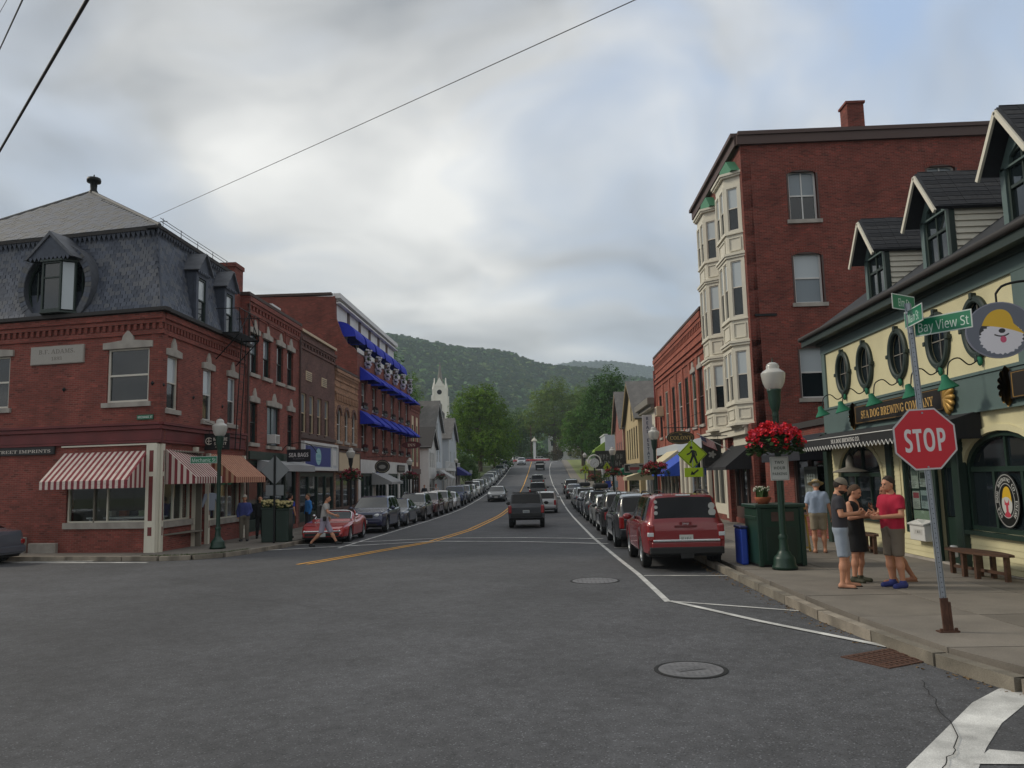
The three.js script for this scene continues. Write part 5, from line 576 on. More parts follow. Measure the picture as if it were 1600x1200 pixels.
  // oval windows with moulded frames and keystones
  ovals.forEach(u => { const s = new THREE.Shape(); s.absellipse(0, 0, 0.5, 0.63, 0, Math.PI * 2); const h = new THREE.Path(); h.absellipse(0, 0, 0.37, 0.49, 0, Math.PI * 2); s.holes.push(h); const m = part('oval_window', memo('oval', () => merge([ext(s, 0.12, 0.03, 36).translate(0, 0, -0.03), ...[[0, 0.62], [0, -0.62]].map(([x, y]) => RB(0.1, 0.14, 0.14, 0.02, x, y, 0.04)), ...[[0.5, 0], [-0.5, 0]].map(([x, y]) => RB(0.1, 0.1, 0.14, 0.02, x, y, 0.04))])), M.frameDark, b, FB, u, 4.87); put('pane', memo('ovalp', () => new THREE.CylinderGeometry(0.5, 0.5, 0.012, 36).rotateX(Math.PI / 2).scale(0.8, 1.04, 1).translate(0, 0, -0.05)), M.paneDark, m); put('glazing_bar', memo('ovalb', () => merge([B(0.022, 0.98, 0.02, 0, 0, -0.03), B(0.74, 0.022, 0.02, 0, 0, -0.03)])), M.greyTrim, m); });
}
{ // gooseneck lamps under the ovals
  const base = thing('gooseneck_lamp', 'x', 'lamp'); put('wall_plate', SP(0.075, 0, 0, 0.02).scale(1, 1.5, 0.6), M.awningGreen, base); put('arm', tube([[0, 0, 0.05], [0, -0.08, 0.22], [0, 0.06, 0.42], [0, -0.02, 0.6], [0, -0.28, 0.66]], 0.014, 7, 24), M.iron, base); put('shade', lathe([[0.03, 0.16], [0.06, 0.14], [0.08, 0.04], [0.19, -0.1], [0.2, -0.13], [0.17, -0.11]], 20).rotateX(0.25).translate(0, -0.42, 0.69), M.awningGreen, base);
  const nm = ['farthest', 'second', 'third', 'fourth', 'nearest']; [1.72, 3.28, 5.29, 7.25, 8.82].forEach((u, i) => { const l = i ? dup(base, [0, 0, 0]) : base; place(l, FBw, u, 4.2, 0.04); l.userData = { label: nm[i] + ' of the green gooseneck lamps under the oval windows', category: 'lamp', group: 'gooseneck lamps on the brewery' }; });
  // carved name boards
  const leaf = (s) => merge(Array.from({ length: 7 }, (_, i) => { const a = (i - 3) * 0.42; return SP(0.16, 0, 0, 0, 8).scale(1.5, 0.5, 0.45).translate(0.16, 0, 0).rotateZ(a).scale(s, 1, 1); }));
  const board = (label, u, w, text) => { const o = sign('name_board', label, w, 0.5, 0.08, (c, W, H) => { c.fillStyle = '#1c1713'; c.fillRect(0, 0, W, H); c.strokeStyle = '#8a6a34'; c.lineWidth = 6; c.strokeRect(8, 12, W - 16, H - 24); txt(c, '★  ' + text + '  ★', W / 2, H * 0.54, 'bold 150px serif', '#c09a58', 'center', W * 0.93); }, FBw, u, 3.58, 0.14, { px: 1024, rough: 0.45 }); put('carved_leaf', leaf(-1).translate(-w / 2 - 0.02, 0, 0.02), M.gold, o); put('carved_leaf', leaf(1).translate(w / 2 + 0.02, 0, 0.02), M.gold, o); };
  board('carved black and gold name board with leaf ends behind the sign post', 5.1, 4.9, 'SEA DOG BREWING COMPANY'); board('second carved board, its lettering cut off by the picture edge', 12.4, 4.9, 'SEA DOG BREWING COMPANY');
  const aw = awning('black scalloped brewery awning with white piping', FBw, 0.3, 8.6, 3.24, 2.98, 0.85, 0.3, M.awningBlack, { scallop: 1, trim: M.frameWhite }); put('wall_trim', B(8.3, 0.05, 0.06, 4.15, 0.02, 0.02), M.frameWhite, aw);
  const t = canvasTex(512, 64, (c, w, h) => { c.fillStyle = '#222326'; c.fillRect(0, 0, w, h); txt(c, 'SEA DOG BREWING CO.', w / 2, h * 0.54, 'bold 52px serif', '#c9c8c4', 'center', w * 0.94); }); put('lettering', new THREE.PlaneGeometry(2.1, 0.17), std(0xffffff, 0.9, { map: t }), aw, [3.4, -0.35, 0.858]);
  // round hanging sign with the hatted dog, and the round window emblem
  const dog = (c, w, h, o) => { c.fillStyle = o.bg; c.fillRect(0, 0, w, h); c.fillStyle = '#2a2c33'; c.beginPath(); c.ellipse(w * 0.3, h * 0.5, 26, 40, 0.3, 0, 7); c.ellipse(w * 0.76, h * 0.6, 22, 40, -0.5, 0, 7); c.fill(); c.fillStyle = '#c9c9d4'; c.beginPath(); for (let i = 0; i <= 60; i++) { const a = i / 60 * 6.283, k = 1 + 0.06 * Math.sin(i * 2.6), x = w * 0.52 + Math.cos(a) * 84 * k, y = h * 0.64 + Math.sin(a) * 66 * k * (Math.sin(a) > 0 ? 1.2 : 1); i ? c.lineTo(x, y) : c.moveTo(x, y); } c.fill(); c.fillStyle = '#c9a32c'; c.beginPath(); c.moveTo(w * 0.24, h * 0.4); c.quadraticCurveTo(w * 0.34, h * 0.1, w * 0.54, h * 0.12); c.quadraticCurveTo(w * 0.7, h * 0.14, w * 0.72, h * 0.4); c.quadraticCurveTo(w * 0.82, h * 0.52, w * 0.88, h * 0.62); c.quadraticCurveTo(w * 0.6, h * 0.44, w * 0.24, h * 0.4); c.fill(); c.fillStyle = '#25252a'; c.beginPath(); c.ellipse(w * 0.54, h * 0.52, 13, 11, 0, 0, 7); c.fill(); c.strokeStyle = '#25252a'; c.lineWidth = 6; c.beginPath(); c.moveTo(w * 0.42, h * 0.58); c.quadraticCurveTo(w * 0.54, h * 0.66, w * 0.64, h * 0.58); c.stroke(); c.fillStyle = '#b54a6c'; c.beginPath(); c.ellipse(w * 0.55, h * 0.68, 12, 16, 0, 0, 7); c.fill(); };
  const s = sign('hanging_sign', 'round hanging brewery sign with a white dog in a yellow hat', 0.96, 0.92, 0.07, (c, w, h) => dog(c, w, h, { bg: '#5c6270' }), frame([7.42, 0, -13.05], -0.42), 0, 4.33, 0, { oval: true, both: true, mat: std(0x7c7f90, 0.5), px: 256 }); put('bracket', merge([tube([[0, 0.6, 0], [0.1, 0.72, 0], [0.6, 0.74, -0.03], [1.25, 0.3, -0.08]], 0.022), bar([0, 0.44, 0], [0, 0.6, 0], 0.016)]), M.iron, s);
  const em = canvasTex(256, 320, (c, w, h) => { c.fillStyle = '#161817'; c.fillRect(0, 0, w, h); c.lineWidth = 5; c.strokeStyle = '#a9aaa8'; for (const k of [1, 0.66]) { c.beginPath(); c.ellipse(w / 2, h / 2, 116 * k, 150 * k, 0, 0, 7); c.stroke(); } c.save(); c.beginPath(); c.ellipse(w / 2, h / 2, 74, 96, 0, 0, 7); c.clip(); c.fillStyle = '#b9bab6'; c.beginPath(); c.ellipse(w * 0.5, h * 0.56, 52, 66, 0, 0, 7); c.fill(); c.fillStyle = '#c9a32c'; c.beginPath(); c.moveTo(84, 150); c.quadraticCurveTo(96, 74, 140, 78); c.quadraticCurveTo(176, 84, 176, 168); c.quadraticCurveTo(140, 120, 84, 150); c.fill(); c.fillStyle = '#b03c4c'; c.fillRect(116, 176, 22, 90); c.beginPath(); c.moveTo(104, 150); c.lineTo(104, 186); c.lineTo(150, 186); c.lineTo(150, 150); c.lineTo(136, 172); c.lineTo(118, 172); c.fill(); c.beginPath(); c.ellipse(128, 262, 34, 40, 0, 0, 7); c.fill(); c.restore(); const put1 = (str, a0, a1) => { [...str].forEach((ch, i) => { const a = lerp(a0, a1, i / (str.length - 1)); c.save(); c.translate(w / 2 + Math.cos(a) * 96, h / 2 + Math.sin(a) * 124); c.rotate(a + Math.PI / 2); txt(c, ch, 0, 0, 'bold 30px serif', '#c3c4c0'); c.restore(); }); }; put1('SEA DOG BREWING CO.', 2.3, 5.9); put1('MAINE', 0.75, 0.05); });
  const e = tag(put('window_emblem', new THREE.CylinderGeometry(0.5, 0.5, 0.008, 40).rotateX(Math.PI / 2).scale(0.84, 1.04, 1), M.black), 'oval black brewery emblem on the near arched window', 'emblem'); place(e, FBw, 9.08, 1.48, -0.07); put('face', new THREE.CircleGeometry(0.5, 40).scale(0.84, 1.04, 1), std(0xffffff, 0.4, { map: em }), e, [0, 0, 0.007]);
  const mb = thing('mailbox', 'white wall mailbox marked 1 MAIN on the clapboards', 'mailbox'); place(mb, FBw, 5.95, 0.5, 0.02); put('box', ext(poly([[-0.36, 0], [0.36, 0], [0.36, 0.36], [0, 0.46], [-0.36, 0.36]]), 0.22, 0.01), M.frameWhite, mb); put('lid', B(0.8, 0.03, 0.28, 0, 0.4, 0.12, 0.3), M.frameWhite, mb); put('lettering', new THREE.PlaneGeometry(0.4, 0.12), std(0xffffff, 0.6, { map: canvasTex(256, 64, (c, w, h) => { c.fillStyle = '#b9b8b4'; c.fillRect(0, 0, w, h); txt(c, '1 MAIN', w / 2, h / 2, 'bold 44px monospace', '#1d1d1d'); }) }), mb, [0.05, 0.2, 0.226]);
  const ob = tag(put('outlet_box', RB(0.16, 0.24, 0.1, 0.03), M.frameWhite), 'small white electrical box low on the dark door pillar', 'electrical box'); place(ob, FBw, 7.68, 0.42, 0.3); put('cover', RB(0.09, 0.14, 0.02, 0.008, 0, 0, 0.055), M.greyTrim, ob);
  const ln = thing('wall_lantern', 'grey barn lantern on the arched window pier under the awning', 'lantern'); place(ln, FBw, 2.4, 2.1, 0.3); put('lantern_cap', lathe([[0.0, 0.42], [0.05, 0.4], [0.1, 0.28], [0.11, 0.1], [0.45, -0.02], [0.46, -0.05], [0.1, 0.0]], 20), M.greyTrim, ln); put('bracket', tube([[0, 0.42, 0], [0, 0.6, -0.05], [0, 0.62, -0.28]], 0.018), M.iron, ln);
}
// ---------- right side: four-storey brick with cream bays ----------
{
  const b = thing('bay_window_building', 'four-storey dark brick building with stacked cream bay windows', 'building', [8.6, 0, -42.4]); const FF = frame([0, 0, 0], -Math.PI / 2), FN = frame([0, 0, 9.7], 0), br = M.brickDark;
  const cols = [2.5, 8.25], rows = [12.55, 9.0, 5.05];
  const holes = []; cols.forEach(u => rows.forEach(y => holes.push({ u, y, w: 1.16, h: 2.16, arch: 0.14 })));
  part('wall', wallGeo(rect(0.02, -1, 14, 16.0), 0.4, holes), br, b, FN);
  cols.forEach((u, i) => rows.forEach((y, j) => { const w = win(b, FN, u, y, 1.16, 2.16, { frame: M.frameWhite, sill: 1, set: 0.2, up: j === 0 ? 'curtain' : 'blind', low: j === 1 ? 'curtain' : 'dark', arch: 0.14, bar: 0.075, mull: j === 0 ? 1 : 0 }); put('brick_mould', memo('bmould', () => merge([B(0.07, 2.16, 0.16, -0.615, 1.06, -0.06), B(0.07, 2.16, 0.16, 0.615, 1.06, -0.06), B(1.16, 0.07, 0.14, 0, 2.12, -0.06)])), M.frameBrown, w); put('brick_arch', memo('barch', () => { const L = []; for (let k = 0; k < 15; k++) { const t = (k - 7) / 7; L.push(B(0.075, 0.24, 0.03, t * 0.62, 2.28 - t * t * 0.15, 0.008, 0, 0, -t * 0.22)); } return metric(merge(L)); }), M.brickDark, w); }));
  part('wall', wallGeo(rect(0, -1, 9.7, 16.0), 0.4, [{ u: 7.0, y: 0.1, w: 3.4, h: 3.2 }, { u: 2.6, y: 0.1, w: 3.6, h: 3.2 }]), br, b, FF); part('pier', metric(RB(0.72, 4.4, 0.22, 0.02, 9.36, 1.9, 0.1)), br, b, FF); part('pier', metric(RB(0.5, 4.4, 0.2, 0.02, 5.0, 1.9, 0.09)), br, b, FF);
  part('back_wall', metric(B(14, 17, 0.3, 7, 7.5, -9.2)), br, b, FN); part('roof', B(13.2, 0.2, 8.8, 7, 15.4, -4.8), M.roofDark, b, FN); part('parapet_trim', merge([B(14.3, 0.42, 0.5, 7, 16.1, -0.1), B(14.2, 0.16, 0.6, 7, 16.36, -0.08)]), M.frameBrown, b, FN); part('parapet_trim', merge([B(9.9, 0.42, 0.5, 4.75, 16.1, -0.02), B(9.9, 0.16, 0.7, 4.75, 16.36, 0.02)]), M.frameBrown, b, FF);
  const ch = part('chimney', metric(B(0.72, 1.3, 0.8, 5.35, 17.4, -1.4)), br, b, FN); put('chimney_foot', B(0.8, 0.6, 0.88, 5.35, 16.5, -1.4), M.frameWhite, ch); put('chimney_cap', metric(B(0.84, 0.1, 0.9, 5.35, 18.08, -1.4)), br, ch);
  part('iron_strap', B(0.9, 0.1, 0.04, 0.65, 8.55, 0.02), M.iron, b, FN);
  const bay = (u0) => { // three-sided stack; u0 is its far edge on the wall
    const P = 0.62, W = 2.65, sp = 0.52, faces = [[[u0 + W, 0], [u0 + W - sp, P]], [[u0 + W - sp, P], [u0 + sp, P]], [[u0 + sp, P], [u0, 0]]]; const plan = [[u0, -0.05], [u0 + W, -0.05], [u0 + W, 0], [u0 + W - sp, P], [u0 + sp, P], [u0, 0]];
    const slab = (y, h, g) => ext(poly(plan.map(([u, w]) => [(u - u0 - W / 2) * (1 + g / W * 2) + u0 + W / 2, w <= 0 ? w : w + g])), h).rotateX(Math.PI / 2).translate(0, y + h, 0);
    for (const [y, h] of [[4.15, 0.85], [7.25, 1.35], [11.1, 1.15], [14.3, 0.55]]) part('bay_window', slab(y, h, -0.04), M.cream, b, FF);
    for (const [y, h, g] of [[4.08, 0.1, 0.05], [7.42, 0.09, 0.06], [7.52, 0.1, 0.11], [8.5, 0.06, 0.04], [11.18, 0.09, 0.06], [11.28, 0.1, 0.11], [12.2, 0.06, 0.04], [14.72, 0.08, 0.08], [14.8, 0.1, 0.14], [4.95, 0.06, 0.04]]) part('bay_cornice', slab(y, h, g), M.cream, b, FF);
    part('bay_roof', ext(poly([[u0 - 0.1, 0], [u0 + W + 0.1, 0], [u0 + W / 2 + 0.6, 0.7], [u0 + W / 2 - 0.6, 0.7]]), 0.4).translate(0, 14.9, -0.02), std(0x3f7a5c, 0.7), b, FF);
    faces.forEach(([a, c], fi) => { const du = c[0] - a[0], dw = c[1] - a[1], len = Math.hypot(du, dw), cu = (a[0] + c[0]) / 2, cw = (a[1] + c[1]) / 2; const ang = Math.atan2(dw, -du) - 0; const yawL = fi === 1 ? 0 : fi === 0 ? Math.atan2(P, sp) : -Math.atan2(P, sp); // splay turns
      for (const [y, h] of [[5.02, 2.28], [8.56, 2.6], [12.26, 2.1]]) { const w = len - 0.02; const Fq = { o: [0, 0, 0], yaw: FF.yaw }; const n = fi === 1 ? 2 : 1; const wl = part('bay_panel', memo('bp' + [w, h, fi].join(), () => { const s = poly(rect(-w / 2, 0, w / 2, h)); for (let k = 0; k < n; k++) s.holes.push(holePath({ u: n === 1 ? 0 : (k - 0.5) * w * 0.5, y: 0.1, w: n === 1 ? w * 0.62 : w * 0.36, h: h - 0.22 })); return ext(s, 0.07).translate(0, 0, -0.06); }), M.cream, b, FF, cu, y, cw); wl.rotation.y += yawL; wl.translateZ(-0.005);
        for (let k = 0; k < n; k++) { const ww = n === 1 ? w * 0.62 : w * 0.36, hh = h - 0.22, uo = n === 1 ? 0 : (k - 0.5) * w * 0.5; put('sash', memo('bs' + [ww, hh].join(), () => merge([B(ww, 0.05, 0.05, 0, 0.025, -0.05), B(ww, 0.05, 0.05, 0, hh - 0.025, -0.05), B(0.045, hh, 0.045, -ww / 2 + 0.022, hh / 2, -0.05), B(0.045, hh, 0.045, ww / 2 - 0.022, hh / 2, -0.05), B(ww, 0.045, 0.05, 0, hh * 0.52, -0.05)])), M.frameLight, wl, [uo, 0.1, 0]); put('pane', memo('bpl' + [ww, hh].join(), () => B(ww, hh * 0.5, 0.006, 0, hh * 0.26, -0.065)), M.paneDark, wl, [uo, 0.1, 0]); put('pane', memo('bpu' + [ww, hh].join(), () => B(ww, hh * 0.48, 0.006, 0, hh * 0.76, -0.058)), paneBlind, wl, [uo, 0.1, 0]); }
      }
      for (const [y, h] of [[4.35, 0.42], [7.75, 0.6], [11.5, 0.55]]) { const w = len * 0.66; const pn = part('raised_panel', memo('rp' + [w, h].join(), () => merge([B(w, 0.04, 0.03, 0, 0, 0), B(w, 0.04, 0.03, 0, h, 0), B(0.04, h, 0.03, -w / 2, h / 2, 0), B(0.04, h, 0.03, w / 2, h / 2, 0)])), M.cream, b, FF, cu, y, cw); pn.rotation.y += yawL; pn.translateZ(-0.015); }
    });
  };
  bay(6.75); bay(2.3);
  part('shop_cornice', merge([B(9.2, 0.3, 0.4, 4.5, 3.85, 0.12), B(9.2, 0.12, 0.5, 4.5, 4.05, 0.15)]), M.cream, b, FF); part('cream_panel', merge([RB(2.8, 0.5, 0.12, 0.02, 7.4, 3.5, 0.04)]), M.cream, b, FF); shopfront(b, FF, 5.4, 8.7, 0.1, 3.3, M.frameBrown, { n: 3 }); shopfront(b, FF, 0.8, 4.4, 0.1, 3.3, M.cream, { n: 3 }); for (const u of [0.4, 4.6]) part('pilaster', RB(0.34, 3.7, 0.2, 0.02, u, 1.85, 0.12), M.cream, b, FF);
  // low brick annex between the brewery and this building, with its shop window
  const an = thing('brick_annex', 'low brick shop front tucked between brewery and tall brick building', 'building', [8.75, 0, -32.3]), Fa = frame([0, 0, 0], -Math.PI / 2); part('wall', wallGeo(rect(0, -0.5, 7.6, 3.6), 0.3, [{ u: 5.2, y: 0.62, w: 3.2, h: 2.2 }, { u: 1.7, y: 0.1, w: 1.3, h: 2.5 }]), M.brickDark, an, Fa); const aw = shopfront(an, Fa, 3.6, 6.8, 0.2, 2.82, M.frameBrown, { n: 2 }); part('roof', B(7.6, 0.2, 5, 3.8, 3.65, -2.4), M.roofDark, an, Fa); part('door', B(1.3, 2.5, 0.08, 1.7, 1.35, -0.15), M.darkGreen, an, Fa);
  const beer = tag(put('window_poster', B(1.3, 1.5, 0.01), std(0xffffff, 0.7, { map: canvasTex(256, 256, (c, w, h) => { c.fillStyle = '#59605c'; c.fillRect(0, 0, w, h); c.fillStyle = '#3d4441'; c.fillRect(16, 16, 224, 90); txt(c, 'BEER', 128, 66, 'bold 70px sans-serif', '#8e9793'); for (let i = 0; i < 9; i++) for (let k = 0; k < 3; k++) { c.fillStyle = ['#7d8681', '#6b726e', '#8f9692'][(i + k) % 3]; c.fillRect(16 + i * 26, 120 + k * 44, 20, 36); } }) })), 'grey beer poster in the shop window behind the man in the straw hat', 'poster'); beer.position.set(8.66, 1.5, -26.6); beer.rotation.y = -Math.PI / 2;
  awning('black shop awning under the cream bay windows', frame([8.6, 0, -37.2], -Math.PI / 2), 0.2, 4.2, 3.35, 2.35, 1.25, 0.12, M.awningBlack);
  awning('dark awning over the low brick shop front', frame([8.72, 0, -32.2], -Math.PI / 2), 2.6, 7.0, 3.3, 2.7, 0.8, 0.25, std(0x191c26, 0.9));
  const s = sign('hanging_sign', 'tall black shop sign with a painted white flower', 0.85, 1.3, 0.06, (c, w, h) => { c.fillStyle = '#151413'; c.fillRect(0, 0, w, h); c.strokeStyle = '#4c463c'; c.lineWidth = 5; c.strokeRect(8, 8, w - 16, h - 16); dabs(c, w / 2, 46, w * 0.66, 18, 7, '#38332d'); c.fillStyle = '#8b8a84'; for (let i = 0; i < 5; i++) { c.beginPath(); c.ellipse(w / 2 + Math.cos(i * 1.26) * 20, 140 + Math.sin(i * 1.26) * 18, 18, 11, i * 1.26, 0, 7); c.fill(); } dabs(c, w / 2, 206, w * 0.5, 16, 6, '#38332d'); }, frame([7.55, 0, -36.6], 0), 0, 3.0, 0, { px: 168, both: true }); put('bracket', merge([bar([-0.5, 0.78, 0], [1.05, 0.78, 0], 0.02), bar([-0.3, 0.64, 0], [-0.3, 0.78, 0], 0.01), bar([0.3, 0.64, 0], [0.3, 0.78, 0], 0.01)]), M.iron, s);
}
{ // two-storey orange brick
  const b = thing('orange_brick_building', 'two-storey orange brick building with a deep corbelled cornice', 'building', [8.6, 0, -61.2]), F = frame([0, 0, 0], -Math.PI / 2), W = frame([8.6, 0, -61.2], -Math.PI / 2), len = 18.75, us = [2.2, 5.2, 8.2, 10.8, 13.2, 15.6, 17.6];
  shell(b, M.brickOrange, F, len, -1.2, 10.9, 13, [...us.map(u => ({ u, y: 4.75, w: 1.15, h: 3.1 })), { u: 4.6, y: -0.3, w: 8.2, h: 3.4 }, { u: 13.8, y: -0.3, w: 8.2, h: 3.4 }], { coping: M.roofBrown }); us.forEach((u, i) => win(b, F, u, 4.75, 1.15, 3.1, { frame: i % 2 ? M.frameLight : M.frameBrown, sill: 1, lintel: i > 4 ? 'point' : undefined, set: 0.07 }));
  corbel(b, M.brickOrange, F, 0, len, 9.7, 1.1, 0.5); part('string_course', metric(merge([B(len, 0.16, 0.12, len / 2, 8.95, 0.05), B(len, 0.12, 0.08, len / 2, 8.6, 0.03), B(len, 0.14, 0.1, len / 2, 9.3, 0.04)])), M.brickOrange, b, F); for (const u of [0.35, 3.7, 6.7, 9.5, 12, 14.4, 16.7]) part('pilaster', metric(B(0.6, 4.6, 0.06, u, 6.4, 0.025)), M.brickOrange, b, F);
  part('downpipe', bar([0.1, 0, 0.1], [0.1, 10, 0.1], 0.07), std(0x7d2c26, 0.6), b, F); const ac = part('air_conditioner', RB(0.9, 0.7, 0.6, 0.03), M.tanPanel, b, F, 3.4, 6.6, 0.25); put('grille', B(0.7, 0.5, 0.02, 0, 0, 0.3), M.greyTrim, ac); shopfront(b, F, 0.5, 8.7, -0.35, 3.1, M.cream, { n: 5 }); shopfront(b, F, 9.7, 17.9, -0.35, 3.1, M.cream, { n: 5 }); part('fascia', B(len - 0.4, 0.55, 0.16, len / 2, 3.75, 0.08), M.paleBlue, b, F); for (let i = 0; i < 3; i++) part('porch_column', CY(0.13, 0.15, 3.3, 14, 18.2 - i * 1.3, 1.4, 0.9), M.cream, b, F);
  awning('bright blue shop awning behind the yellow crossing sign', W, 10.2, 15.4, 3.5, 2.2, 1.9, 0.22, std(0x2a4fb4, 0.85)); awning('cream shop awning just past the blue one', W, 5.2, 10.0, 3.7, 2.5, 1.7, 0.22, M.awningCream); awning('green shop awning near the real estate office', W, 0.4, 4.6, 3.0, 2.4, 1.8, 0.18, M.awningGreen);
  const s = sign('hanging_sign', 'dark oval sign with gilt lettering on the orange brick', 1.5, 0.72, 0.07, (c, w, h) => { c.fillStyle = '#2b2a22'; c.fillRect(0, 0, w, h); c.strokeStyle = '#8d7a44'; c.lineWidth = 8; c.beginPath(); c.ellipse(w / 2, h / 2, w * 0.46, h * 0.44, 0, 0, 7); c.stroke(); txt(c, 'THE', w / 2, 60, 'bold 34px serif', '#b09a5a'); txt(c, 'COLONY', w / 2, 132, 'bold 104px serif', '#b09a5a', 'center', w * 0.82); }, frame([7.35, 0, -43.6], 0), 0, 4.05, 0, { oval: true, both: true }); put('bracket', merge([bar([-0.9, 0.55, 0], [1.25, 0.55, 0], 0.022), bar([-0.9, 0.56, 0], [1.25, 1.4, 0], 0.01), bar([-0.4, 0.34, 0], [-0.4, 0.55, 0], 0.012), bar([0.4, 0.34, 0], [0.4, 0.55, 0], 0.012)]), M.iron, s);
}
{ // pale real-estate office
  const b = thing('real_estate_office', 'pale two-storey office with a dark cornice past the orange brick', 'building', [8.6, 0, -69.8]), F = frame([0, 0, 0], -Math.PI / 2), W = frame([8.6, 0, -69.8], -Math.PI / 2), len = 8.5; shell(b, M.cream, F, len, -1.2, 7.8, 10, [{ u: 2, y: 3.8, w: 1.7, h: 2.2 }, { u: 5.6, y: 3.8, w: 1.7, h: 2.2 }, { u: 4.2, y: -0.4, w: 7, h: 2.9 }]); win(b, F, 2, 3.8, 1.7, 2.2, { frame: M.frameWhite }); win(b, F, 5.6, 3.8, 1.7, 2.2, { frame: M.frameWhite }); part('cornice', merge([B(len + 0.4, 0.5, 0.8, len / 2, 7.7, 0.3), B(len + 0.2, 0.3, 0.5, len / 2, 7.3, 0.18)]), M.greyTrim, b, F); part('band', B(len, 0.3, 0.1, len / 2, 3.0, 0.05), M.greyTrim, b, F); shopfront(b, F, 0.7, 7.7, -0.4, 2.5, M.white, { n: 4 });
  sign('hanging_sign', 'tall white vertical sign spelling REAL ESTATE', 0.75, 3.9, 0.1, (c, w, h) => { c.fillStyle = '#b9bcc0'; c.fillRect(0, 0, w, h); [...'REAL ESTATE'].forEach((ch, i) => txt(c, ch, w / 2, 14 + i * 22.8, 'bold 24px sans-serif', '#2a3450')); }, frame([7.9, 0, -61.7], 0), 0, 4.7, 0, { px: 52, mat: M.white });
  sign('shop_sign', 'small white framed board low on the real estate office', 2.6, 0.7, 0.08, (c, w, h) => { c.fillStyle = '#b4b3ac'; c.fillRect(0, 0, w, h); c.fillStyle = '#20221f'; c.fillRect(14, 26, w - 28, h - 52); dabs(c, w / 2, h / 2, w * 0.8, 110, 7, '#b4b3ac'); }, frame([7.3, 0, -62.5], 0.2), 0, 2.6, 0);
}
{
  const [h, F] = house('beige_house', 'beige gabled shop house with a row of dark pilasters on the right', { right: 1, x: 8.4, z: -71.5, len: 12, depth: 13, eave: 7.2, ridge: 11.0, wall: M.beige, roof: M.roofGrey, rake: M.beige, trim: M.frameDark, wins: [[6, 7.6, 1.0, 1.6], [7.6, 7.4, 0.7, 1.3], [2, 3.9, 1.0, 3.0], [4, 3.9, 1.0, 3.0], [6, 3.9, 1.0, 3.0], [8, 3.9, 1.0, 3.0], [10, 3.9, 1.0, 3.0], [6, 0.2, 9, 2.4]] }); part('shop_band', B(12, 0.5, 0.5, 6, 3.2, 0.25), M.brownTrim, h, F);
  house('red_gable_house', 'narrow reddish gabled house with grey roof past the beige one', { right: 1, x: 8.4, z: -86, len: 10, depth: 12, eave: 7.2, ridge: 11.4, wall: std(0x8d5a50, 0.85), roof: M.roofGrey, rake: M.tanPanel, wins: [[5, 7.4, 1, 1.6], [2.5, 3.8, 1, 2], [5, 3.8, 1, 2], [7.5, 3.8, 1, 2]] });
  const b = thing('blue_grey_shop', 'small blue grey shop with a lime green awning under the dark trees', 'building', [8.0, gy(-112), -116]), Fs = frame([0, 0, 0], -Math.PI / 2); shell(b, M.paleBlue, Fs, 9, -1.5, 6.6, 9, [{ u: 4.5, y: 0.1, w: 7, h: 2.6 }, { u: 2.5, y: 4.0, w: 1.2, h: 1.5 }, { u: 6.5, y: 4.0, w: 1.2, h: 1.5 }], { coping: M.white }); win(b, Fs, 2.5, 4, 1.2, 1.5); win(b, Fs, 6.5, 4, 1.2, 1.5); shopfront(b, Fs, 1, 8, 0.1, 2.7, M.white, { n: 4 }); awning('lime green awning on the blue grey shop', frame([8, gy(-112), -116], -Math.PI / 2), 3, 8.5, 5.7, 4.7, 1.4, 0.3, std(0x7d9a3c, 0.85));
  sign('hanging_sign', 'large black shop sign board hanging by the street clock', 3.2, 1.9, 0.14, (c, w, h) => { c.fillStyle = '#1e1f1f'; c.fillRect(0, 0, w, h); dabs(c, w / 2, 86, w * 0.8, 80, 7, '#6d706e'); dabs(c, w / 2, 182, w * 0.74, 76, 6, '#6d706e'); }, frame([6.8, 0, -84], 0), 0, 3.7, 0);
  sign('hanging_sign', 'round red and white sign under the far shops', 0.9, 0.75, 0.08, (c, w, h) => { c.fillStyle = '#8a8580'; c.fillRect(0, 0, w, h); c.fillStyle = '#8c3036'; c.fillRect(30, 90, w - 60, 76); }, frame([6.6, 0, -60], 0), 0, 2.55, 0, { oval: true, mat: M.black });
  awning('small green awning in front of the beige house', frame([8.3, 0, -83.5], -Math.PI / 2), 2, 7, 3.0, 2.2, 2.0, 0.15, M.awningGreen); awning('small cream awning beside the red flower basket', frame([8.5, 0, -69.5], -Math.PI / 2), 3.5, 6.5, 2.6, 1.9, 2.2, 0.25, M.awningCream);
}

// ---------- vehicles: lofted bodies with arches, glass, lamps, wheels ----------
const glassCar = new THREE.MeshPhysicalMaterial({ color: 0x0a0c10, roughness: 0.04, specularIntensity: 0.6, ior: 1.5, side: THREE.DoubleSide });
const glassWind = new THREE.MeshPhysicalMaterial({ color: 0x20262a, roughness: 0.04, ior: 1.7, side: THREE.DoubleSide });
const tyreM = std(0x17181a, 0.85), rimM = std(0x9fa3a6, 0.32, { metalness: 0.75 }), chrome = std(0xc4c6c8, 0.18, { metalness: 0.9 }), trimM = std(0x1a1b1c, 0.65), lampW = new THREE.MeshPhysicalMaterial({ color: 0xc8cdd0, roughness: 0.12, clearcoat: 1, side: THREE.DoubleSide }), lampR = new THREE.MeshPhysicalMaterial({ color: 0x8c1418, roughness: 0.2, clearcoat: 1, side: THREE.DoubleSide }), lampA = std(0xb86a2a, 0.3), plateM = std(0xb7b9b6, 0.5);
const paint = (c, metal = 0.25) => new THREE.MeshPhysicalMaterial({ color: c, roughness: 0.42, metalness: metal, clearcoat: 1, clearcoatRoughness: 0.06, side: THREE.DoubleSide });
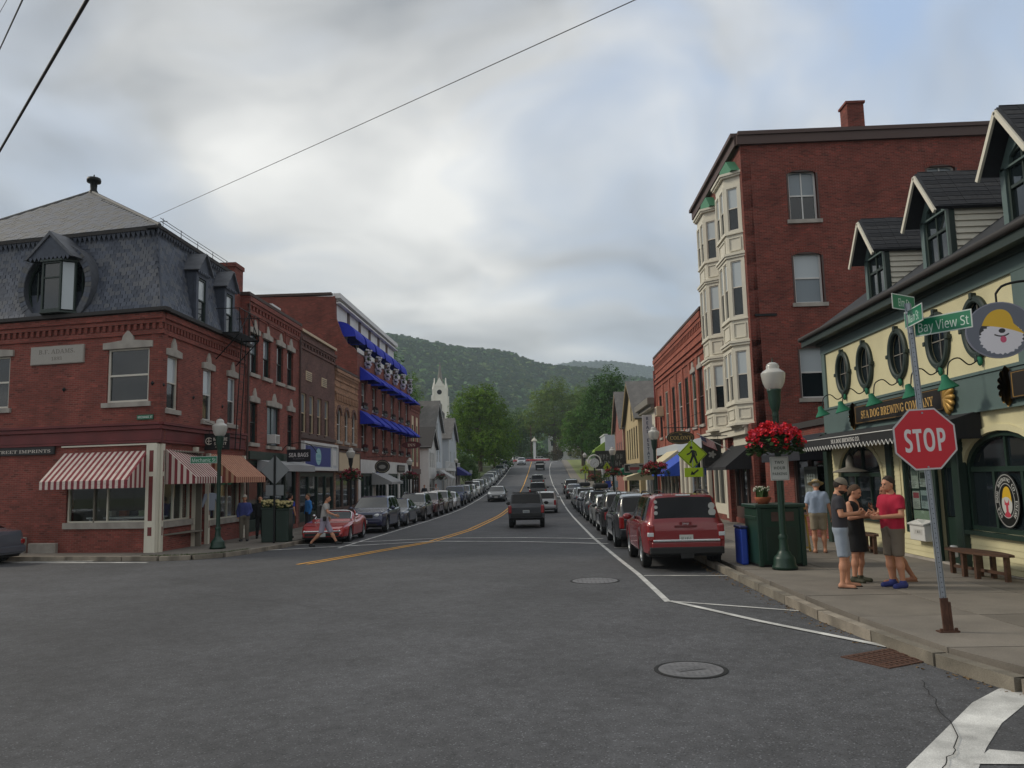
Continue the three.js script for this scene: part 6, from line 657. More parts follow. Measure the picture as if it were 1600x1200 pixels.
function wheelParts(o, x, y, z, r, side) {
  const t = put('wheel', memo('tyre' + r, () => lathe([[r * 0.66, -0.105], [r * 0.93, -0.11], [r, -0.075], [r, 0.075], [r * 0.93, 0.11], [r * 0.66, 0.105], [r * 0.64, 0.02]], 28).rotateZ(Math.PI / 2)), tyreM, o, [x, y, z]); if (side < 0) t.rotation.y = Math.PI;
  put('rim', memo('rim' + r, () => { const L = [lathe([[r * 0.66, 0.09], [r * 0.62, 0.1], [r * 0.6, 0.05], [r * 0.2, 0.03]], 24).rotateZ(-Math.PI / 2), CY(r * 0.17, r * 0.17, 0.1, 14).rotateZ(Math.PI / 2).translate(0.05, 0, 0)]; for (let i = 0; i < 5; i++) L.push(B(0.035, r * 0.5, r * 0.16, 0.075, r * 0.36, 0).rotateX(i * Math.PI * 2 / 5)); return merge(L); }), rimM, t); return t;
}
// spec lengths in metres; top and belt are lines along the body from nose (0) to tail (1); nose points to +z
const SPEC = {
  suv: { L: 4.6, W: 1.86, r: 0.36, sill: 0.3, wf: 0.19, wr: 0.80, plan: 0.16, top: [[0, 0.62], [0.008, 0.86], [0.03, 0.96], [0.27, 1.08], [0.29, 1.1], [0.44, 1.6], [0.52, 1.67], [0.8, 1.66], [0.93, 1.6], [0.995, 1.02], [1, 0.85]], belt: [[0, 0.6], [0.03, 0.9], [0.28, 1.03], [0.7, 1.06], [0.96, 1.1], [1, 0.84]], ws: [0.295, 0.44], side: [[0.33, 0.55], [0.565, 0.73], [0.745, 0.89]], rg: [0.935, 0.985], tumble: 0.3 },
  sedan: { L: 4.65, W: 1.8, r: 0.33, sill: 0.24, wf: 0.2, wr: 0.8, plan: 0.2, top: [[0, 0.52], [0.008, 0.68], [0.04, 0.77], [0.28, 0.92], [0.3, 0.94], [0.45, 1.4], [0.55, 1.45], [0.68, 1.4], [0.84, 1.06], [0.97, 1.0], [0.995, 0.9], [1, 0.6]], belt: [[0, 0.5], [0.04, 0.72], [0.3, 0.88], [0.84, 0.98], [0.97, 0.95], [1, 0.58]], ws: [0.305, 0.45], side: [[0.35, 0.54], [0.555, 0.74]], rg: [0.69, 0.835], tumble: 0.36 },
  gc: { L: 4.75, W: 1.87, r: 0.38, sill: 0.36, wf: 0.19, wr: 0.775, plan: 0.1, top: [[0, 0.72], [0.006, 0.98], [0.02, 1.04], [0.3, 1.12], [0.32, 1.14], [0.43, 1.66], [0.5, 1.72], [0.86, 1.73], [0.955, 1.7], [0.992, 1.12], [1, 0.92]], belt: [[0, 0.7], [0.03, 0.98], [0.3, 1.06], [0.7, 1.1], [0.97, 1.12], [1, 0.9]], ws: [0.325, 0.43], side: [[0.36, 0.54], [0.555, 0.73], [0.745, 0.9]], rg: [0.958, 0.988], tumble: 0.26 },
  xj: { L: 4.24, W: 1.74, r: 0.37, sill: 0.42, wf: 0.2, wr: 0.8, plan: 0.05, top: [[0, 0.82], [0.004, 1.02], [0.015, 1.06], [0.31, 1.08], [0.32, 1.1], [0.4, 1.56], [0.44, 1.62], [0.95, 1.63], [0.965, 1.61], [0.988, 1.12], [1, 0.98]], belt: [[0, 0.8], [0.02, 1.02], [0.31, 1.05], [0.97, 1.1], [1, 0.96]], ws: [0.325, 0.4], side: [[0.36, 0.53], [0.545, 0.72], [0.735, 0.93]], rg: [0.966, 0.986], tumble: 0.2 },
  vette: { L: 4.7, W: 1.78, r: 0.33, sill: 0.22, wf: 0.23, wr: 0.77, plan: 0.22, top: [[0, 0.44], [0.01, 0.56], [0.06, 0.63], [0.2, 0.74], [0.36, 0.8], [0.38, 0.82], [0.46, 1.13], [0.48, 1.16], [0.5, 0.92], [0.64, 0.9], [0.7, 0.98], [0.9, 0.86], [0.99, 0.8], [1, 0.45]], belt: [[0, 0.42], [0.06, 0.66], [0.16, 0.78], [0.24, 0.86], [0.33, 0.8], [0.45, 0.74], [0.6, 0.78], [0.74, 0.92], [0.86, 0.9], [0.99, 0.76], [1, 0.44]], ws: [0.39, 0.46], side: [], rg: [2, 3], tumble: 0.3 },
  wrangler: { L: 4.3, W: 1.8, r: 0.4, sill: 0.46, wf: 0.18, wr: 0.8, plan: 0.06, top: [[0, 0.8], [0.004, 1.08], [0.02, 1.12], [0.32, 1.18], [0.34, 1.2], [0.39, 1.72], [0.41, 1.77], [0.95, 1.77], [0.98, 1.74], [0.992, 1.16], [1, 1.0]], belt: [[0, 0.78], [0.02, 1.08], [0.33, 1.14], [0.98, 1.14], [1, 0.98]], ws: [0.345, 0.39], side: [[0.41, 0.58], [0.6, 0.78], [0.8, 0.95]], rg: [0.982, 0.991], tumble: 0.12 }
};
SPEC.wagon = { ...SPEC.suv, L: 4.4, W: 1.78, r: 0.33, sill: 0.26, top: SPEC.suv.top.map(([t, y]) => [t, y * 0.9]), belt: SPEC.suv.belt.map(([t, y]) => [t, y * 0.92]) };
function bodyGeos(k) {
  const S = SPEC[k], { L, W, r } = S, ra = r + 0.07, zf = L * (0.5 - S.wf), zr = L * (0.5 - S.wr);
  let T = []; for (let i = 0; i <= 56; i++) T.push(i / 56); for (const p of S.top) T.push(p[0]); for (const z of [zf, zr]) for (let a = 0; a <= 12; a++) T.push(0.5 - (z + ra * Math.cos(Math.PI * a / 12)) / L); for (const s of [S.ws, S.rg, ...S.side]) T.push(...s.filter(v => v <= 1)); T = [...new Set(T.map(t => +clamp(t, 0, 1).toFixed(4)))].sort((a, b) => a - b);
  const sec = (t) => { const z = L * (0.5 - t), yt = interp(S.top, t), yb = Math.min(interp(S.belt, t), yt - 0.015), gh = yt - yb, e = Math.abs(2 * t - 1), hw = W / 2 * (1 - S.plan * Math.pow(e, 7)); let y0 = S.sill; for (const zw of [zf, zr]) { const d = Math.abs(z - zw); if (d < ra) y0 = Math.max(y0, r + Math.sqrt(ra * ra - d * d)); } y0 = Math.min(y0, yb - 0.14); const lo = Math.max(y0, Math.min(S.sill + (t < 0.02 || t > 0.98 ? 0.06 : 0), yb - 0.16)); const hr = Math.max(0.2, hw * 0.94 - gh * S.tumble), ym = Math.max(lo + 0.05, lerp(S.sill, yb, 0.5)); const fl = lo > S.sill + 0.02 && lo > ym - 0.3 ? 0.015 : 0;
    return [[hw - 0.07, lo], [hw - 0.02 + fl, lo + 0.035], [hw + fl, Math.min(ym + 0.03, yb - 0.08)], [hw - 0.006, yb - 0.075], [hw - 0.035, yb - 0.02], [hw - 0.06, yb], [lerp(hw - 0.075, hr, 0.5), yb + gh * 0.5], [hr, yt - Math.min(0.085, gh * 0.3)], [hr - 0.06, yt - Math.min(0.022, gh * 0.08)], [hr * 0.5, yt - 0.004], [0, yt]].map(([x, y]) => [x, y, z]); };
  const R = T.map(sec), G = { body: [], windshield: [], rear: [], sides: S.side.map(() => []) };
  for (let i = 0; i < T.length - 1; i++) { const tm = (T[i] + T[i + 1]) / 2; for (let j = 0; j < 10; j++) { const a = R[i][j], b = R[i][j + 1], c = R[i + 1][j + 1], d = R[i + 1][j]; let to = 'body', si = -1; if (j >= 8 && tm > S.ws[0] && tm < S.ws[1]) to = 'windshield'; if (j >= 8 && tm > S.rg[0] && tm < S.rg[1]) to = 'rear'; if ((j === 5 || j === 6)) si = S.side.findIndex(([p, q]) => tm > p && tm < q); for (const m of [1, -1]) { const q = [a, b, c, d].map(p => [p[0] * m, p[1], p[2]]); if (m > 0) q.reverse(); if (si >= 0) G.sides[si].push([m, q]); else G[to].push(q); } } }
  for (const e of [0, R.length - 1]) { const P = R[e]; for (let j = 0; j < 10; j++) { const a = P[j], b = P[j + 1]; const q = [a, b, [-b[0], b[1], b[2]], [-a[0], a[1], a[2]]]; G.body.push(e ? q : q.reverse()); } }
  const smooth = (q) => { const g = quadGeo(q); g.deleteAttribute('uv'); g.deleteAttribute('normal'); return toCreasedNormals(g, 0.7); };
  const out = { body: smooth(G.body), windshield: G.windshield.length ? smooth(G.windshield) : null, rear: G.rear.length ? smooth(G.rear) : null, sides: [] }; for (const s of G.sides) for (const m of [1, -1]) out.sides.push(smooth(s.filter(q => q[0] === m).map(q => q[1]))); return { ...out, zf, zr, sec, S };
}
function makeCar(kind, color, o = {}) {
  const g = memo('car' + kind, () => bodyGeos(kind)), S = g.S, { L, W } = S, c = new THREE.Group(), pm = o.mat || paint(color, o.metal ?? 0.3);
  put('body', g.body, pm, c); if (g.windshield) put('windshield', g.windshield, glassWind, c); if (g.rear) put('rear_window', g.rear, glassCar, c); g.sides.forEach(s => put('side_window', s, glassCar, c));
  put('underbody', memo('ub' + kind, () => merge([B(W - 0.2, 0.34, L - 0.5, 0, S.sill + 0.12, 0)])), trimM, c);
  for (const z of [g.zf, g.zr]) for (const s of [1, -1]) wheelParts(c, s * (W / 2 - 0.13), S.r, z, S.r, s);
  const hn = interp(S.belt, 0.03), F = L / 2, y1 = interp(S.top, 0.005);
  if (kind !== 'vette') for (const s of [1, -1]) { put('headlight', memo('hl' + kind, () => new THREE.SphereGeometry(0.5, 14, 8).scale(0.42, 0.17, 0.16)), lampW, c, [s * (W / 2 - 0.3), hn - 0.1, F - 0.1], [0, s * 0.45, 0]); put('tail_light', memo('tl' + kind + (o.tall ? 1 : 0), () => RB(0.16, kind === 'sedan' ? 0.16 : 0.38, 0.12, 0.04)), lampR, c, [s * (W / 2 * (1 - S.plan) - 0.06), interp(S.belt, 0.99) - (kind === 'sedan' ? 0.04 : 0.12), -F + 0.04]); const mi = put('wing_mirror', memo('mir', () => SP(0.5, 0, 0, 0, 10).scale(0.24, 0.17, 0.13)), o.dm ? trimM : pm, c, [s * (W / 2 + 0.08), interp(S.belt, 0.36) + 0.06, L * (0.5 - S.ws[0] - 0.045)]); }
  if (kind !== 'vette') { put('grille', memo('gr' + kind, () => { const L2 = [RB(W * 0.42, 0.16, 0.06, 0.03)]; for (let i = 0; i < 3; i++) L2.push(B(W * 0.42, 0.012, 0.02, 0, -0.05 + i * 0.05, 0.035)); return merge(L2); }), trimM, c, [0, hn - 0.14, F - 0.02]); put('front_bumper', memo('fb' + kind, () => RB(W * 0.8, 0.14, 0.1, 0.04)), o.dark ? trimM : pm, c, [0, S.sill + 0.2, F - 0.01]); put('lower_intake', memo('li' + kind, () => RB(W * 0.62, 0.1, 0.06, 0.02)), trimM, c, [0, S.sill + 0.08, F - 0.02]); put('rear_bumper', memo('rb' + kind, () => RB(W * 0.84, 0.2, 0.12, 0.04)), o.dark ? trimM : pm, c, [0, S.sill + 0.2, -F + 0.01]); put('number_plate', memo('np', () => RB(0.31, 0.15, 0.015, 0.006)), plateM, c, [0, interp(S.belt, 0.99) - 0.24, -F - 0.012]); put('number_plate', memo('np', () => 0), plateM, c, [0, S.sill + 0.22, F + 0.05]); }
  if (o.rails) for (const s of [1, -1]) put('roof_rail', memo('rr' + kind, () => tube([[0, 0, L * 0.02], [0, 0.05, L * -0.02], [0, 0.055, -L * 0.3], [0, 0, -L * 0.36]], 0.018, 6)), o.railM || trimM, c, [s * (W / 2 * 0.94 - 0.66 * S.tumble - 0.03), interp(S.top, 0.6) - 0.01, 0]);
  if (o.box) put('roof_box', RB(0.8, 0.3, 1.5, 0.12, 0, interp(S.top, 0.65) + 0.2, -0.5), trimM, c);
  if (o.spare) { put('spare_wheel', memo('sw', () => lathe([[0.2, -0.1], [0.36, -0.1], [0.39, 0], [0.36, 0.1], [0.0, 0.1]], 24).rotateX(-Math.PI / 2)), tyreM, c, [0, 0.95, -F - 0.08]); }
  return c;
}
let carCount = 0;
function car(kind, color, name, label, x, z, facing, o = {}) { const c = makeCar(kind, color, o); c.name = numbered(name); const S = SPEC[kind], d = S.L * 0.3, y = (gy(z - d) + gy(z + d)) / 2, sl = Math.atan2(gy(z + d) - gy(z - d), 2 * d); c.rotation.order = 'YXZ'; c.position.set(x, (o.y ?? y) + 0.012, z); c.rotation.y = facing ? 0 : Math.PI; c.rotation.x = facing ? -sl : sl; if (o.turn) c.rotation.y += o.turn; c.userData = { label, category: o.cat || 'car', group: o.group }; if (!o.group) delete c.userData.group; scene.add(c); return c; }
const GL = 'cars parked along the left kerb', GR = 'cars parked along the right kerb';
{
  // --- right kerb, rears towards the camera
  const red = car('gc', 0x7c0d16, 'parked_suv', 'dark red sport utility parked nearest on the right', 3.12, -20.75, false, { group: GR, cat: 'suv', rails: 1, tall: 1, metal: 0.15 });
  { const F = SPEC.gc.L / 2; put('chrome_strip', RB(1.5, 0.055, 0.05, 0.015, 0, 0.68, -F - 0.045), chrome, red); put('wiper', bar([0.05, 1.13, -F + 0.06], [0.42, 1.17, -F + 0.07], 0.01), trimM, red); put('liftgate_handle', RB(0.5, 0.05, 0.03, 0.01, 0, 1.0, -F - 0.01), paint(0x5c0a10), red); put('brake_light', RB(0.34, 0.04, 0.06, 0.01, 0, 1.69, -2.16), chrome, red); put('tow_hitch', RB(0.3, 0.12, 0.12, 0.02, 0, 0.34, -F - 0.02), trimM, red); put('lower_bumper', RB(1.66, 0.16, 0.14, 0.03, 0, 0.46, -F - 0.01), trimM, red);
    const pt = canvasTex(256, 128, (c, w, h) => { c.fillStyle = '#b9bcb6'; c.fillRect(0, 0, w, h); dabs(c, w / 2, 72, w * 0.8, 62, 6, '#4a5450'); }); put('plate_face', new THREE.PlaneGeometry(0.3, 0.14).rotateY(Math.PI), std(0xffffff, 0.5, { map: pt }), red, [0, interp(SPEC.gc.belt, 0.99) - 0.24, -F - 0.023]);
    for (const s of [1, -1]) { put('reverse_light', RB(0.15, 0.1, 0.05, 0.02, s * 0.8, 0.82, -F + 0.0), lampW, red); }
    const sticker = (x, y, r) => { const m = put('window_sticker', new THREE.CylinderGeometry(r, r, 0.004, 18).rotateX(Math.PI / 2), plateM, red, [x, y, 0]); m.rotation.x = -0.09; const t = (1.7 - y) / 0.58; m.position.z = -L_gc(t); }; const L_gc = (t) => F - 0.214 + 0.176 * t + 0.02; sticker(0.64, 1.55, 0.04); sticker(0.64, 1.43, 0.04); sticker(0.65, 1.3, 0.045); sticker(-0.62, 1.44, 0.075); sticker(-0.62, 1.3, 0.085);
    put('badge', new THREE.PlaneGeometry(0.26, 0.07).rotateY(Math.PI), std(0xffffff, 0.4, { map: canvasTex(128, 36, (c, w, h) => { c.fillStyle = '#6e0c14'; c.fillRect(0, 0, w, h); txt(c, 'Jeep', w / 2, h / 2, 'bold 34px sans-serif', '#a9adb0'); }) }), red, [0, 1.06, -F - 0.006]); }
  const right = [['suv', 0x2b2f33, 'dark grey crossover parked just ahead of the red one', -27.2, { rails: 1 }], ['suv', 0x15171a, 'black crossover with upright red tail lamps, third on the right', -33.4, { rails: 1, railM: chrome }], ['wagon', 0x8d9192, 'silver hatchback, fourth car along the right kerb', -39.6, {}], ['suv', 0x23303a, 'dark blue crossover with a roof box on the right', -45.6, { box: 1 }], ['wagon', 0x3c4450, 'slate blue wagon on the right beyond the roof box', -51.6, { rails: 1 }], ['sedan', 0x5b6068, 'grey sedan, sixth of the right row after the wagon', -57.6, {}], ['suv', 0x9fa2a2, 'silver crossover with black roof carrier far up the right kerb', -63.8, { box: 1 }], ['sedan', 0xb4b5b2, 'white sedan near the end of the right row', -70.5, {}], ['sedan', 0x1b1d20, 'black sedan far up the right kerb by the stall gap', -82, {}], ['suv', 0x17191c, 'black sport utility, last on the right below the hill', -92, {}]];
  right.forEach(([k, c, l, z, o]) => car(k, c, k === 'sedan' ? 'parked_sedan' : 'parked_suv', l, 3.0 + (z < -80 ? -0.2 : 0), z, false, { ...o, group: GR, cat: k === 'sedan' ? 'sedan' : 'suv' }));
  // --- left kerb, fronts towards the camera
  const v = car('vette', 0xa3151a, 'red_sports_car', 'red open sports car parked at the left corner', -8.55, -32.2, true, { group: GL, cat: 'sports car', metal: 0.05, turn: 0.03 });
  { const F = SPEC.vette.L / 2; put('chrome_bumper', merge([bar([-0.66, 0.46, F - 0.0], [0.66, 0.46, F - 0.0], 0.03), SP(0.05, 0.66, 0.46, F), SP(0.05, -0.66, 0.46, F)]), chrome, v); put('windshield_frame', tube([[-0.72, 0.84, F - 1.78], [-0.62, 1.12, F - 2.18], [0, 1.17, F - 2.2], [0.62, 1.12, F - 2.18], [0.72, 0.84, F - 1.78]], 0.028, 6), chrome, v); put('cockpit', RB(1.2, 0.1, 0.72, 0.03, 0, 0.9, -0.32), trimM, v); for (const s of [1, -1]) { put('seat', RB(0.48, 0.36, 0.16, 0.06, s * 0.34, 1.04, -0.62), std(0x2b1a18, 0.8), v); put('wing_mirror', SP(0.5, 0, 0, 0, 10).scale(0.16, 0.12, 0.1), chrome, v, [s * 0.86, 0.98, 0.2]); put('head_light_lid', RB(0.46, 0.02, 0.3, 0.008, s * 0.55, 0.655, F - 0.46), paint(0xa3151a, 0.05), v); put('roll_bar', tube([[s * 0.62, 0.86, -0.7], [s * 0.56, 1.12, -0.78], [s * 0.3, 1.15, -0.8]], 0.04, 6), paint(0xa3151a, 0.05), v); } put('number_plate', RB(0.31, 0.15, 0.015, 0.006, 0, 0.34, F + 0.03), plateM, v); put('grille', RB(1.3, 0.12, 0.04, 0.02, 0, 0.34, F - 0.005), trimM, v); }
  const left = [['suv', 0x1b2748, 'navy blue crossover parked right behind the red sports car', -38.6, {}], ['sedan', 0x46505e, 'slate sedan, third car along the left kerb', -44.2, {}], ['suv', 0x26282b, 'charcoal crossover with silver roof rails on the left', -50.2, { rails: 1, railM: chrome }], ['suv', 0x451a20, 'maroon crossover, fifth car along the left kerb', -56.0, {}], ['suv', 0x6a6863, 'taupe crossover beyond the maroon one on the left', -61.6, { rails: 1 }], ['sedan', 0xb0b2b4, 'white sedan in the left row just before the blue off-roader', -67.2, {}], ['wrangler', 0x2a3a5e, 'boxy blue off-roader standing in the left row', -73.0, { dark: 1, spare: 1 }], ['suv', 0x4a4f54, 'large grey sport utility after the blue off-roader', -79.2, { rails: 1 }], ['wagon', 0xa7abac, 'silver wagon with roof box on the left of the dip', -85.2, { box: 1 }], ['suv', 0xb2b4b2, 'white crossover climbing end of the left row', -91, {}], ['suv', 0x3b4044, 'dark crossover where the left row starts uphill', -97, {}], ['sedan', 0xb8bab8, 'white sedan parked uphill by the grey sign', -104, {}], ['sedan', 0x6b7074, 'grey sedan parked uphill behind the white one', -110.5, {}], ['suv', 0xa9adae, 'silver crossover uphill under the big left tree', -117, {}], ['suv', 0x9a9d9c, 'pale grey crossover uphill, next but one below the trunk', -123.5, {}], ['suv', 0x2a2d31, 'black crossover uphill in the shade of the left tree', -130.5, {}], ['sedan', 0x55595c, 'dark grey sedan high on the left of the hill', -138, {}], ['suv', 0x8f8f8c, 'beige crossover high on the left of the hill', -146, {}], ['sedan', 0x3a3030, 'brown sedan near the top of the left row', -155, {}], ['suv', 0x777b7d, 'grey crossover, topmost of the left row', -164, {}]];
  left.forEach(([k, c, l, z, o], i) => car(k, c, k === 'sedan' ? 'parked_sedan' : k === 'wrangler' ? 'parked_off_roader' : 'parked_suv', l, -8.35 + (z < -100 ? -0.1 : 0), z, true, { ...o, group: GL, cat: k === 'sedan' ? 'sedan' : 'suv' }));
  // --- traffic
  const xj = car('xj', 0x1c2027, 'moving_suv', 'boxy dark sport utility driving away in the middle of the street', -1.0, -39.9, false, { cat: 'suv', dark: 1, dm: 1, rails: 1, metal: 0.1 }); { const F = SPEC.xj.L / 2; put('wiper', bar([0.0, 1.16, -F + 0.03], [0.35, 1.2, -F + 0.03], 0.01), trimM, xj); put('roof_spoiler', RB(1.2, 0.04, 0.22, 0.015, 0, 1.66, -F + 0.28), trimM, xj); put('plate_face', new THREE.PlaneGeometry(0.29, 0.13).rotateY(Math.PI), std(0xffffff, 0.5, { map: canvasTex(128, 64, (c, w, h) => { c.fillStyle = '#8f9698'; c.fillRect(0, 0, w, h); dabs(c, w / 2, 34, w * 0.8, 26, 6, '#3a4246'); }) }), xj, [0, interp(SPEC.xj.belt, 0.99) - 0.24, -F - 0.023]); }
  car('wagon', 0xa4a6a7, 'moving_wagon', 'silver wagon half hidden ahead of the boxy dark vehicle', -0.15, -58, false, { cat: 'car' }); car('gc', 0x14161a, 'moving_suv', 'black sport utility ahead of the silver wagon', -0.9, -82, false, { cat: 'suv', dm: 1 }); car('gc', 0x17191b, 'moving_suv', 'black sport utility starting up the far hill', -1.2, -108, false, { cat: 'suv', dm: 1 });
  const pk = car('wrangler', 0x1d1c1a, 'pickup_truck', 'dark pickup truck with a white load near the top of the hill', -1.2, -158, false, { cat: 'truck', dm: 1 }); put('load', RB(1.5, 0.35, 0.5, 0.08, 0, 1.1, -2.3), M.frameWhite, pk); put('bed_rail', RB(1.7, 0.5, 0.8, 0.03, 0, 0.85, -2.4), trimM, pk);
  car('sedan', 0x54595d, 'oncoming_sedan', 'dark grey sedan coming down the street towards us', -4.95, -80, true, { cat: 'sedan' }); car('suv', 0x9fa4ac, 'oncoming_van', 'silver vehicle coming over the crest of the hill', -5.6, -182, true, { cat: 'car' });
  car('sedan', 0x5b616c, 'side_street_sedan', 'grey sedan cut off by the left picture edge', -18.85, -24.35, true, { cat: 'sedan', turn: -Math.PI / 2 - 0.18, y: gy(-24.4) });
  // far parked cars beyond the crest
  [[-16, 0xb7b9b8], [-12, 0x9c9e9f], [-8.6, 0xbabab6], [-5, 0x2a2b2d], [-1.5, 0xb0b1ae]].forEach(([x, c], i) => car(i % 2 ? 'sedan' : 'suv', c, 'far_parked_car', ['leftmost white', 'second, silver', 'third, white', 'fourth, black', 'rightmost white'][i] + ' car beyond the red flower bed on the crest', x, -254, true, { group: 'cars beyond the crest', turn: 1.57, y: gy(-254) }));
}

// ---------- hills, trees, shrubs ----------
{
  const ridge1 = [[-1400, 170], [-900, 230], [-560, 268], [-420, 266], [-293, 259], [-244, 251], [-182, 240], [-121, 224], [0, 189], [90, 165], [220, 140], [500, 110], [900, 90], [1500, 60]], ridge2 = [[-900, 250], [-300, 330], [-100, 372], [0, 404], [90, 420], [184, 427], [290, 418], [389, 402], [466, 388], [700, 350], [1300, 260], [2200, 180]];
  const mk = (name, label, ridge, z0, zr, z1, xs, nx, base, seed, am) => { const H = (x, z) => { const t = (z0 - z) / (z0 - zr), k = t <= 1 ? Math.pow(sstep(0, 1, t), 0.9) : 1 - sstep(1, 1 + (zr - z1) / (z0 - zr), t) * 0.6; const s = x * zr / Math.min(z, -200) * 0 + x; return base + (interp(ridge, s) - base) * k + (fbm(x * 0.006 + 7, z * 0.006, 4, seed) - 0.5) * am * Math.min(1, t * 1.4) * (t > 0.85 && t < 1.1 ? 0.25 : 1); }; const p = [], idx = [], uv = [], nz = 60; for (let j = 0; j <= nz; j++) for (let i = 0; i <= nx; i++) { const x = lerp(xs[0], xs[1], i / nx), z = lerp(z0, z1, j / nz); p.push(x, H(x, z), z); uv.push(x, z); } for (let j = 0; j < nz; j++) for (let i = 0; i < nx; i++) { const a = j * (nx + 1) + i, b = a + nx + 1; idx.push(a, a + 1, b + 1, a, b + 1, b); } const g = new THREE.BufferGeometry(); g.setAttribute('position', new THREE.Float32BufferAttribute(p, 3)); g.setAttribute('uv', new THREE.Float32BufferAttribute(uv, 2)); g.setIndex(idx); g.computeVertexNormals(); const m = struct(name, g, grainMat([58, 70, 44], 0.3, seed, 0.95, 40)); m.userData.label = label; return H; };
  const H1 = mk('hill', 'wooded hill rising behind the left side of the street', ridge1, -560, -1500, -2000, [-1200, 1300], 90, 6, 301, 60), H2 = mk('far_hill', 'farther blue wooded ridge on the right', ridge2, -1900, -3200, -4000, [-1200, 2200], 80, 20, 305, 60);
  const clump = (() => { const r = rng(12), L = []; for (let i = 0; i < 46; i++) { const a = r() * 6.28, c = r() * 1.5 - 0.35, s = Math.sqrt(Math.max(0, 1 - Math.min(1, c * c) )), q = 0.75 + r() * 0.3; L.push(new THREE.PlaneGeometry(0.5 + r() * 0.3, 0.45 + r() * 0.25).rotateX(-0.4 - r() * 1.6).rotateY(a + (r() - 0.5)).translate(Math.cos(a) * s * q, c * 0.9 * q, Math.sin(a) * s * q)); } return merge(L); })();
  const forest = (name, label, H, n, zr, xr, s0, s1, seed, cols, vis) => { const r = rng(seed), im = new THREE.InstancedMesh(clump, new THREE.MeshPhysicalMaterial({ color: 0xffffff, roughness: 1, specularIntensity: 0.15, side: THREE.DoubleSide }), n), m = new THREE.Matrix4(), q = new THREE.Quaternion(), c = new THREE.Color(); let k = 0; for (let t = 0; t < n * 6 && k < n; t++) { const z = lerp(zr[0], zr[1], Math.pow(r(), 0.8)), x = lerp(xr[0], xr[1], r()); const px = x / -z; if (px < vis[0] || px > vis[1]) continue; const s = lerp(s0, s1, r()), y = H(x, z); q.setFromAxisAngle(V3(0, 1, 0), r() * 6.28); m.compose(V3(x, y + s * 0.55, z), q, V3(s, s * (0.8 + r() * 0.5), s)); im.setMatrixAt(k, m); const b = cols[r() * cols.length | 0], f = 0.95 + fbm(x * 0.012, z * 0.012, 3, seed) * 0.6; im.setColorAt(k, c.setRGB(b[0] * f, b[1] * f, b[2] * f)); k++; } im.count = k; im.name = name; im.userData = { kind: 'stuff', label, category: 'forest' }; im.castShadow = im.receiveShadow = true; scene.add(im); };
  forest('hill_forest', 'mixed woodland covering the near hill', H1, 15000, [-600, -1560], [-700, 420], 4.5, 8.5, 41, [[0.075, 0.15, 0.04], [0.09, 0.17, 0.04], [0.06, 0.125, 0.04], [0.13, 0.185, 0.05], [0.075, 0.14, 0.05]], [-0.3, 0.22]);
  forest('far_hill_forest', 'dark woodland covering the far ridge', H2, 7000, [-2500, -3260], [-700, 1300], 9, 17, 43, [[0.05, 0.09, 0.045], [0.058, 0.1, 0.045]], [-0.1, 0.3]);
}
const barkM = grainMat([92, 80, 68], 0.35, 310, 0.95, 0.8, {}, 3, 12);
const leafM = () => new THREE.MeshPhysicalMaterial({ color: 0xffffff, roughness: 1, specularIntensity: 0.15, transmission: 0.35, thickness: 0, side: THREE.DoubleSide, vertexColors: true });
function leafCloud(lobes, n, size, seed, col, hollow = 0.55) { // leaf sprays spread through the volume of several lobes, bunched on twigs
  const r = rng(seed), P = [], C = [], N = [], tot = lobes.reduce((s, l) => s + l[3] * l[4] * l[5], 0);
  for (const [cx, cy, cz, rx, ry, rz] of lobes) {
    const m = Math.round(n * rx * ry * rz / tot / 9);
    for (let i = 0; i < m; i++) {
      const u = r() * 2 - 1, a = r() * 6.2832, s = Math.sqrt(1 - u * u), q = (hollow + (1 - hollow) * Math.pow(r(), 0.6)) * (0.82 + 0.36 * noise2(a * 2.2 + cx, u * 4 + cy, seed)); const d = V3(s * Math.cos(a), u, s * Math.sin(a)); const c = V3(cx + d.x * rx * q, cy + d.y * ry * q, cz + d.z * rz * q);
      const tone = 0.7 + r() * 0.6, warm = 0.9 + r() * 0.25;
      for (let k = 0; k < 9; k++) { const p = c.clone().add(V3((r() - 0.5), (r() - 0.5) * 0.8, (r() - 0.5)).multiplyScalar(size * 3.4)); const nrm = d.clone().multiplyScalar(0.55).add(V3(r() - 0.5, r() * 0.9, r() - 0.5)).normalize(), t = V3(r() - 0.5, r() - 0.5, r() - 0.5).cross(nrm).normalize(), b = V3().crossVectors(nrm, t), w = size * (0.55 + r() * 0.5), h = w * (0.7 + r() * 0.5); const v = [p.clone().addScaledVector(t, -w), p.clone().addScaledVector(b, -h * 0.55).addScaledVector(nrm, w * 0.15), p.clone().addScaledVector(t, w), p.clone().addScaledVector(b, h * 0.55).addScaledVector(nrm, w * 0.15)]; for (const j of [0, 1, 2, 0, 2, 3]) { P.push(v[j].x, v[j].y, v[j].z); N.push(nrm.x, nrm.y, nrm.z); C.push(col[0] * tone * warm, col[1] * tone, col[2] * tone); } }
    }
  }
  const g = new THREE.BufferGeometry(); g.setAttribute('position', new THREE.Float32BufferAttribute(P, 3)); g.setAttribute('normal', new THREE.Float32BufferAttribute(N, 3)); g.setAttribute('color', new THREE.Float32BufferAttribute(C, 3)); return g;
}
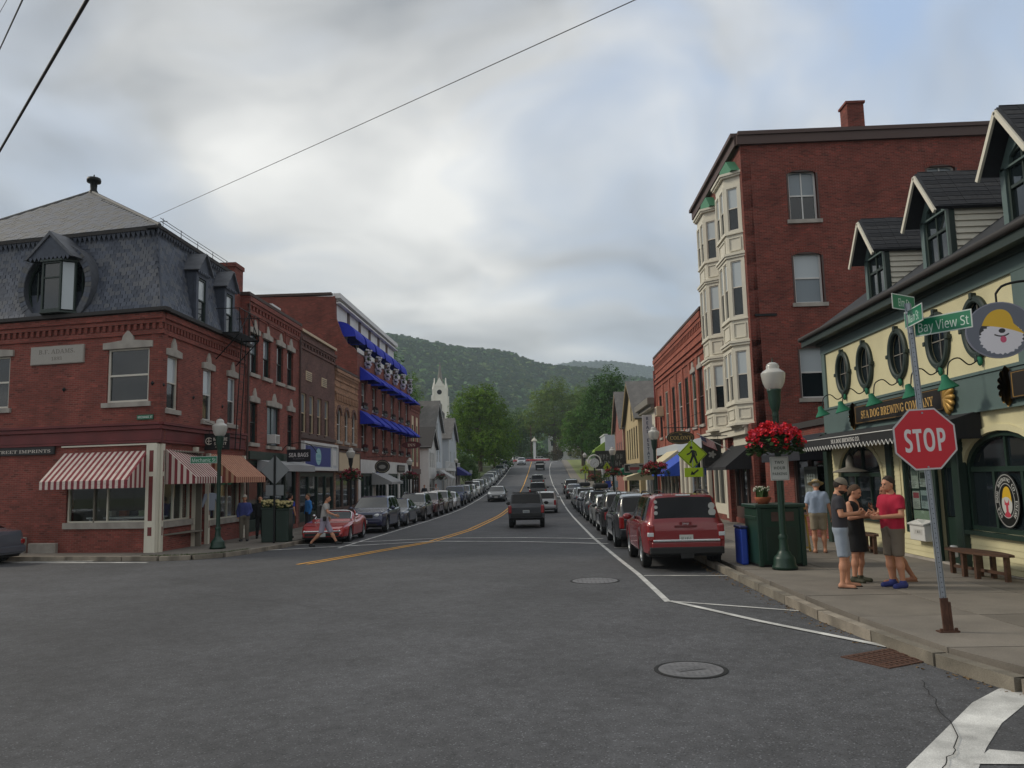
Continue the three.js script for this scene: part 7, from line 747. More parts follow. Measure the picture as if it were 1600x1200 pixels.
function tree(name, label, x, z, h, rad, o = {}) {
  const y = o.y ?? gy(z), t = thing(name, label, o.cat || 'tree', [x, y, z], 0, o.group), r = rng(o.seed || (Math.abs(x * 31 + z * 7) | 0)), low = o.low ?? 0.2, lobes = [];
  const nl = o.lobes || 13; for (let i = 0; i < nl; i++) { const a = i * 2.4 + r(), k = i / nl, hh = lerp(h * (low + 0.14), h * 0.86, Math.pow(k, 0.85)), rr = rad * (0.72 * Math.sin(Math.PI * lerp(0.25, 0.93, k))) * (0.6 + r() * 0.5), s = rad * (0.32 + r() * 0.22) * (1 - k * 0.25); lobes.push([Math.cos(a) * rr, hh, Math.sin(a) * rr, s * 1.15, s * 0.85, s * 1.15]); } lobes.push([0, h * 0.55, 0, rad * 0.55, h * 0.3, rad * 0.55], [rad * 0.1, h * 0.88, 0, rad * 0.36, h * 0.12, rad * 0.36]);
  const br = [bar([0, -0.5, 0], [0.1, h * 0.34, 0], h * 0.026, 9, h * 0.018), bar([0.1, h * 0.33, 0], [0, h * 0.8, 0], h * 0.018, 7, h * 0.005)]; for (let i = 0; i < Math.min(9, nl); i++) { const l = lobes[i]; br.push(bar([0.05, Math.min(h * (0.24 + i * 0.045), l[1] - 0.2), 0], [l[0], l[1], l[2]], h * 0.011, 6, h * 0.003)); } put('trunk', metric(merge(br)), barkM, t);
  put('crown', leafCloud(lobes, o.n || 9000, o.leaf || 0.24, (o.seed || 3) + 100, o.col || [0.07, 0.115, 0.035]), leafM(), t); return t;
}
tree('maple_tree', 'big round leafy tree beyond the houses on the left', -12.4, -150, 17.5, 7.2, { n: 20000, leaf: 0.27, col: [0.105, 0.19, 0.02], low: 0.06, seed: 5, lobes: 18 });
tree('maple_tree', 'darker tree overlapping the right edge of the big left tree', -10.6, -163, 13.5, 5.0, { n: 9000, leaf: 0.27, col: [0.052, 0.119, 0.027], low: 0.0, seed: 9 });
tree('maple_tree', 'tall dark tree standing above the shops on the right', 11.2, -138, 19, 6.6, { n: 19000, leaf: 0.26, col: [0.052, 0.119, 0.028], low: 0.12, seed: 14, lobes: 18 });
tree('maple_tree', 'mid green tree left of the tall dark one', 7.6, -166, 13, 4.6, { n: 8000, leaf: 0.28, col: [0.086, 0.175, 0.033], low: 0.16, seed: 19 });
tree('willow_tree', 'broad yellow green tree closing the end of the street', 3.0, -268, 29, 10.5, { n: 17000, leaf: 0.4, col: [0.138, 0.210, 0.043], low: 0.16, seed: 23, lobes: 18 });
tree('maple_tree', 'yellow green tree behind and right of the end tree', 14, -290, 30, 9, { n: 8000, leaf: 0.42, col: [0.115, 0.189, 0.043], low: 0.1, seed: 27 });
tree('oak_tree', 'low shady tree filling the gap at the street end', -9, -275, 19, 9, { n: 9000, leaf: 0.4, col: [0.081, 0.154, 0.033], low: 0.05, seed: 33 });
tree('oak_tree', 'green tree just left of the street end gap', -24, -270, 22, 10, { n: 9000, leaf: 0.4, col: [0.069, 0.140, 0.030], low: 0.05, seed: 37 });
tree('oak_tree', 'dark tree behind the far shops on the right', 18, -150, 17, 6.5, { n: 8000, leaf: 0.3, col: [0.052, 0.112, 0.028], low: 0.1, seed: 39 });
tree('oak_tree', 'tree top showing past the roof of the inn', -19.5, -96, 18.5, 4.6, { n: 8000, leaf: 0.22, col: [0.057, 0.126, 0.030], low: 0.25, seed: 41 });
tree('oak_tree', 'pale tree between the inn and the church', -30, -170, 22, 6, { n: 6000, leaf: 0.3, col: [0.115, 0.196, 0.043], low: 0.2, seed: 43 });
tree('oak_tree', 'dark tree beside the far right shops near the clock', 13.5, -122, 13, 4.6, { n: 8000, leaf: 0.24, col: [0.046, 0.105, 0.027], low: 0.05, seed: 47 });
function bush(name, label, x, z, rx, ry, rz, n, leaf, col, seed, y) { const b = thing(name, label, 'bush', [x, y ?? gy(z) + 0.1, z]); const r = rng(seed), L = []; for (let i = 0; i < 7; i++) L.push([(r() - 0.5) * rx * 1.3, ry * (0.3 + r() * 0.45), (r() - 0.5) * rz * 1.3, rx * 0.5, ry * 0.42, rz * 0.5]); put('foliage', leafCloud(L, n, leaf, seed, col), leafM(), b); put('stems', merge([0, 1, 2].map(i => bar([(i - 1) * 0.15, -0.1, 0], [(i - 1) * rx * 0.4, ry * 0.6, (r() - 0.5) * rz], 0.04, 5))), barkM, b); return b; }
bush('hedge', 'dense hedge on the bank left of the street', -12.2, -120, 2.6, 4.2, 5.5, 5000, 0.16, [0.055, 0.1, 0.03], 61); bush('hedge', 'smaller hedge higher up the left bank', -12.0, -134, 2.2, 3.4, 6, 4000, 0.16, [0.05, 0.085, 0.03], 63);
bush('shrub', 'small tidy shrub by the far right lamp post', 6.6, -96, 0.9, 2.0, 0.9, 1500, 0.1, [0.05, 0.09, 0.03], 65); bush('shrub', 'yellow green shrub at the right of the crest', 10, -246, 4, 4.5, 3, 2500, 0.2, [0.14, 0.16, 0.05], 67); bush('shrub', 'reddish brown shrub at the crest', 3, -252, 2.6, 5, 2.5, 2500, 0.2, [0.1, 0.085, 0.05], 69);
bush('shrub', 'green shrub line under the trees at the crest', -2, -262, 9, 3, 2, 3500, 0.2, [0.08, 0.12, 0.04], 71);
{
  const r = rng(81), L = [], K = []; for (let i = 0; i < 1500; i++) { const x = -10 + r() * 11, z = -247 + (r() - 0.5) * 2.4; (r() < 0.6 ? L : K).push(new THREE.TetrahedronGeometry(0.12 + r() * 0.14).translate(x, gy(z) + 0.1 + r() * 0.5, z)); }
  const f = thing('flower_bed', 'bed of red and pink flowers on the crest of the hill', 'flower bed', [0, 0, 0]); put('red_blossom', merge(L), std(0xa02c34, 0.9), f).userData.kind = 'stuff'; put('pink_blossom', merge(K), std(0xb46a78, 0.9), f).userData.kind = 'stuff';
  const lawn = struct('lawn', sheet((z) => 5.3, 9.5, 4, ZS.filter(z => z <= -121), 0.16), grainMat([104, 112, 58], 0.3, 330, 0.95, 3)); lawn.userData.label = 'grass verge on the right of the hill'; const lb = struct('bank', sheet(-40, -10.8, 4, ZS.filter(z => z <= -114), 0.4), grainMat([66, 78, 42], 0.3, 331, 0.95, 3)); lb.userData.label = 'grassy bank on the left of the hill';
  const fe = thing('board_fence', 'brown board fence below the grass verge', 'fence', [6.2, gy(-116), -118]); for (let i = 0; i < 22; i++) put('board', memo('fb', () => RB(0.14, 1.7, 0.04, 0.008)), M.wood, fe, [i * 0.155, 0.95, 0]); put('rail', B(3.4, 0.1, 0.06, 1.65, 1.4, -0.05), M.wood, fe);
  const w = thing('white_house', 'white house front glimpsed behind the trees at the crest', 'house', [7.5, gy(-300), -300]); put('wall', metric(B(13, 11, 0.5, 0, 5.5, 0)), M.white, w); put('roof', ext(poly([[-7.2, 0], [7.2, 0], [0, 4.5]]), 8).translate(0, 11, -7.5), M.roofGrey, w); for (let i = 0; i < 4; i++) for (const y of [2, 6]) put('window', B(1.3, 2.1, 0.1, -4.8 + i * 3.2, y + 1, 0.26), M.paneDark, w);
  const c = thing('white_column', 'tall white post at the street end beside a dark utility pole', 'post', [-3.6, gy(-258), -258]); put('shaft', RB(0.9, 6.4, 0.9, 0.05, 0, 3.2, 0), M.white, c); put('cap', lathe([[0.0, 2.0], [0.1, 1.4], [0.9, 0.6], [1.0, 0.2], [0.6, 0.0]], 12).translate(0, 6.4, 0), M.cream, c); const up = thing('utility_pole', 'dark utility pole by the white post at the street end', 'pole', [-4.7, gy(-262), -262]); put('pole', bar([0, -0.5, 0], [0, 12, 0], 0.2, 8, 0.14), M.wood, up); put('cross_arm', B(2.4, 0.14, 0.14, 0, 10.8, 0), M.wood, up);
}

// ---------- street furniture ----------
const globeG = lathe([[0.13, 0], [0.185, 0.06], [0.225, 0.16], [0.25, 0.28], [0.257, 0.36], [0.25, 0.375], [0.21, 0.415], [0.15, 0.45], [0.135, 0.48], [0.14, 0.52], [0.12, 0.54], [0.125, 0.56], [0.07, 0.6], [0.0, 0.61]], 28);
function lampPost(label, x, z, o = {}) {
  const l = thing('street_lamp', label, 'street lamp', [x, gy(z) + 0.13, z], 0, 'acorn street lamps'), k = o.s || 1; l.scale.setScalar(k);
  put('base', memo('lb', () => lathe([[0.0, 0], [0.26, 0], [0.26, 0.07], [0.23, 0.1], [0.22, 0.22], [0.2, 0.27], [0.15, 0.31], [0.13, 0.36], [0.1, 0.4], [0.085, 0.62], [0.1, 0.64], [0.1, 0.7], [0.08, 0.73]], 20)), o.mat || M.greenPaint, l);
  put('pole', memo('lp', () => { const L = [CY(0.05, 0.068, 2.75, 16, 0, 2.08, 0)]; for (let i = 0; i < 8; i++) L.push(CY(0.008, 0.011, 2.6, 4, Math.cos(i * 0.785) * 0.06, 2.08, Math.sin(i * 0.785) * 0.06)); return merge(L); }), o.mat || M.greenPaint, l);
  put('capital', memo('lc', () => lathe([[0.05, 3.2], [0.075, 3.24], [0.06, 3.3], [0.075, 3.36], [0.1, 3.42], [0.13, 3.6], [0.135, 3.74], [0.15, 3.78], [0.15, 3.82], [0.1, 3.83]], 18)), o.mat || M.greenPaint, l); put('globe', globeG, M.globe, l, [0, 3.8, 0]); put('finial', memo('lf', () => lathe([[0.0, 0.12], [0.008, 0.1], [0.012, 0.03], [0.03, 0.02], [0.02, 0]], 8)), o.mat || M.greenPaint, l, [0, 4.4, 0]);
  return l;
}
function basket(label, x, y, z, r, color, seed, n = 420, hang) {
  const b = thing('flower_basket', label, 'flowers', [x, y, z], 0, 'hanging flower baskets'), q = rng(seed), L = [], F = [], tone = [[], []];
  put('bowl', lathe([[0.0, -0.26], [0.12, -0.25], [0.24, -0.14], [0.3, 0.0], [0.29, 0.02]], 16), M.leather, b);
  for (let i = 0; i < n * 1.4; i++) { const a = q() * 6.283, d = Math.sqrt(q()) * r, yy = (0.26 - d * d * 0.75) * (0.5 + q() * 0.7) - (d > r * 0.8 ? q() * 0.28 : 0); L.push(new THREE.CircleGeometry(0.03 + q() * 0.03, 5).rotateX(-1.57 + (q() - 0.5) * 1.6).rotateY(q() * 6).translate(Math.cos(a) * d, yy - 0.03, Math.sin(a) * d)); }
  for (let i = 0; i < n / 7; i++) { const a = q() * 6.283, d = Math.sqrt(0.05 + 0.95 * q()) * r, yy = (0.3 - d * d * 0.75) * (0.6 + q() * 0.6) - (d > r * 0.85 ? q() * 0.26 : 0), t = tone[q() < 0.3 ? 1 : 0]; for (let k = 0; k < 11; k++) { const u = q() * 2 - 1, w = q() * 6.28, s = Math.sqrt(1 - u * u), R = 0.05; t.push(new THREE.CircleGeometry(0.022 + q() * 0.012, 5).rotateX((q() - 0.5) * 2.6).rotateY(w).translate(Math.cos(a) * d + s * Math.cos(w) * R, yy + 0.05 + u * R, Math.sin(a) * d + s * Math.sin(w) * R)); } }
  put('leaves', merge(L), std(0x2f4a20, 0.85), b); put('blossom', merge(tone[0]), std(color, 0.8), b); if (tone[1].length) put('pink_blossom', merge(tone[1]), std(new THREE.Color(color).lerp(new THREE.Color(0xd05070), 0.45), 0.8), b);
  put('hanger', merge([bar([0, -0.3, 0], [0, 0.4, 0], 0.02, 6)]), M.greenPaint, b); return b;
}
lampPost('green acorn street lamp on the right pavement carrying the parking sign', 4.97, -17.3); basket('bright red geranium basket round the nearest right lamp post', 4.92, 2.78, -17.3, 0.58, 0xc81222, 7, 1300);
lampPost('green acorn street lamp at the left corner', -11.2, -26.9); lampPost('second acorn lamp on the left, before the cream fascia board', -10.5, -42.5, { s: 0.93, mat: M.black }); lampPost('third acorn lamp on the left, in front of the inn shops', -10.5, -61, { s: 0.93, mat: M.black }); lampPost('fourth lamp on the left, by the grey diamond sign', -10.6, -94, { s: 0.95, mat: M.black });
lampPost('second lamp on the right, in front of the real estate sign', 4.95, -36.5, { mat: M.darkGreen }); lampPost('third lamp on the right, beyond the cream awning', 4.75, -57, { mat: M.darkGreen }); lampPost('fourth lamp on the right, near the clock', 4.85, -100, { mat: M.darkGreen });
basket('dark red flower basket on the second left lamp', -10.5, 2.45, -42.5, 0.6, 0x7c1a20, 17, 420); basket('dark red flower basket on the third left lamp', -10.5, 2.4, -61, 0.62, 0x64181e, 19, 350); basket('deep red flower basket on the second right lamp', 4.95, 2.35, -36.5, 0.66, 0x861c22, 21, 560); basket('red flower basket on the third right lamp', 4.75, 2.3, -57, 0.66, 0x861c22, 23, 420); basket('red flower basket on the fourth right lamp', 4.85, 2.7, -100, 0.7, 0x9a3020, 25, 300); basket('red flower basket by the street clock', 4.6, 1.9, -78, 0.75, 0x7c2a20, 27, 300); basket('dark flower basket by the far left shops', -10.6, 2.3, -80, 0.65, 0x5c181c, 29, 300);
{
  const s = thing('parking_sign', 'white TWO HOUR PARKING sign strapped to the right lamp post', 'sign', [4.96, 2.19, -17.22], -0.12); put('plate', RB(0.38, 0.5, 0.012, 0.004), M.frameWhite, s); put('face', new THREE.PlaneGeometry(0.36, 0.48), std(0xffffff, 0.5, { map: canvasTex(192, 256, (c, w, h) => { c.fillStyle = '#b6b9b6'; c.fillRect(0, 0, w, h); c.strokeStyle = '#5b615d'; c.lineWidth = 4; c.strokeRect(6, 6, w - 12, h - 12); txt(c, 'TWO', w / 2, 58, 'bold 46px sans-serif', '#3a4440'); txt(c, 'HOUR', w / 2, 122, 'bold 46px sans-serif', '#3a4440'); txt(c, 'PARKING', w / 2, 188, 'bold 42px sans-serif', '#3a4440', 'center', 164); }) }), s, [0, 0, 0.009]); put('strap', merge([B(0.02, 0.03, 0.1, 0, 0.14, -0.05), B(0.02, 0.03, 0.1, 0, -0.14, -0.05)]).translate(0, 0, 0), M.steel, s).userData.kind = 'stuff';
  // leaning stop sign with street name blades
  const st = thing('stop_sign', 'red STOP sign on a leaning perforated steel post', 'sign', [4.86, 0.13, -10.25]); st.rotation.z = 0.036;
  put('post', merge([B(0.05, 4.1, 0.012, 0, 2.07, 0), B(0.012, 4.1, 0.035, 0.03, 2.07, -0.014, 0, 0.5, 0), B(0.012, 4.1, 0.035, -0.03, 2.07, -0.014, 0, -0.5, 0)]), M.steel, st); const hg = memo('ph', () => CY(0.006, 0.006, 0.002, 8).rotateX(Math.PI / 2)); for (let i = 0; i < 60; i++) put('post_hole', hg, M.dark, st, [0, 0.3 + i * 0.06, 0.0075]);
  put('base_sleeve', merge([B(0.09, 0.42, 0.03, 0.0, 0.2, 0.01), B(0.03, 0.36, 0.06, 0.055, 0.18, 0)]), M.rust, st); put('base_plate', merge([B(0.24, 0.02, 0.12, 0.01, 0.01, 0), CY(0.02, 0.02, 0.04, 8, 0.1, 0.03, 0.03), CY(0.02, 0.02, 0.04, 8, -0.08, 0.03, 0.03)]), M.rust, st);
  const oct = (r) => poly(Array.from({ length: 8 }, (_, i) => [Math.cos((i + 0.5) * Math.PI / 4) * r, Math.sin((i + 0.5) * Math.PI / 4) * r])); const R = 0.385 / Math.cos(Math.PI / 8);
  const pl = put('plate', ext(oct(R), 0.006), M.steel, st, [0, 2.37, 0.02]); const face = new THREE.ShapeGeometry(oct(R * 0.998)); { const p = face.attributes.position, uv = face.attributes.uv; for (let i = 0; i < p.count; i++) uv.setXY(i, p.getX(i) / (2 * R) + 0.5, p.getY(i) / (2 * R) + 0.5); } put('face', face, std(0xffffff, 0.38, { map: canvasTex(512, 512, (c, w, h) => { c.fillStyle = '#b9b6b6'; c.fillRect(0, 0, w, h); c.fillStyle = '#bb1526'; c.beginPath(); for (let i = 0; i < 8; i++) { const a = (i + 0.5) * Math.PI / 4; c.lineTo(w / 2 + Math.cos(a) * 242, h / 2 + Math.sin(a) * 242); } c.fill(); c.save(); c.translate(w / 2, h / 2); c.scale(0.72, 1.32); txt(c, 'STOP', 0, 8, 'bold 186px sans-serif', '#cfcaca'); c.restore(); }) }), pl, [0, 0, 0.009]);
  put('bolt', CY(0.012, 0.012, 0.012, 8).rotateX(Math.PI / 2), M.steel, st, [0, 2.02, 0.03]); put('bolt', CY(0.012, 0.012, 0.012, 8).rotateX(Math.PI / 2), M.steel, st, [0, 2.7, 0.03]); put('blade_bracket', merge([CY(0.03, 0.03, 0.26, 10, 0, 3.86, 0), CY(0.045, 0.045, 0.03, 10, 0, 4.0, 0)]), M.steel, st);
  const blade = (name, label, w, h, x, y, z, ry, rz, text) => { const b = thing(name, label, 'street sign', [x, y, z], ry); b.rotation.z = rz; put('plate', RB(w, h, 0.008, 0.003), M.frameWhite, b); const fm = std(0xffffff, 0.4, { map: canvasTex(512, 128, (c, W, H) => { c.fillStyle = '#b9c4bf'; c.fillRect(0, 0, W, H); c.fillStyle = '#167050'; c.fillRect(8, 8, W - 16, H - 16); txt(c, text, W / 2, H * 0.54, '92px sans-serif', '#c6d3cc', 'center', W * 0.9); }) }); put('face', new THREE.PlaneGeometry(w * 0.995, h * 0.99), fm, b, [0, 0, 0.006]); put('face', new THREE.PlaneGeometry(w * 0.995, h * 0.99), fm, b, [0, 0, -0.006], [0, Math.PI, 0]); };
  blade('street_name_sign', 'green Bay View St blade above the stop sign', 0.74, 0.23, 4.98, 3.92, -9.95, -1.0, 0.0, 'Bay View St'); blade('street_name_sign', 'green Main St blade angled above the stop sign', 0.62, 0.22, 4.68, 4.04, -10.05, -1.67, 0.0, 'Main St'); blade('street_name_sign', 'green Elm St blade, topmost above the stop sign', 0.5, 0.2, 4.66, 4.26, -10.25, 0.61, 0.0, 'Elm St');
  blade('street_name_sign', 'green Mechanic St blade on the left lamp post', 0.92, 0.24, -11.72, 2.98, -26.85, 0.05, 0, 'Mechanic St');
  // crossing signs
  const xs = (label, x, z, w, y, ry = 0) => { const o = thing('crossing_sign', label, 'sign', [x, gy(z) + 0.13, z], ry, 'yellow pedestrian crossing signs'); put('post', bar([0, 0, -0.02], [0, y + w * 0.7, -0.02], 0.03, 8), M.steel, o); put('diamond', RB(w, w, 0.012, 0.005).rotateZ(Math.PI / 4), std(0x98b312, 0.5), o, [0, y, 0]); const s = w / 0.66; put('border', merge([0, 1, 2, 3].map(k => B(w * 0.93, 0.012 * s, 0.003, 0, w * 0.46, 0.008).rotateZ(Math.PI / 4 + k * Math.PI / 2))), M.black, o, [0, y, 0]);
    const fig = [[[-0.02, 0.13], [0.07, 0.13], [0.1, -0.06], [-0.02, -0.06]], [[-0.03, 0.13], [0.03, 0.12], [-0.09, 0.0], [-0.18, -0.03], [-0.17, 0.02], [-0.09, 0.05]], [[0.05, 0.13], [0.13, 0.09], [0.15, -0.05], [0.11, -0.05], [0.09, 0.06]], [[-0.02, -0.04], [0.06, -0.04], [-0.05, -0.28], [-0.11, -0.27]], [[0.02, -0.04], [0.1, -0.05], [0.17, -0.28], [0.11, -0.29]]]; put('walking_figure', merge([...fig.map(p => ext(poly(p), 0.004)), CY(0.048, 0.048, 0.004, 16).rotateX(Math.PI / 2).translate(-0.03, 0.21, 0.002)].map(g => g.scale(s, s, 1).translate(0, 0, 0.007))), M.black, o, [0, y, 0]);
    put('arrow_plate', RB(w * 0.88, w * 0.44, 0.012, 0.005), std(0x98b312, 0.5), o, [0.02, y - w * 0.86, 0.014]); put('arrow', merge([ext(poly([[-0.03, -0.1], [0.14, 0.03], [0.11, 0.07], [-0.06, -0.06]]), 0.004), ext(poly([[-0.13, -0.11], [-0.08, 0.02], [0.01, -0.1]]), 0.004)].map(g => g.scale(s, s, 1).translate(0.02 * s, 0.03 * s, 0.022))), M.black, o, [0.02, y - w * 0.86, 0]); return o; };
  xs('large yellow crossing sign with arrow behind the red sport utility', 4.55, -25, 0.65, 2.72); xs('yellow crossing sign seen edge-on beside the street clock', 4.7, -62, 0.66, 3.0, 0.75); xs('small yellow crossing sign far up the right side', 4.75, -97, 0.6, 2.6);
  const back = (label, x, z, w, y) => { const o = thing('sign_back', label, 'sign', [x, gy(z) + 0.13, z]); put('post', B(0.07, y + w * 0.72, 0.04, 0, (y + w * 0.72) / 2, 0.03), M.iron, o); put('diamond', RB(w, w, 0.012, 0.005).rotateZ(Math.PI / 4), std(0x7f8385, 0.5, { metalness: 0.3 }), o, [0, y, 0]); put('lower_plate', RB(w * 0.86, w * 0.5, 0.012, 0.005), std(0x777b7d, 0.5, { metalness: 0.3 }), o, [0.0, y - w * 0.95, 0]); }; back('grey back of a diamond sign beside the left planter bins', -10.05, -29.2, 0.78, 2.66); back('grey back of a diamond sign far up on the left', -12.4, -104, 1.05, 2.6);
  const park = (label, x, z, y, c) => { const o = thing('parking_sign', label, 'sign', [x, gy(z) + 0.13, z]); put('post', bar([0, 0, 0], [0, y + 0.3, 0], 0.025, 6), M.steel, o); put('plate', RB(0.4, 0.5, 0.014, 0.005, 0, y, 0.03), std(c, 0.5), o); }; park('small blue accessible parking sign beyond the parked cars', 4.6, -60, 1.75, 0x24409a); park('small white parking sign next to the blue one', 5.15, -60.3, 1.75, 0x8fa3ab); park('white parking sign by the far left bank', -10.6, -112, 2.0, 0xa0a4a0);
}
{ // bin enclosure, pots, benches, boards
  const t = thing('litter_bin_housing', 'dark green litter bin housing behind the right lamp post', 'litter bin', [5.05, gy(-18.2) + 0.13, -18.25], 0.06); put('body', RB(1.02, 1.22, 0.9, 0.03, 0, 0.66, 0), M.greenPaint, t); put('top', RB(1.12, 0.08, 1.0, 0.02, 0, 1.31, 0), M.greenPaint, t); put('plinth', B(0.98, 0.06, 0.86, 0, 0.03, 0), M.black, t); for (const x of [-0.47, 0.47]) put('corner_post', RB(0.1, 1.28, 0.06, 0.015, x, 0.66, 0.46), M.greenPaint, t); put('flap', RB(0.5, 0.2, 0.02, 0.01, 0.05, 1.08, 0.455), M.brownTrim, t); put('inset_panel', RB(0.66, 0.72, 0.02, 0.01, 0.0, 0.5, 0.455), M.darkGreen, t); put('side_rail', RB(0.02, 0.08, 0.8, 0.008, -0.515, 1.05, 0), M.greenPaint, t);
  const rb = thing('recycling_bin', 'narrow blue recycling bin tucked beside the green housing', 'bin', [4.40, gy(-18.6) + 0.13, -18.62]); put('body', RB(0.16, 0.8, 0.6, 0.04, 0, 0.4, 0), std(0x1c3fa0, 0.5), rb); put('lid', RB(0.18, 0.06, 0.64, 0.02, 0, 0.83, 0), std(0x1a2250, 0.5), rb);
  const pot = thing('flower_pot', 'terracotta bowl of white flowers on the litter bin housing', 'flower pot', [4.82, gy(-18.2) + 1.48, -18.15]); put('bowl', lathe([[0.0, 0], [0.11, 0.0], [0.17, 0.1], [0.18, 0.15], [0.16, 0.15]], 20), M.terracotta, pot); { const q = rng(4), L = [], F = []; for (let i = 0; i < 260; i++) { const a = q() * 6.28, d = q() * 0.2; L.push(new THREE.PlaneGeometry(0.012, 0.16).rotateX((q() - 0.5) * 0.9).rotateY(a).translate(Math.cos(a) * d * 0.7, 0.2 + q() * 0.1, Math.sin(a) * d * 0.7)); if (i % 4 === 0) F.push(SP(0.018, Math.cos(a) * d, 0.28 + q() * 0.1, Math.sin(a) * d, 6)); } put('leaves', merge(L), std(0x3d5a2c, 0.85), pot); put('blossom', merge(F), std(0xbfbfae, 0.85), pot); }
  const bench = (label, x, z, ry, L) => { const b = thing('bench', label, 'bench', [x, gy(z) + 0.13, z], ry, 'wooden benches outside the brewery'); const s = new THREE.Shape(); s.moveTo(-L / 2, 0.02); s.quadraticCurveTo(0, 0.5, L / 2, 0.02); s.lineTo(L / 2, -0.02); s.quadraticCurveTo(0, -0.5, -L / 2, -0.02); s.closePath(); for (let k = 0; k < 3; k++) { const y0 = -0.24 + k * 0.16, P = []; for (let i = 0; i <= 16; i++) { const u = -L / 2 + L * i / 16, e = 0.06 + 0.2 * (1 - Math.pow(2 * u / L, 2)); P.push([u, e]); } const a = (k - 1.5) / 1.5, c = (k - 0.5) / 1.5; put('seat_plank', ext(poly([...P.map(([u, e]) => [u, e * c - 0.003]), ...P.reverse().map(([u, e]) => [u, e * a + 0.003])]), 0.04).rotateX(-Math.PI / 2).translate(0, 0.44, 0), M.wood, b); } for (const u of [-L * 0.42, -L * 0.1, L * 0.1, L * 0.42]) for (const w of Math.abs(u) > L * 0.3 ? [0] : [-0.16, 0.16]) put('leg', RB(0.07, 0.44, 0.09, 0.01, u, 0.22, w), M.wood, b); put('stretcher', B(L * 0.78, 0.05, 0.05, 0, 0.14, 0), M.wood, b); return b; };
  bench('dark wooden boat-shaped bench at the right edge by the brewery wall', 7.95, -15.35, -1.42, 1.75); bench('second wooden bench half hidden behind the group of people', 8.0, -20.9, -1.5, 1.5);
  const af = thing('sandwich_board', 'small yellow-framed menu board with a wooden top near the hat wearer', 'sign board', [6.55, gy(-21.4) + 0.13, -21.5], 0.25); for (const s of [1, -1]) { put('frame', merge([B(0.05, 0.9, 0.03, -0.24, 0.45, 0), B(0.05, 0.9, 0.03, 0.24, 0.45, 0), B(0.48, 0.05, 0.03, 0, 0.1, 0), B(0.48, 0.05, 0.03, 0, 0.85, 0)]).rotateX(s * -0.16).translate(0, 0, s * 0.17), std(0xc0a352, 0.7), af); put('panel', B(0.44, 0.74, 0.012, 0, 0.48, 0).rotateX(s * -0.16).translate(0, 0, s * 0.165), std(0x9b9da0, 0.7), af); } put('shelf', RB(0.56, 0.04, 0.3, 0.01, 0, 0.92, 0), std(0xc0a352, 0.7), af); put('bowl', lathe([[0.0, 0], [0.16, 0], [0.2, 0.12], [0.22, 0.13], [0.26, 0.15], [0.26, 0.18]], 18).translate(0, 0.94, 0), std(0x9a7838, 0.7), af);
  // left planters
  const pl = (label, x, z, w, d, h) => { const p = thing('planter_bin', label, 'planter', [x, gy(z) + 0.13, z]); put('body', RB(w, h, d, 0.03, 0, h / 2, 0), M.darkGreen, p); put('rim', RB(w + 0.06, 0.07, d + 0.06, 0.02, 0, h, 0), M.darkGreen, p); const q = rng(9), L = [], F = []; for (let i = 0; i < 260; i++) { const a = [(q() - 0.5) * w * 1.1, h + 0.04 + q() * 0.2, (q() - 0.5) * d * 1.1]; L.push(new THREE.CircleGeometry(0.045, 5).rotateX(q() * 6).rotateY(q() * 6).translate(...a)); if (i % 3 === 0) F.push(new THREE.IcosahedronGeometry(0.035 + q() * 0.025, 0).translate(a[0], a[1] + 0.06, a[2])); } put('leaves', merge(L), std(0x3a4a26, 0.85), p); put('blossom', merge(F), std(0xb9ad7a, 0.85), p); }; pl('dark planter bin with pale flowers left of the sign post', -10.45, -29.9, 0.5, 0.5, 1.25); pl('dark planter bin with pale flowers right of the sign post', -9.93, -29.95, 0.5, 0.5, 1.2);
  // clock, flag
  const ck = thing('street_clock', 'round street clock on a curved bracket post', 'clock', [4.7, gy(-78) + 0.13, -78]); put('post', CY(0.08, 0.1, 3.0, 12, 0, 1.5, 0), M.darkGreen, ck); put('ring', new THREE.TorusGeometry(0.62, 0.06, 8, 36, Math.PI * 1.2).rotateZ(-0.3).translate(0, 3.55, 0), M.frameWhite, ck); put('case', new THREE.CylinderGeometry(0.46, 0.46, 0.24, 28).rotateX(Math.PI / 2).translate(0, 3.4, 0), M.frameWhite, ck); put('dial', new THREE.CircleGeometry(0.42, 28).translate(0, 3.4, 0.124), std(0xffffff, 0.5, { map: canvasTex(128, 128, (c, w) => { c.fillStyle = '#c3c6c9'; c.fillRect(0, 0, w, w); c.strokeStyle = '#333'; c.lineWidth = 4; for (let i = 0; i < 12; i++) { const a = i * Math.PI / 6; c.beginPath(); c.moveTo(64 + Math.cos(a) * 46, 64 + Math.sin(a) * 46); c.lineTo(64 + Math.cos(a) * 56, 64 + Math.sin(a) * 56); c.stroke(); } c.beginPath(); c.moveTo(64, 64); c.lineTo(90, 50); c.moveTo(64, 64); c.lineTo(40, 92); c.stroke(); }) }), ck);
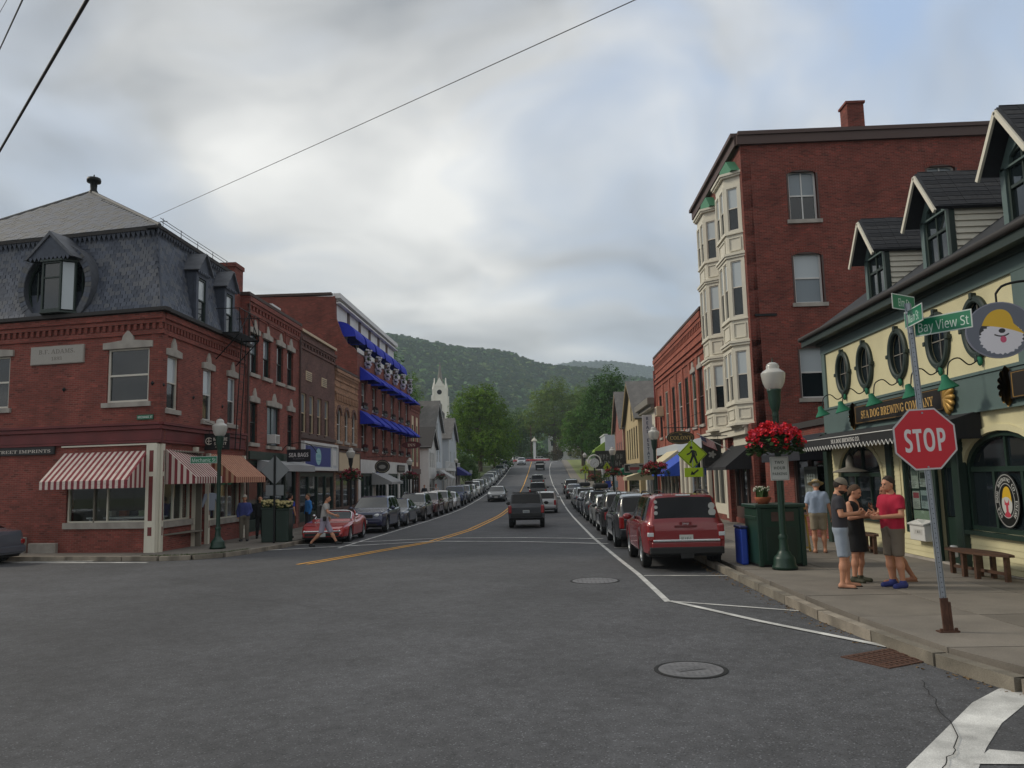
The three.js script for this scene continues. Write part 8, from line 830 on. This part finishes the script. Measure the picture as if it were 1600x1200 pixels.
  const fg = thing('flag', 'small striped national flag on an angled pole over the shops', 'flag', [7.9, 3.35, -36.2]); put('staff', bar([0.6, -0.35, 0], [-1.05, 0.55, 0], 0.016, 6), M.frameWhite, fg); { const N = 14, Q = []; const P = (u, v) => { const x = -0.95 + u * 0.62 + v * 0.16, y = 0.46 - u * 0.3 - v * 0.42, z = Math.sin(u * 7 + v * 3) * 0.05; return [x, y, z]; }; for (let i = 0; i < N; i++) for (let j = 0; j < 6; j++) Q.push([P(i / N, (j + 1) / 6), P((i + 1) / N, (j + 1) / 6), P((i + 1) / N, j / 6), P(i / N, j / 6)]); const g = quadGeo(Q), uv = g.attributes.uv; let k = 0; for (let i = 0; i < N; i++) for (let j = 0; j < 6; j++) for (const [a, b] of [[0, 1], [1, 1], [1, 0], [0, 1], [1, 0], [0, 0]]) uv.setXY(k++, (i + a) / N, 1 - (j + b) / 6); put('cloth', g, std(0xffffff, 0.85, { map: canvasTex(256, 130, (c, w, h) => { for (let i = 0; i < 13; i++) { c.fillStyle = i % 2 ? '#bdb8b4' : '#8f1f30'; c.fillRect(0, i * 10, w, 10); } c.fillStyle = '#222a55'; c.fillRect(0, 0, 104, 70); c.fillStyle = '#bdb8b4'; for (let i = 0; i < 9; i++) for (let j = 0; j < (i % 2 ? 5 : 6); j++) c.fillRect(6 + j * 17 + (i % 2) * 8, 5 + i * 7, 4, 4); }) }), fg); }
  // overhead wires
  const wire = (label, a, b, r, sag) => { const m = [(a[0] + b[0]) / 2, (a[1] + b[1]) / 2 - sag, (a[2] + b[2]) / 2]; tag(put('overhead_wire', tube([a, m, b], r, 6, 40), M.iron), label, 'wire', 'overhead wires'); };
  wire('thin wire running from the mansard roof up across the sky', [-13.47, 11.27, -26], [3.72, 8.73, -8.75], 0.008, 0.02); wire('thick black cable in the upper left corner', [-20.75, 11.37, -26.5], [0.56, 6.86, -2], 0.024, 0.0); wire('thinner cable left of the thick black one', [-16.64, 14.16, -22], [-5.2, 8.63, -8], 0.014, 0.0); wire('faint wire at the extreme upper left', [-14.19, 14.22, -19], [-8.59, 10.51, -12], 0.006, 0.0);
}

// ---------- people: one smooth skin surface each, with clothes over it ----------
function surfNet(f, lo, hi, h) {
  const n = [0, 1, 2].map(k => Math.ceil((hi[k] - lo[k]) / h) + 2), [nx, ny, nz] = n, F = new Float32Array(nx * ny * nz), id = (i, j, k) => (k * ny + j) * nx + i;
  for (let k = 0; k < nz; k++) for (let j = 0; j < ny; j++) for (let i = 0; i < nx; i++) F[id(i, j, k)] = f(lo[0] + i * h, lo[1] + j * h, lo[2] + k * h);
  const V = [], ix = new Int32Array(nx * ny * nz).fill(-1), I = [];
  for (let k = 0; k < nz - 1; k++) for (let j = 0; j < ny - 1; j++) for (let i = 0; i < nx - 1; i++) {
    let s = 0, c = 0, x = 0, y = 0, z = 0; const v = []; for (let q = 0; q < 8; q++) { const a = F[id(i + (q & 1), j + ((q >> 1) & 1), k + (q >> 2))]; v.push(a); if (a < 0) s++; } if (!s || s === 8) continue;
    for (let q = 0; q < 8; q++) for (const d of [1, 2, 4]) if (!(q & d)) { const a = v[q], b = v[q | d]; if ((a < 0) !== (b < 0)) { const t = a / (a - b); x += (q & 1) + (d === 1 ? t : 0); y += ((q >> 1) & 1) + (d === 2 ? t : 0); z += (q >> 2) + (d === 4 ? t : 0); c++; } }
    ix[id(i, j, k)] = V.length / 3; V.push(lo[0] + (i + x / c) * h, lo[1] + (j + y / c) * h, lo[2] + (k + z / c) * h);
  }
  for (let k = 1; k < nz - 1; k++) for (let j = 1; j < ny - 1; j++) for (let i = 1; i < nx - 1; i++) { const a = F[id(i, j, k)] < 0; const e = (b, q0, q1, q2, q3) => { if (a === b) return; if (q0 < 0 || q1 < 0 || q2 < 0 || q3 < 0) return; if (a) I.push(q0, q1, q2, q0, q2, q3); else I.push(q0, q2, q1, q0, q3, q2); }; e(F[id(i + 1, j, k)] < 0, ix[id(i, j - 1, k - 1)], ix[id(i, j, k - 1)], ix[id(i, j, k)], ix[id(i, j - 1, k)]); e(F[id(i, j + 1, k)] < 0, ix[id(i - 1, j, k - 1)], ix[id(i - 1, j, k)], ix[id(i, j, k)], ix[id(i, j, k - 1)]); e(F[id(i, j, k + 1)] < 0, ix[id(i - 1, j - 1, k)], ix[id(i, j - 1, k)], ix[id(i, j, k)], ix[id(i - 1, j, k)]); }
  const g = new THREE.BufferGeometry(); g.setAttribute('position', new THREE.Float32BufferAttribute(V, 3)); g.setIndex(I); g.computeVertexNormals(); return g;
}
const cap = (p, a, b, ra, rb) => { const bx = b[0] - a[0], by = b[1] - a[1], bz = b[2] - a[2], px = p[0] - a[0], py = p[1] - a[1], pz = p[2] - a[2], t = clamp((px * bx + py * by + pz * bz) / (bx * bx + by * by + bz * bz || 1e-9), 0, 1); return Math.hypot(px - bx * t, py - by * t, pz - bz * t) - (ra + (rb - ra) * t); };
const ell = (p, c, r) => { const x = (p[0] - c[0]) / r[0], y = (p[1] - c[1]) / r[1], z = (p[2] - c[2]) / r[2]; return (Math.hypot(x, y, z) - 1) * Math.min(...r); };
const smin = (a, b, k) => { const h = clamp(0.5 + 0.5 * (b - a) / k, 0, 1); return b + (a - b) * h - k * h * (1 - h); };
const mix3 = (a, b, t) => [0, 1, 2].map(k => lerp(a[k], b[k], t));
const BASE = { pelvis: [0, 0.95, 0], chest: [0, 1.31, 0], neck: [0, 1.5, -0.01], head: [0, 1.645, 0.02], sL: [0.172, 1.4, 0], sR: [-0.172, 1.4, 0], eL: [0.25, 1.15, -0.03], eR: [-0.25, 1.15, -0.03], wL: [0.26, 0.9, 0.05], wR: [-0.26, 0.9, 0.05], hL: [0.09, 0.92, 0], hR: [-0.09, 0.92, 0], kL: [0.105, 0.5, 0.02], kR: [-0.105, 0.5, 0.02], aL: [0.11, 0.085, -0.02], aR: [-0.11, 0.085, -0.02], tL: [0.13, 0.03, 0.15], tR: [-0.13, 0.03, 0.15] };
function person(label, x, z, yaw, o = {}) {
  const J = { ...BASE, ...(o.pose || {}) }, P = thing('person', label, 'person', [x, gy(z) + (o.y ?? 0.13), z], yaw, o.group), cell = o.cell || 0.016, fat = o.fat || 1; P.scale.setScalar((o.h || 1.8) / 1.78);
  const S = (p, g = 0) => { // torso
    const w = 0.078 * fat, dz = mix3(J.pelvis, J.chest, 1); let d = cap(p, [J.pelvis[0] + w, J.pelvis[1], J.pelvis[2]], [J.chest[0] + w * 1.1, J.chest[1], J.chest[2]], 0.105 * fat + g, 0.105 * fat + g); d = smin(d, cap(p, [J.pelvis[0] - w, J.pelvis[1], J.pelvis[2]], [J.chest[0] - w * 1.1, J.chest[1], J.chest[2]], 0.105 * fat + g, 0.105 * fat + g), 0.06); return smin(d, cap(p, mix3(J.sL, J.sR, 0.04), mix3(J.sL, J.sR, 0.96), 0.052 + g, 0.052 + g), 0.08); };
  const arm = (p, s, e, w, g = 0, t1 = 1) => Math.min(cap(p, s, e, 0.054 + g, 0.042 + g), t1 > 0.5 ? cap(p, e, w, 0.042 + g, 0.029 + g) : 9), leg = (p, h, k, a, t, g = 0) => smin(smin(cap(p, h, k, 0.088 * fat + g, 0.058 + g), cap(p, k, mix3(k, a, 0.4), 0.056 + g, 0.06 + g), 0.03), cap(p, mix3(k, a, 0.35), a, 0.058 + g, 0.036 + g), 0.04);
  const foot = (p, a, t) => Math.max(smin(cap(p, [a[0], t[1] + 0.015, a[2] - 0.03], t, 0.04, 0.032), cap(p, a, [a[0], t[1] + 0.03, a[2]], 0.036, 0.042), 0.03), J.floor !== undefined ? -9 : -p[1] - 0.0);
  const body = (X, Y, Z) => { const p = [X, Y, Z]; let d = S(p); d = smin(d, cap(p, J.chest, J.neck, 0.08, 0.056), 0.07); d = smin(d, cap(p, J.neck, J.head, 0.054, 0.05), 0.03); d = smin(d, arm(p, J.sL, J.eL, J.wL), 0.035); d = smin(d, arm(p, J.sR, J.eR, J.wR), 0.035); d = smin(d, leg(p, J.hL, J.kL, J.aL, J.tL), 0.04); d = smin(d, leg(p, J.hR, J.kR, J.aR, J.tR), 0.04); d = smin(d, foot(p, J.aL, J.tL), 0.02); return smin(d, foot(p, J.aR, J.tR), 0.02); };
  const all = Object.values(J).filter(Array.isArray), lo = [0, 1, 2].map(k => Math.min(...all.map(a => a[k])) - 0.22), hi = [0, 1, 2].map(k => Math.max(...all.map(a => a[k])) + 0.22);
  // head: skull, jaw, nose, brow, ears; turned with the gaze
  const gz = o.look || 0, tilt = o.tilt || 0, hd = (() => { const f = (X, Y, Z) => { const p = [X, Y, Z]; let d = ell(p, [0, 0.02, -0.01], [0.078, 0.105, 0.098]); d = smin(d, ell(p, [0, -0.055, 0.03], [0.056, 0.06, 0.062]), 0.04); d = smin(d, cap(p, [0, 0.0, 0.088], [0, -0.03, 0.106], 0.01, 0.014), 0.015); d = smin(d, cap(p, [-0.03, 0.028, 0.08], [0.03, 0.028, 0.08], 0.012, 0.012), 0.015); d = smin(d, cap(p, [-0.02, -0.065, 0.084], [0.02, -0.065, 0.084], 0.008, 0.008), 0.012); d = Math.max(d, -ell(p, [0.03, 0.008, 0.098], [0.016, 0.01, 0.014])); d = Math.max(d, -ell(p, [-0.03, 0.008, 0.098], [0.016, 0.01, 0.014])); for (const s of [1, -1]) d = smin(d, ell(p, [s * 0.08, -0.005, -0.005], [0.012, 0.032, 0.02]), 0.008); return d; }; return surfNet(f, [-0.11, -0.14, -0.13], [0.11, 0.15, 0.14], o.cell > 0.02 ? 0.014 : 0.0055); });
  const hm = new THREE.Matrix4().compose(V3(...J.head), new THREE.Quaternion().setFromEuler(new THREE.Euler(tilt, gz, 0, 'YXZ')), V3(1.02, 1.02, 1.02));
  const hand = (e, w, side) => { const d = V3(w[0] - e[0], w[1] - e[1], w[2] - e[2]).normalize(), q = new THREE.Quaternion().setFromUnitVectors(V3(0, -1, 0), d); const curl = o.grip ? 0.9 : 0.45; const B4 = [-0.03, -0.01, 0.01, 0.03].map((zz, i) => { const l = [0.06, 0.074, 0.07, 0.055][i], k = [0, -0.09, zz], m = [-side * Math.sin(curl) * l * 0.55, -0.09 - Math.cos(curl * 0.6) * l * 0.55, zz * 1.1], t = [m[0] - side * Math.sin(curl * 1.8) * l * 0.5, m[1] - Math.cos(curl * 1.6) * l * 0.5, zz * 1.1]; return [k, m, t]; }); const f = (X, Y, Z) => { const p = [X, Y, Z]; let dd = smin(cap(p, [0, 0.02, 0], [0, -0.03, 0], 0.028, 0.026), ell(p, [0, -0.05, 0], [0.017, 0.05, 0.042]), 0.02); for (const [k, m, t] of B4) dd = Math.min(dd, smin(cap(p, k, m, 0.0105, 0.0095), cap(p, m, t, 0.0095, 0.008), 0.004)); return smin(dd, smin(cap(p, [0, -0.025, 0.03], [-side * 0.02, -0.055, 0.058], 0.013, 0.011), cap(p, [-side * 0.02, -0.055, 0.058], [-side * 0.03, -0.085, 0.06], 0.011, 0.009), 0.005), 0.008); }; const g = surfNet(f, [-0.1, -0.2, -0.07], [0.1, 0.05, 0.1], 0.0055); return g.applyQuaternion(q).translate(...w); };
  const geos = [surfNet(body, lo, hi, cell), hd().applyMatrix4(hm)]; if (cell < 0.02) geos.push(hand(J.eL, J.wL, 1), hand(J.eR, J.wR, -1)); put('body', mergeGeometries(geos), o.skin || M.skin, P);
  // clothes follow the body
  const cut = (s, e, t) => { const c = mix3(s, e, t), n = V3(e[0] - s[0], e[1] - s[1], e[2] - s[2]).normalize(); return (p) => (p[0] - c[0]) * n.x + (p[1] - c[1]) * n.y + (p[2] - c[2]) * n.z; };
  const fold = (p) => (noise2(p[0] * 22 + 9, p[1] * 12 + p[2] * 20, 5) - 0.5) * 0.012;
  if (o.shirt) { const { color, sleeve = 0.62, hem = 0.93, loose = 0.014, mat } = o.shirt, cl = cut(J.sL, sleeve > 1 ? J.wL : J.eL, sleeve > 1 ? 0.94 : sleeve), cr = cut(J.sR, sleeve > 1 ? J.wR : J.eR, sleeve > 1 ? 0.94 : sleeve); const f = (X, Y, Z) => { const p = [X, Y, Z]; let d = S(p, loose); if (sleeve > 0.05) { d = smin(d, Math.max(arm(p, J.sL, J.eL, J.wL, loose + 0.008, sleeve), sleeve > 1 ? -9 : cl(p)), 0.03); d = smin(d, Math.max(arm(p, J.sR, J.eR, J.wR, loose + 0.008, sleeve), sleeve > 1 ? -9 : cr(p)), 0.03); } d = smin(d, cap(p, J.chest, J.neck, 0.09, 0.062), 0.07); d = Math.max(d, hem - p[1], p[1] - J.neck[1] - 0.0 - 0.25 * (p[2] < 0 ? 0.06 : -0.04)); return d + fold(p); }; put('shirt', surfNet(f, lo, hi, cell), mat || std(color, 0.9), P); }
  if (o.legs) { const { color, to = 'shorts', hem = 0.52, mat } = o.legs; const f = (X, Y, Z) => { const p = [X, Y, Z]; const L = (h, k, a) => to === 'pants' ? smin(cap(p, h, k, 0.1 * fat, 0.078), cap(p, k, mix3(k, a, 0.95), 0.078, 0.062), 0.03) : cap(p, h, mix3(h, k, 1.0), 0.106 * fat, 0.088); let d = smin(L(J.hL, J.kL, J.aL), L(J.hR, J.kR, J.aR), 0.03); d = smin(d, cap(p, [J.pelvis[0] + 0.07 * fat, J.pelvis[1], J.pelvis[2]], [J.pelvis[0] - 0.07 * fat, J.pelvis[1], J.pelvis[2]], 0.118 * fat, 0.118 * fat), 0.05); d = Math.max(d, p[1] - J.pelvis[1] - 0.08); if (to !== 'pants') d = Math.max(d, hem - p[1]); return d + fold(p); }; put(to === 'pants' ? 'trousers' : 'shorts', surfNet(f, lo, hi, cell), mat || std(color, 0.9), P); }
  if (o.dress) { const { color, hem = 0.55 } = o.dress; const f = (X, Y, Z) => { const p = [X, Y, Z]; let d = S(p, 0.014); d = smin(d, cap([p[0], p[1], p[2] * 1.15], J.pelvis, [J.pelvis[0], hem - 0.05, J.pelvis[2]], 0.17, 0.22), 0.06); return Math.max(d, hem - p[1], p[1] - J.neck[1] + 0.02) + fold(p); }; put('dress', surfNet(f, lo, hi, cell), std(color, 0.9), P); }
  if (o.shoes) { const { color, sandal, sole = 0x8a8a88 } = o.shoes; for (const [a, t] of [[J.aL, J.tL], [J.aR, J.tR]]) { const b = [a[0], t[1] + 0.012, a[2] - 0.035]; if (sandal) { put('sandal', surfNet((X, Y, Z) => { const p = [X, Y, Z]; return Math.max(cap([p[0], 0, p[2]], [b[0], 0, b[2]], [t[0], 0, t[2]], 0.044, 0.05), Math.abs(p[1] - t[1] + 0.024) - 0.014); }, [Math.min(a[0], t[0]) - 0.1, t[1] - 0.08, Math.min(a[2], t[2]) - 0.12], [Math.max(a[0], t[0]) + 0.1, t[1] + 0.08, Math.max(a[2], t[2]) + 0.12], 0.008), std(color, 0.8), P); } else put('shoe', surfNet((X, Y, Z) => { const p = [X, Y, Z]; return Math.max(smin(cap(p, b, t, 0.05, 0.044), cap(p, [a[0], t[1] + 0.02, a[2]], [a[0], t[1] + 0.07, a[2]], 0.052, 0.05), 0.03), t[1] - 0.035 - p[1], p[1] - t[1] - 0.085); }, [Math.min(a[0], t[0]) - 0.1, t[1] - 0.08, Math.min(a[2], t[2]) - 0.12], [Math.max(a[0], t[0]) + 0.1, t[1] + 0.16, Math.max(a[2], t[2]) + 0.12], 0.009), std(color, 0.7), P); } }
  const onHead = (name, g, m) => { const e = put(name, g, m, P); e.applyMatrix4(hm); return e; };
  if (o.hair) onHead('hair', surfNet((X, Y, Z) => { const p = [X, Y, Z]; let d = ell(p, [0, 0.026, -0.018], [0.086, 0.112, 0.103]); if (o.hair.long) d = smin(d, cap(p, [0, 0.0, -0.07], [0, -o.hair.long, -0.08], 0.065, 0.05), 0.04); return Math.max(d, (p[2] - 0.03) * 0.8 - (p[1] - 0.045) * 0.75, o.hair.long ? -9 : -p[1] - 0.05) + (noise2(p[0] * 70, p[1] * 70 + p[2] * 50, 3) - 0.5) * 0.01; }, [-0.13, -0.32, -0.2], [0.13, 0.17, 0.15], 0.009), std(o.hair.color, 0.85));
  if (o.beard) onHead('beard', surfNet((X, Y, Z) => { const p = [X, Y, Z]; return Math.max(ell(p, [0, -0.06, 0.028], [0.063, 0.066, 0.069]), p[1] + 0.03 + 0.4 * Math.max(0, p[2] - 0.06)); }, [-0.1, -0.15, -0.08], [0.1, 0.02, 0.13], 0.008), std(o.beard, 0.9));
  for (const s of [1, -1]) if (cell < 0.02) onHead('eye', SP(0.011, s * 0.03, 0.008, 0.088, 8), M.leather);
  if (o.hat === 'cap') onHead('cap', merge([new THREE.SphereGeometry(0.108, 18, 8, 0, 6.2832, 0, 1.5).scale(0.86, 1.02, 1).translate(0, 0.036, -0.014), ext((() => { const s = new THREE.Shape(); s.absellipse(0, 0, 0.078, 0.09, 0, Math.PI); return s; })(), 0.008).rotateX(Math.PI / 2 + 0.12).translate(0, 0.06, 0.07)]), std(o.hatColor || 0x6f6a5e, 0.9)); if (o.hat === 'straw') onHead('straw_hat', lathe([[0.0, 0.15], [0.06, 0.148], [0.088, 0.12], [0.096, 0.05], [0.1, 0.045], [0.15, 0.036], [0.185, 0.05], [0.184, 0.044], [0.15, 0.028], [0.096, 0.038]], 24), std(o.hatColor || 0xa8946a, 0.95));
  return P;
}
{
  const phone = (label, x, y, z, ry) => tag(put('phone', RB(0.075, 0.15, 0.009, 0.004), M.black, null, [x, y, z], [-0.9, ry, 0]), label, 'phone');
  const grp = undefined;
  person('man in charcoal t-shirt and pale shorts reading a phone', 5.1, -14.3, Math.PI / 2 - 0.35, { h: 1.9, pose: { head: [0, 1.63, 0.05], eR: [-0.24, 1.17, 0.03], wR: [-0.1, 1.2, 0.27], eL: [0.24, 1.17, 0.05], wL: [0.07, 1.17, 0.3], aL: [0.12, 0.085, 0.06], tL: [0.15, 0.03, 0.23], kL: [0.115, 0.5, 0.05] }, tilt: 0.42, shirt: { color: 0x35343a, hem: 0.9 }, legs: { color: 0x8d97a4, hem: 0.5 }, shoes: { color: 0x2b211c, sandal: 1 }, hair: { color: 0x241c16 }, beard: 0x2a2019, hat: 'cap', hatColor: 0x6d675c, grip: 1 });
  person('woman in a black dress standing behind the charcoal t-shirt', 5.62, -15.0, 0.75, { h: 1.78, pose: { head: [0, 1.62, 0.05], eR: [-0.24, 1.16, 0.03], wR: [-0.1, 1.2, 0.25], eL: [0.24, 1.16, 0.05], wL: [0.09, 1.18, 0.28] }, tilt: 0.3, dress: { color: 0x141416, hem: 0.55 }, shoes: { color: 0x2c2e1c }, hair: { color: 0x4a3626, long: 0.12 }, grip: 1 });
  person('man in a red polo shirt and khaki shorts holding a phone', 5.98, -14.25, -Math.PI / 2 + 0.35, { h: 1.9, fat: 1.03, pose: { head: [0, 1.645, 0.035], eR: [-0.25, 1.16, 0.02], wR: [-0.14, 1.14, 0.27], eL: [0.25, 1.15, 0.03], wL: [0.1, 1.13, 0.33] }, tilt: 0.08, shirt: { color: 0xa31836, hem: 0.87, loose: 0.02 }, legs: { color: 0x6e6458, hem: 0.5 }, shoes: { color: 0x2a3474 }, hair: { color: 0x2a2019 }, grip: 1 });
  person('woman in tan shorts half hidden behind the red polo shirt', 6.2, -14.85, -Math.PI / 2 - 0.1, { h: 1.8, skin: M.skinTan, pose: { head: [0, 1.62, 0.04], eR: [-0.22, 1.18, 0.03], wR: [-0.12, 1.3, 0.24], eL: [0.22, 1.16, 0.02], wL: [0.1, 1.22, 0.26], kR: [-0.1, 0.5, -0.1], aR: [-0.1, 0.09, -0.34], tR: [-0.12, 0.03, -0.18], kL: [0.1, 0.5, 0.06], aL: [0.1, 0.085, 0.04], tL: [0.12, 0.03, 0.2] }, tilt: 0.2, shirt: { color: 0x2a2422, hem: 0.92 }, legs: { color: 0x6a5a4c, hem: 0.62 }, shoes: { color: 0x7a5c46, sandal: 1 }, hair: { color: 0x1d1612, long: 0.16 } });
  person('man in straw hat, pale blue shirt and khaki shorts seen from behind', 6.92, -20.9, Math.PI - 0.25, { h: 1.86, fat: 1.08, pose: { pelvis: [0, 0.95, 0], head: [0, 1.63, 0.06], wL: [0.2, 0.92, 0.16], wR: [-0.3, 0.9, 0.02] }, tilt: 0.35, shirt: { color: 0x98a6ba, hem: 0.96, sleeve: 0.85, loose: 0.022 }, legs: { color: 0x8f8470, hem: 0.56 }, shoes: { color: 0x5c4434, sandal: 1 }, hair: { color: 0x8a8680 }, hat: 'straw' });
  const ped = person('pedestrian in white t-shirt striding across in front of the red sports car', -8.1, -28.85, Math.PI / 2 + 0.05, { h: 1.86, y: 0, pose: { pelvis: [0, 0.93, 0], chest: [0, 1.3, 0.05], neck: [0, 1.49, 0.07], head: [0, 1.63, 0.12], sL: [0.172, 1.39, 0.06], sR: [-0.172, 1.39, 0.06], eL: [0.25, 1.16, -0.04], wL: [0.25, 0.98, 0.08], eR: [-0.25, 1.16, 0.2], wR: [-0.2, 1.06, 0.42], kL: [0.1, 0.5, 0.2], aL: [0.1, 0.11, 0.42], tL: [0.1, 0.08, 0.58], kR: [-0.1, 0.48, -0.08], aR: [-0.1, 0.15, -0.42], tR: [-0.1, 0.03, -0.32], hL: [0.09, 0.9, 0], hR: [-0.09, 0.9, 0] }, tilt: 0.12, shirt: { color: 0xa09d9a, hem: 0.95 }, legs: { color: 0x9a92a2, hem: 0.46 }, shoes: { color: 0x141415 }, hair: { color: 0x231a15 } });
  put('backpack', RB(0.3, 0.46, 0.18, 0.06, 0, 1.2, -0.16), M.black, ped); put('waist_bag', RB(0.3, 0.16, 0.1, 0.03, -0.14, 0.95, 0.06), M.black, ped);
  person('man in pale cap, dark vest and blue shirt by the corner shop', -11.75, -30.7, 0.25, { h: 1.78, cell: 0.02, fat: 1.08, pose: { wL: [0.14, 1.0, 0.2], wR: [-0.22, 0.88, 0.06] }, shirt: { color: 0x39427a, sleeve: 1.2, hem: 0.92 }, legs: { color: 0x6c655a, to: 'pants' }, shoes: { color: 0x222222 }, hair: { color: 0x777470 }, hat: 'cap', hatColor: 0x9c978c });
  person('person in black clothes standing just past the pale cap', -11.75, -32.4, 0.4, { h: 1.72, cell: 0.02, shirt: { color: 0x1a1a1d, sleeve: 1.2, hem: 0.88 }, legs: { color: 0x18181b, to: 'pants' }, shoes: { color: 0x111111 }, hair: { color: 0x2a211b, long: 0.12 } });
  person('person in bright blue t-shirt behind the left planter bins', -10.35, -31.9, Math.PI - 0.5, { h: 1.78, cell: 0.02, pose: { kL: [0.1, 0.5, 0.1], aL: [0.1, 0.09, 0.12], tL: [0.12, 0.03, 0.28], kR: [-0.1, 0.5, -0.04], aR: [-0.1, 0.1, -0.2], tR: [-0.1, 0.03, -0.06] }, shirt: { color: 0x20308e, hem: 0.9 }, legs: { color: 0x2c3444, hem: 0.42 }, shoes: { color: 0x1a1a1a }, hair: { color: 0x1f1813 } });
  person('person in sky blue jacket walking by the shop window', -10.6, -35.2, -0.9, { h: 1.75, cell: 0.02, shirt: { color: 0x2a6fb0, sleeve: 1.2, hem: 0.86 }, legs: { color: 0x23272f, to: 'pants' }, shoes: { color: 0x1a1a1a }, hair: { color: 0x5a4a38 } });
  person('person in white with a red hat on the far left pavement', -10.7, -77, 0.2, { h: 1.75, cell: 0.03, dress: { color: 0xa5a3a6, hem: 0.4 }, hair: { color: 0x3a2a22 }, hat: 'cap', hatColor: 0x8c2430 }); person('person in dark coat next to the red hat', -11.6, -75.5, 0.3, { h: 1.75, cell: 0.03, shirt: { color: 0x23252c, sleeve: 1.2, hem: 0.8 }, legs: { color: 0x1d1d22, to: 'pants' }, hair: { color: 0x2a211b } });
  person('person in white shirt standing below the street clock', 5.2, -74, 0.2, { h: 1.8, cell: 0.03, shirt: { color: 0xa7a6a8, hem: 0.9 }, legs: { color: 0x2a2c33, to: 'pants' }, hair: { color: 0x2a211b } }); person('person in black beside the white shirt below the clock', 5.9, -72.5, -0.4, { h: 1.8, cell: 0.03, shirt: { color: 0x16171a, sleeve: 1.2, hem: 0.88 }, legs: { color: 0x17181c, to: 'pants' }, hair: { color: 0x2a211b } }); person('person with white bag near the far crossing sign', 5.4, -65.5, 0.5, { h: 1.78, cell: 0.03, shirt: { color: 0xb2b0b0, sleeve: 1.2, hem: 0.9 }, legs: { color: 0x1b1b1f, to: 'pants' }, hair: { color: 0x3a2c22 } });
}

renderer.render(scene, camera);
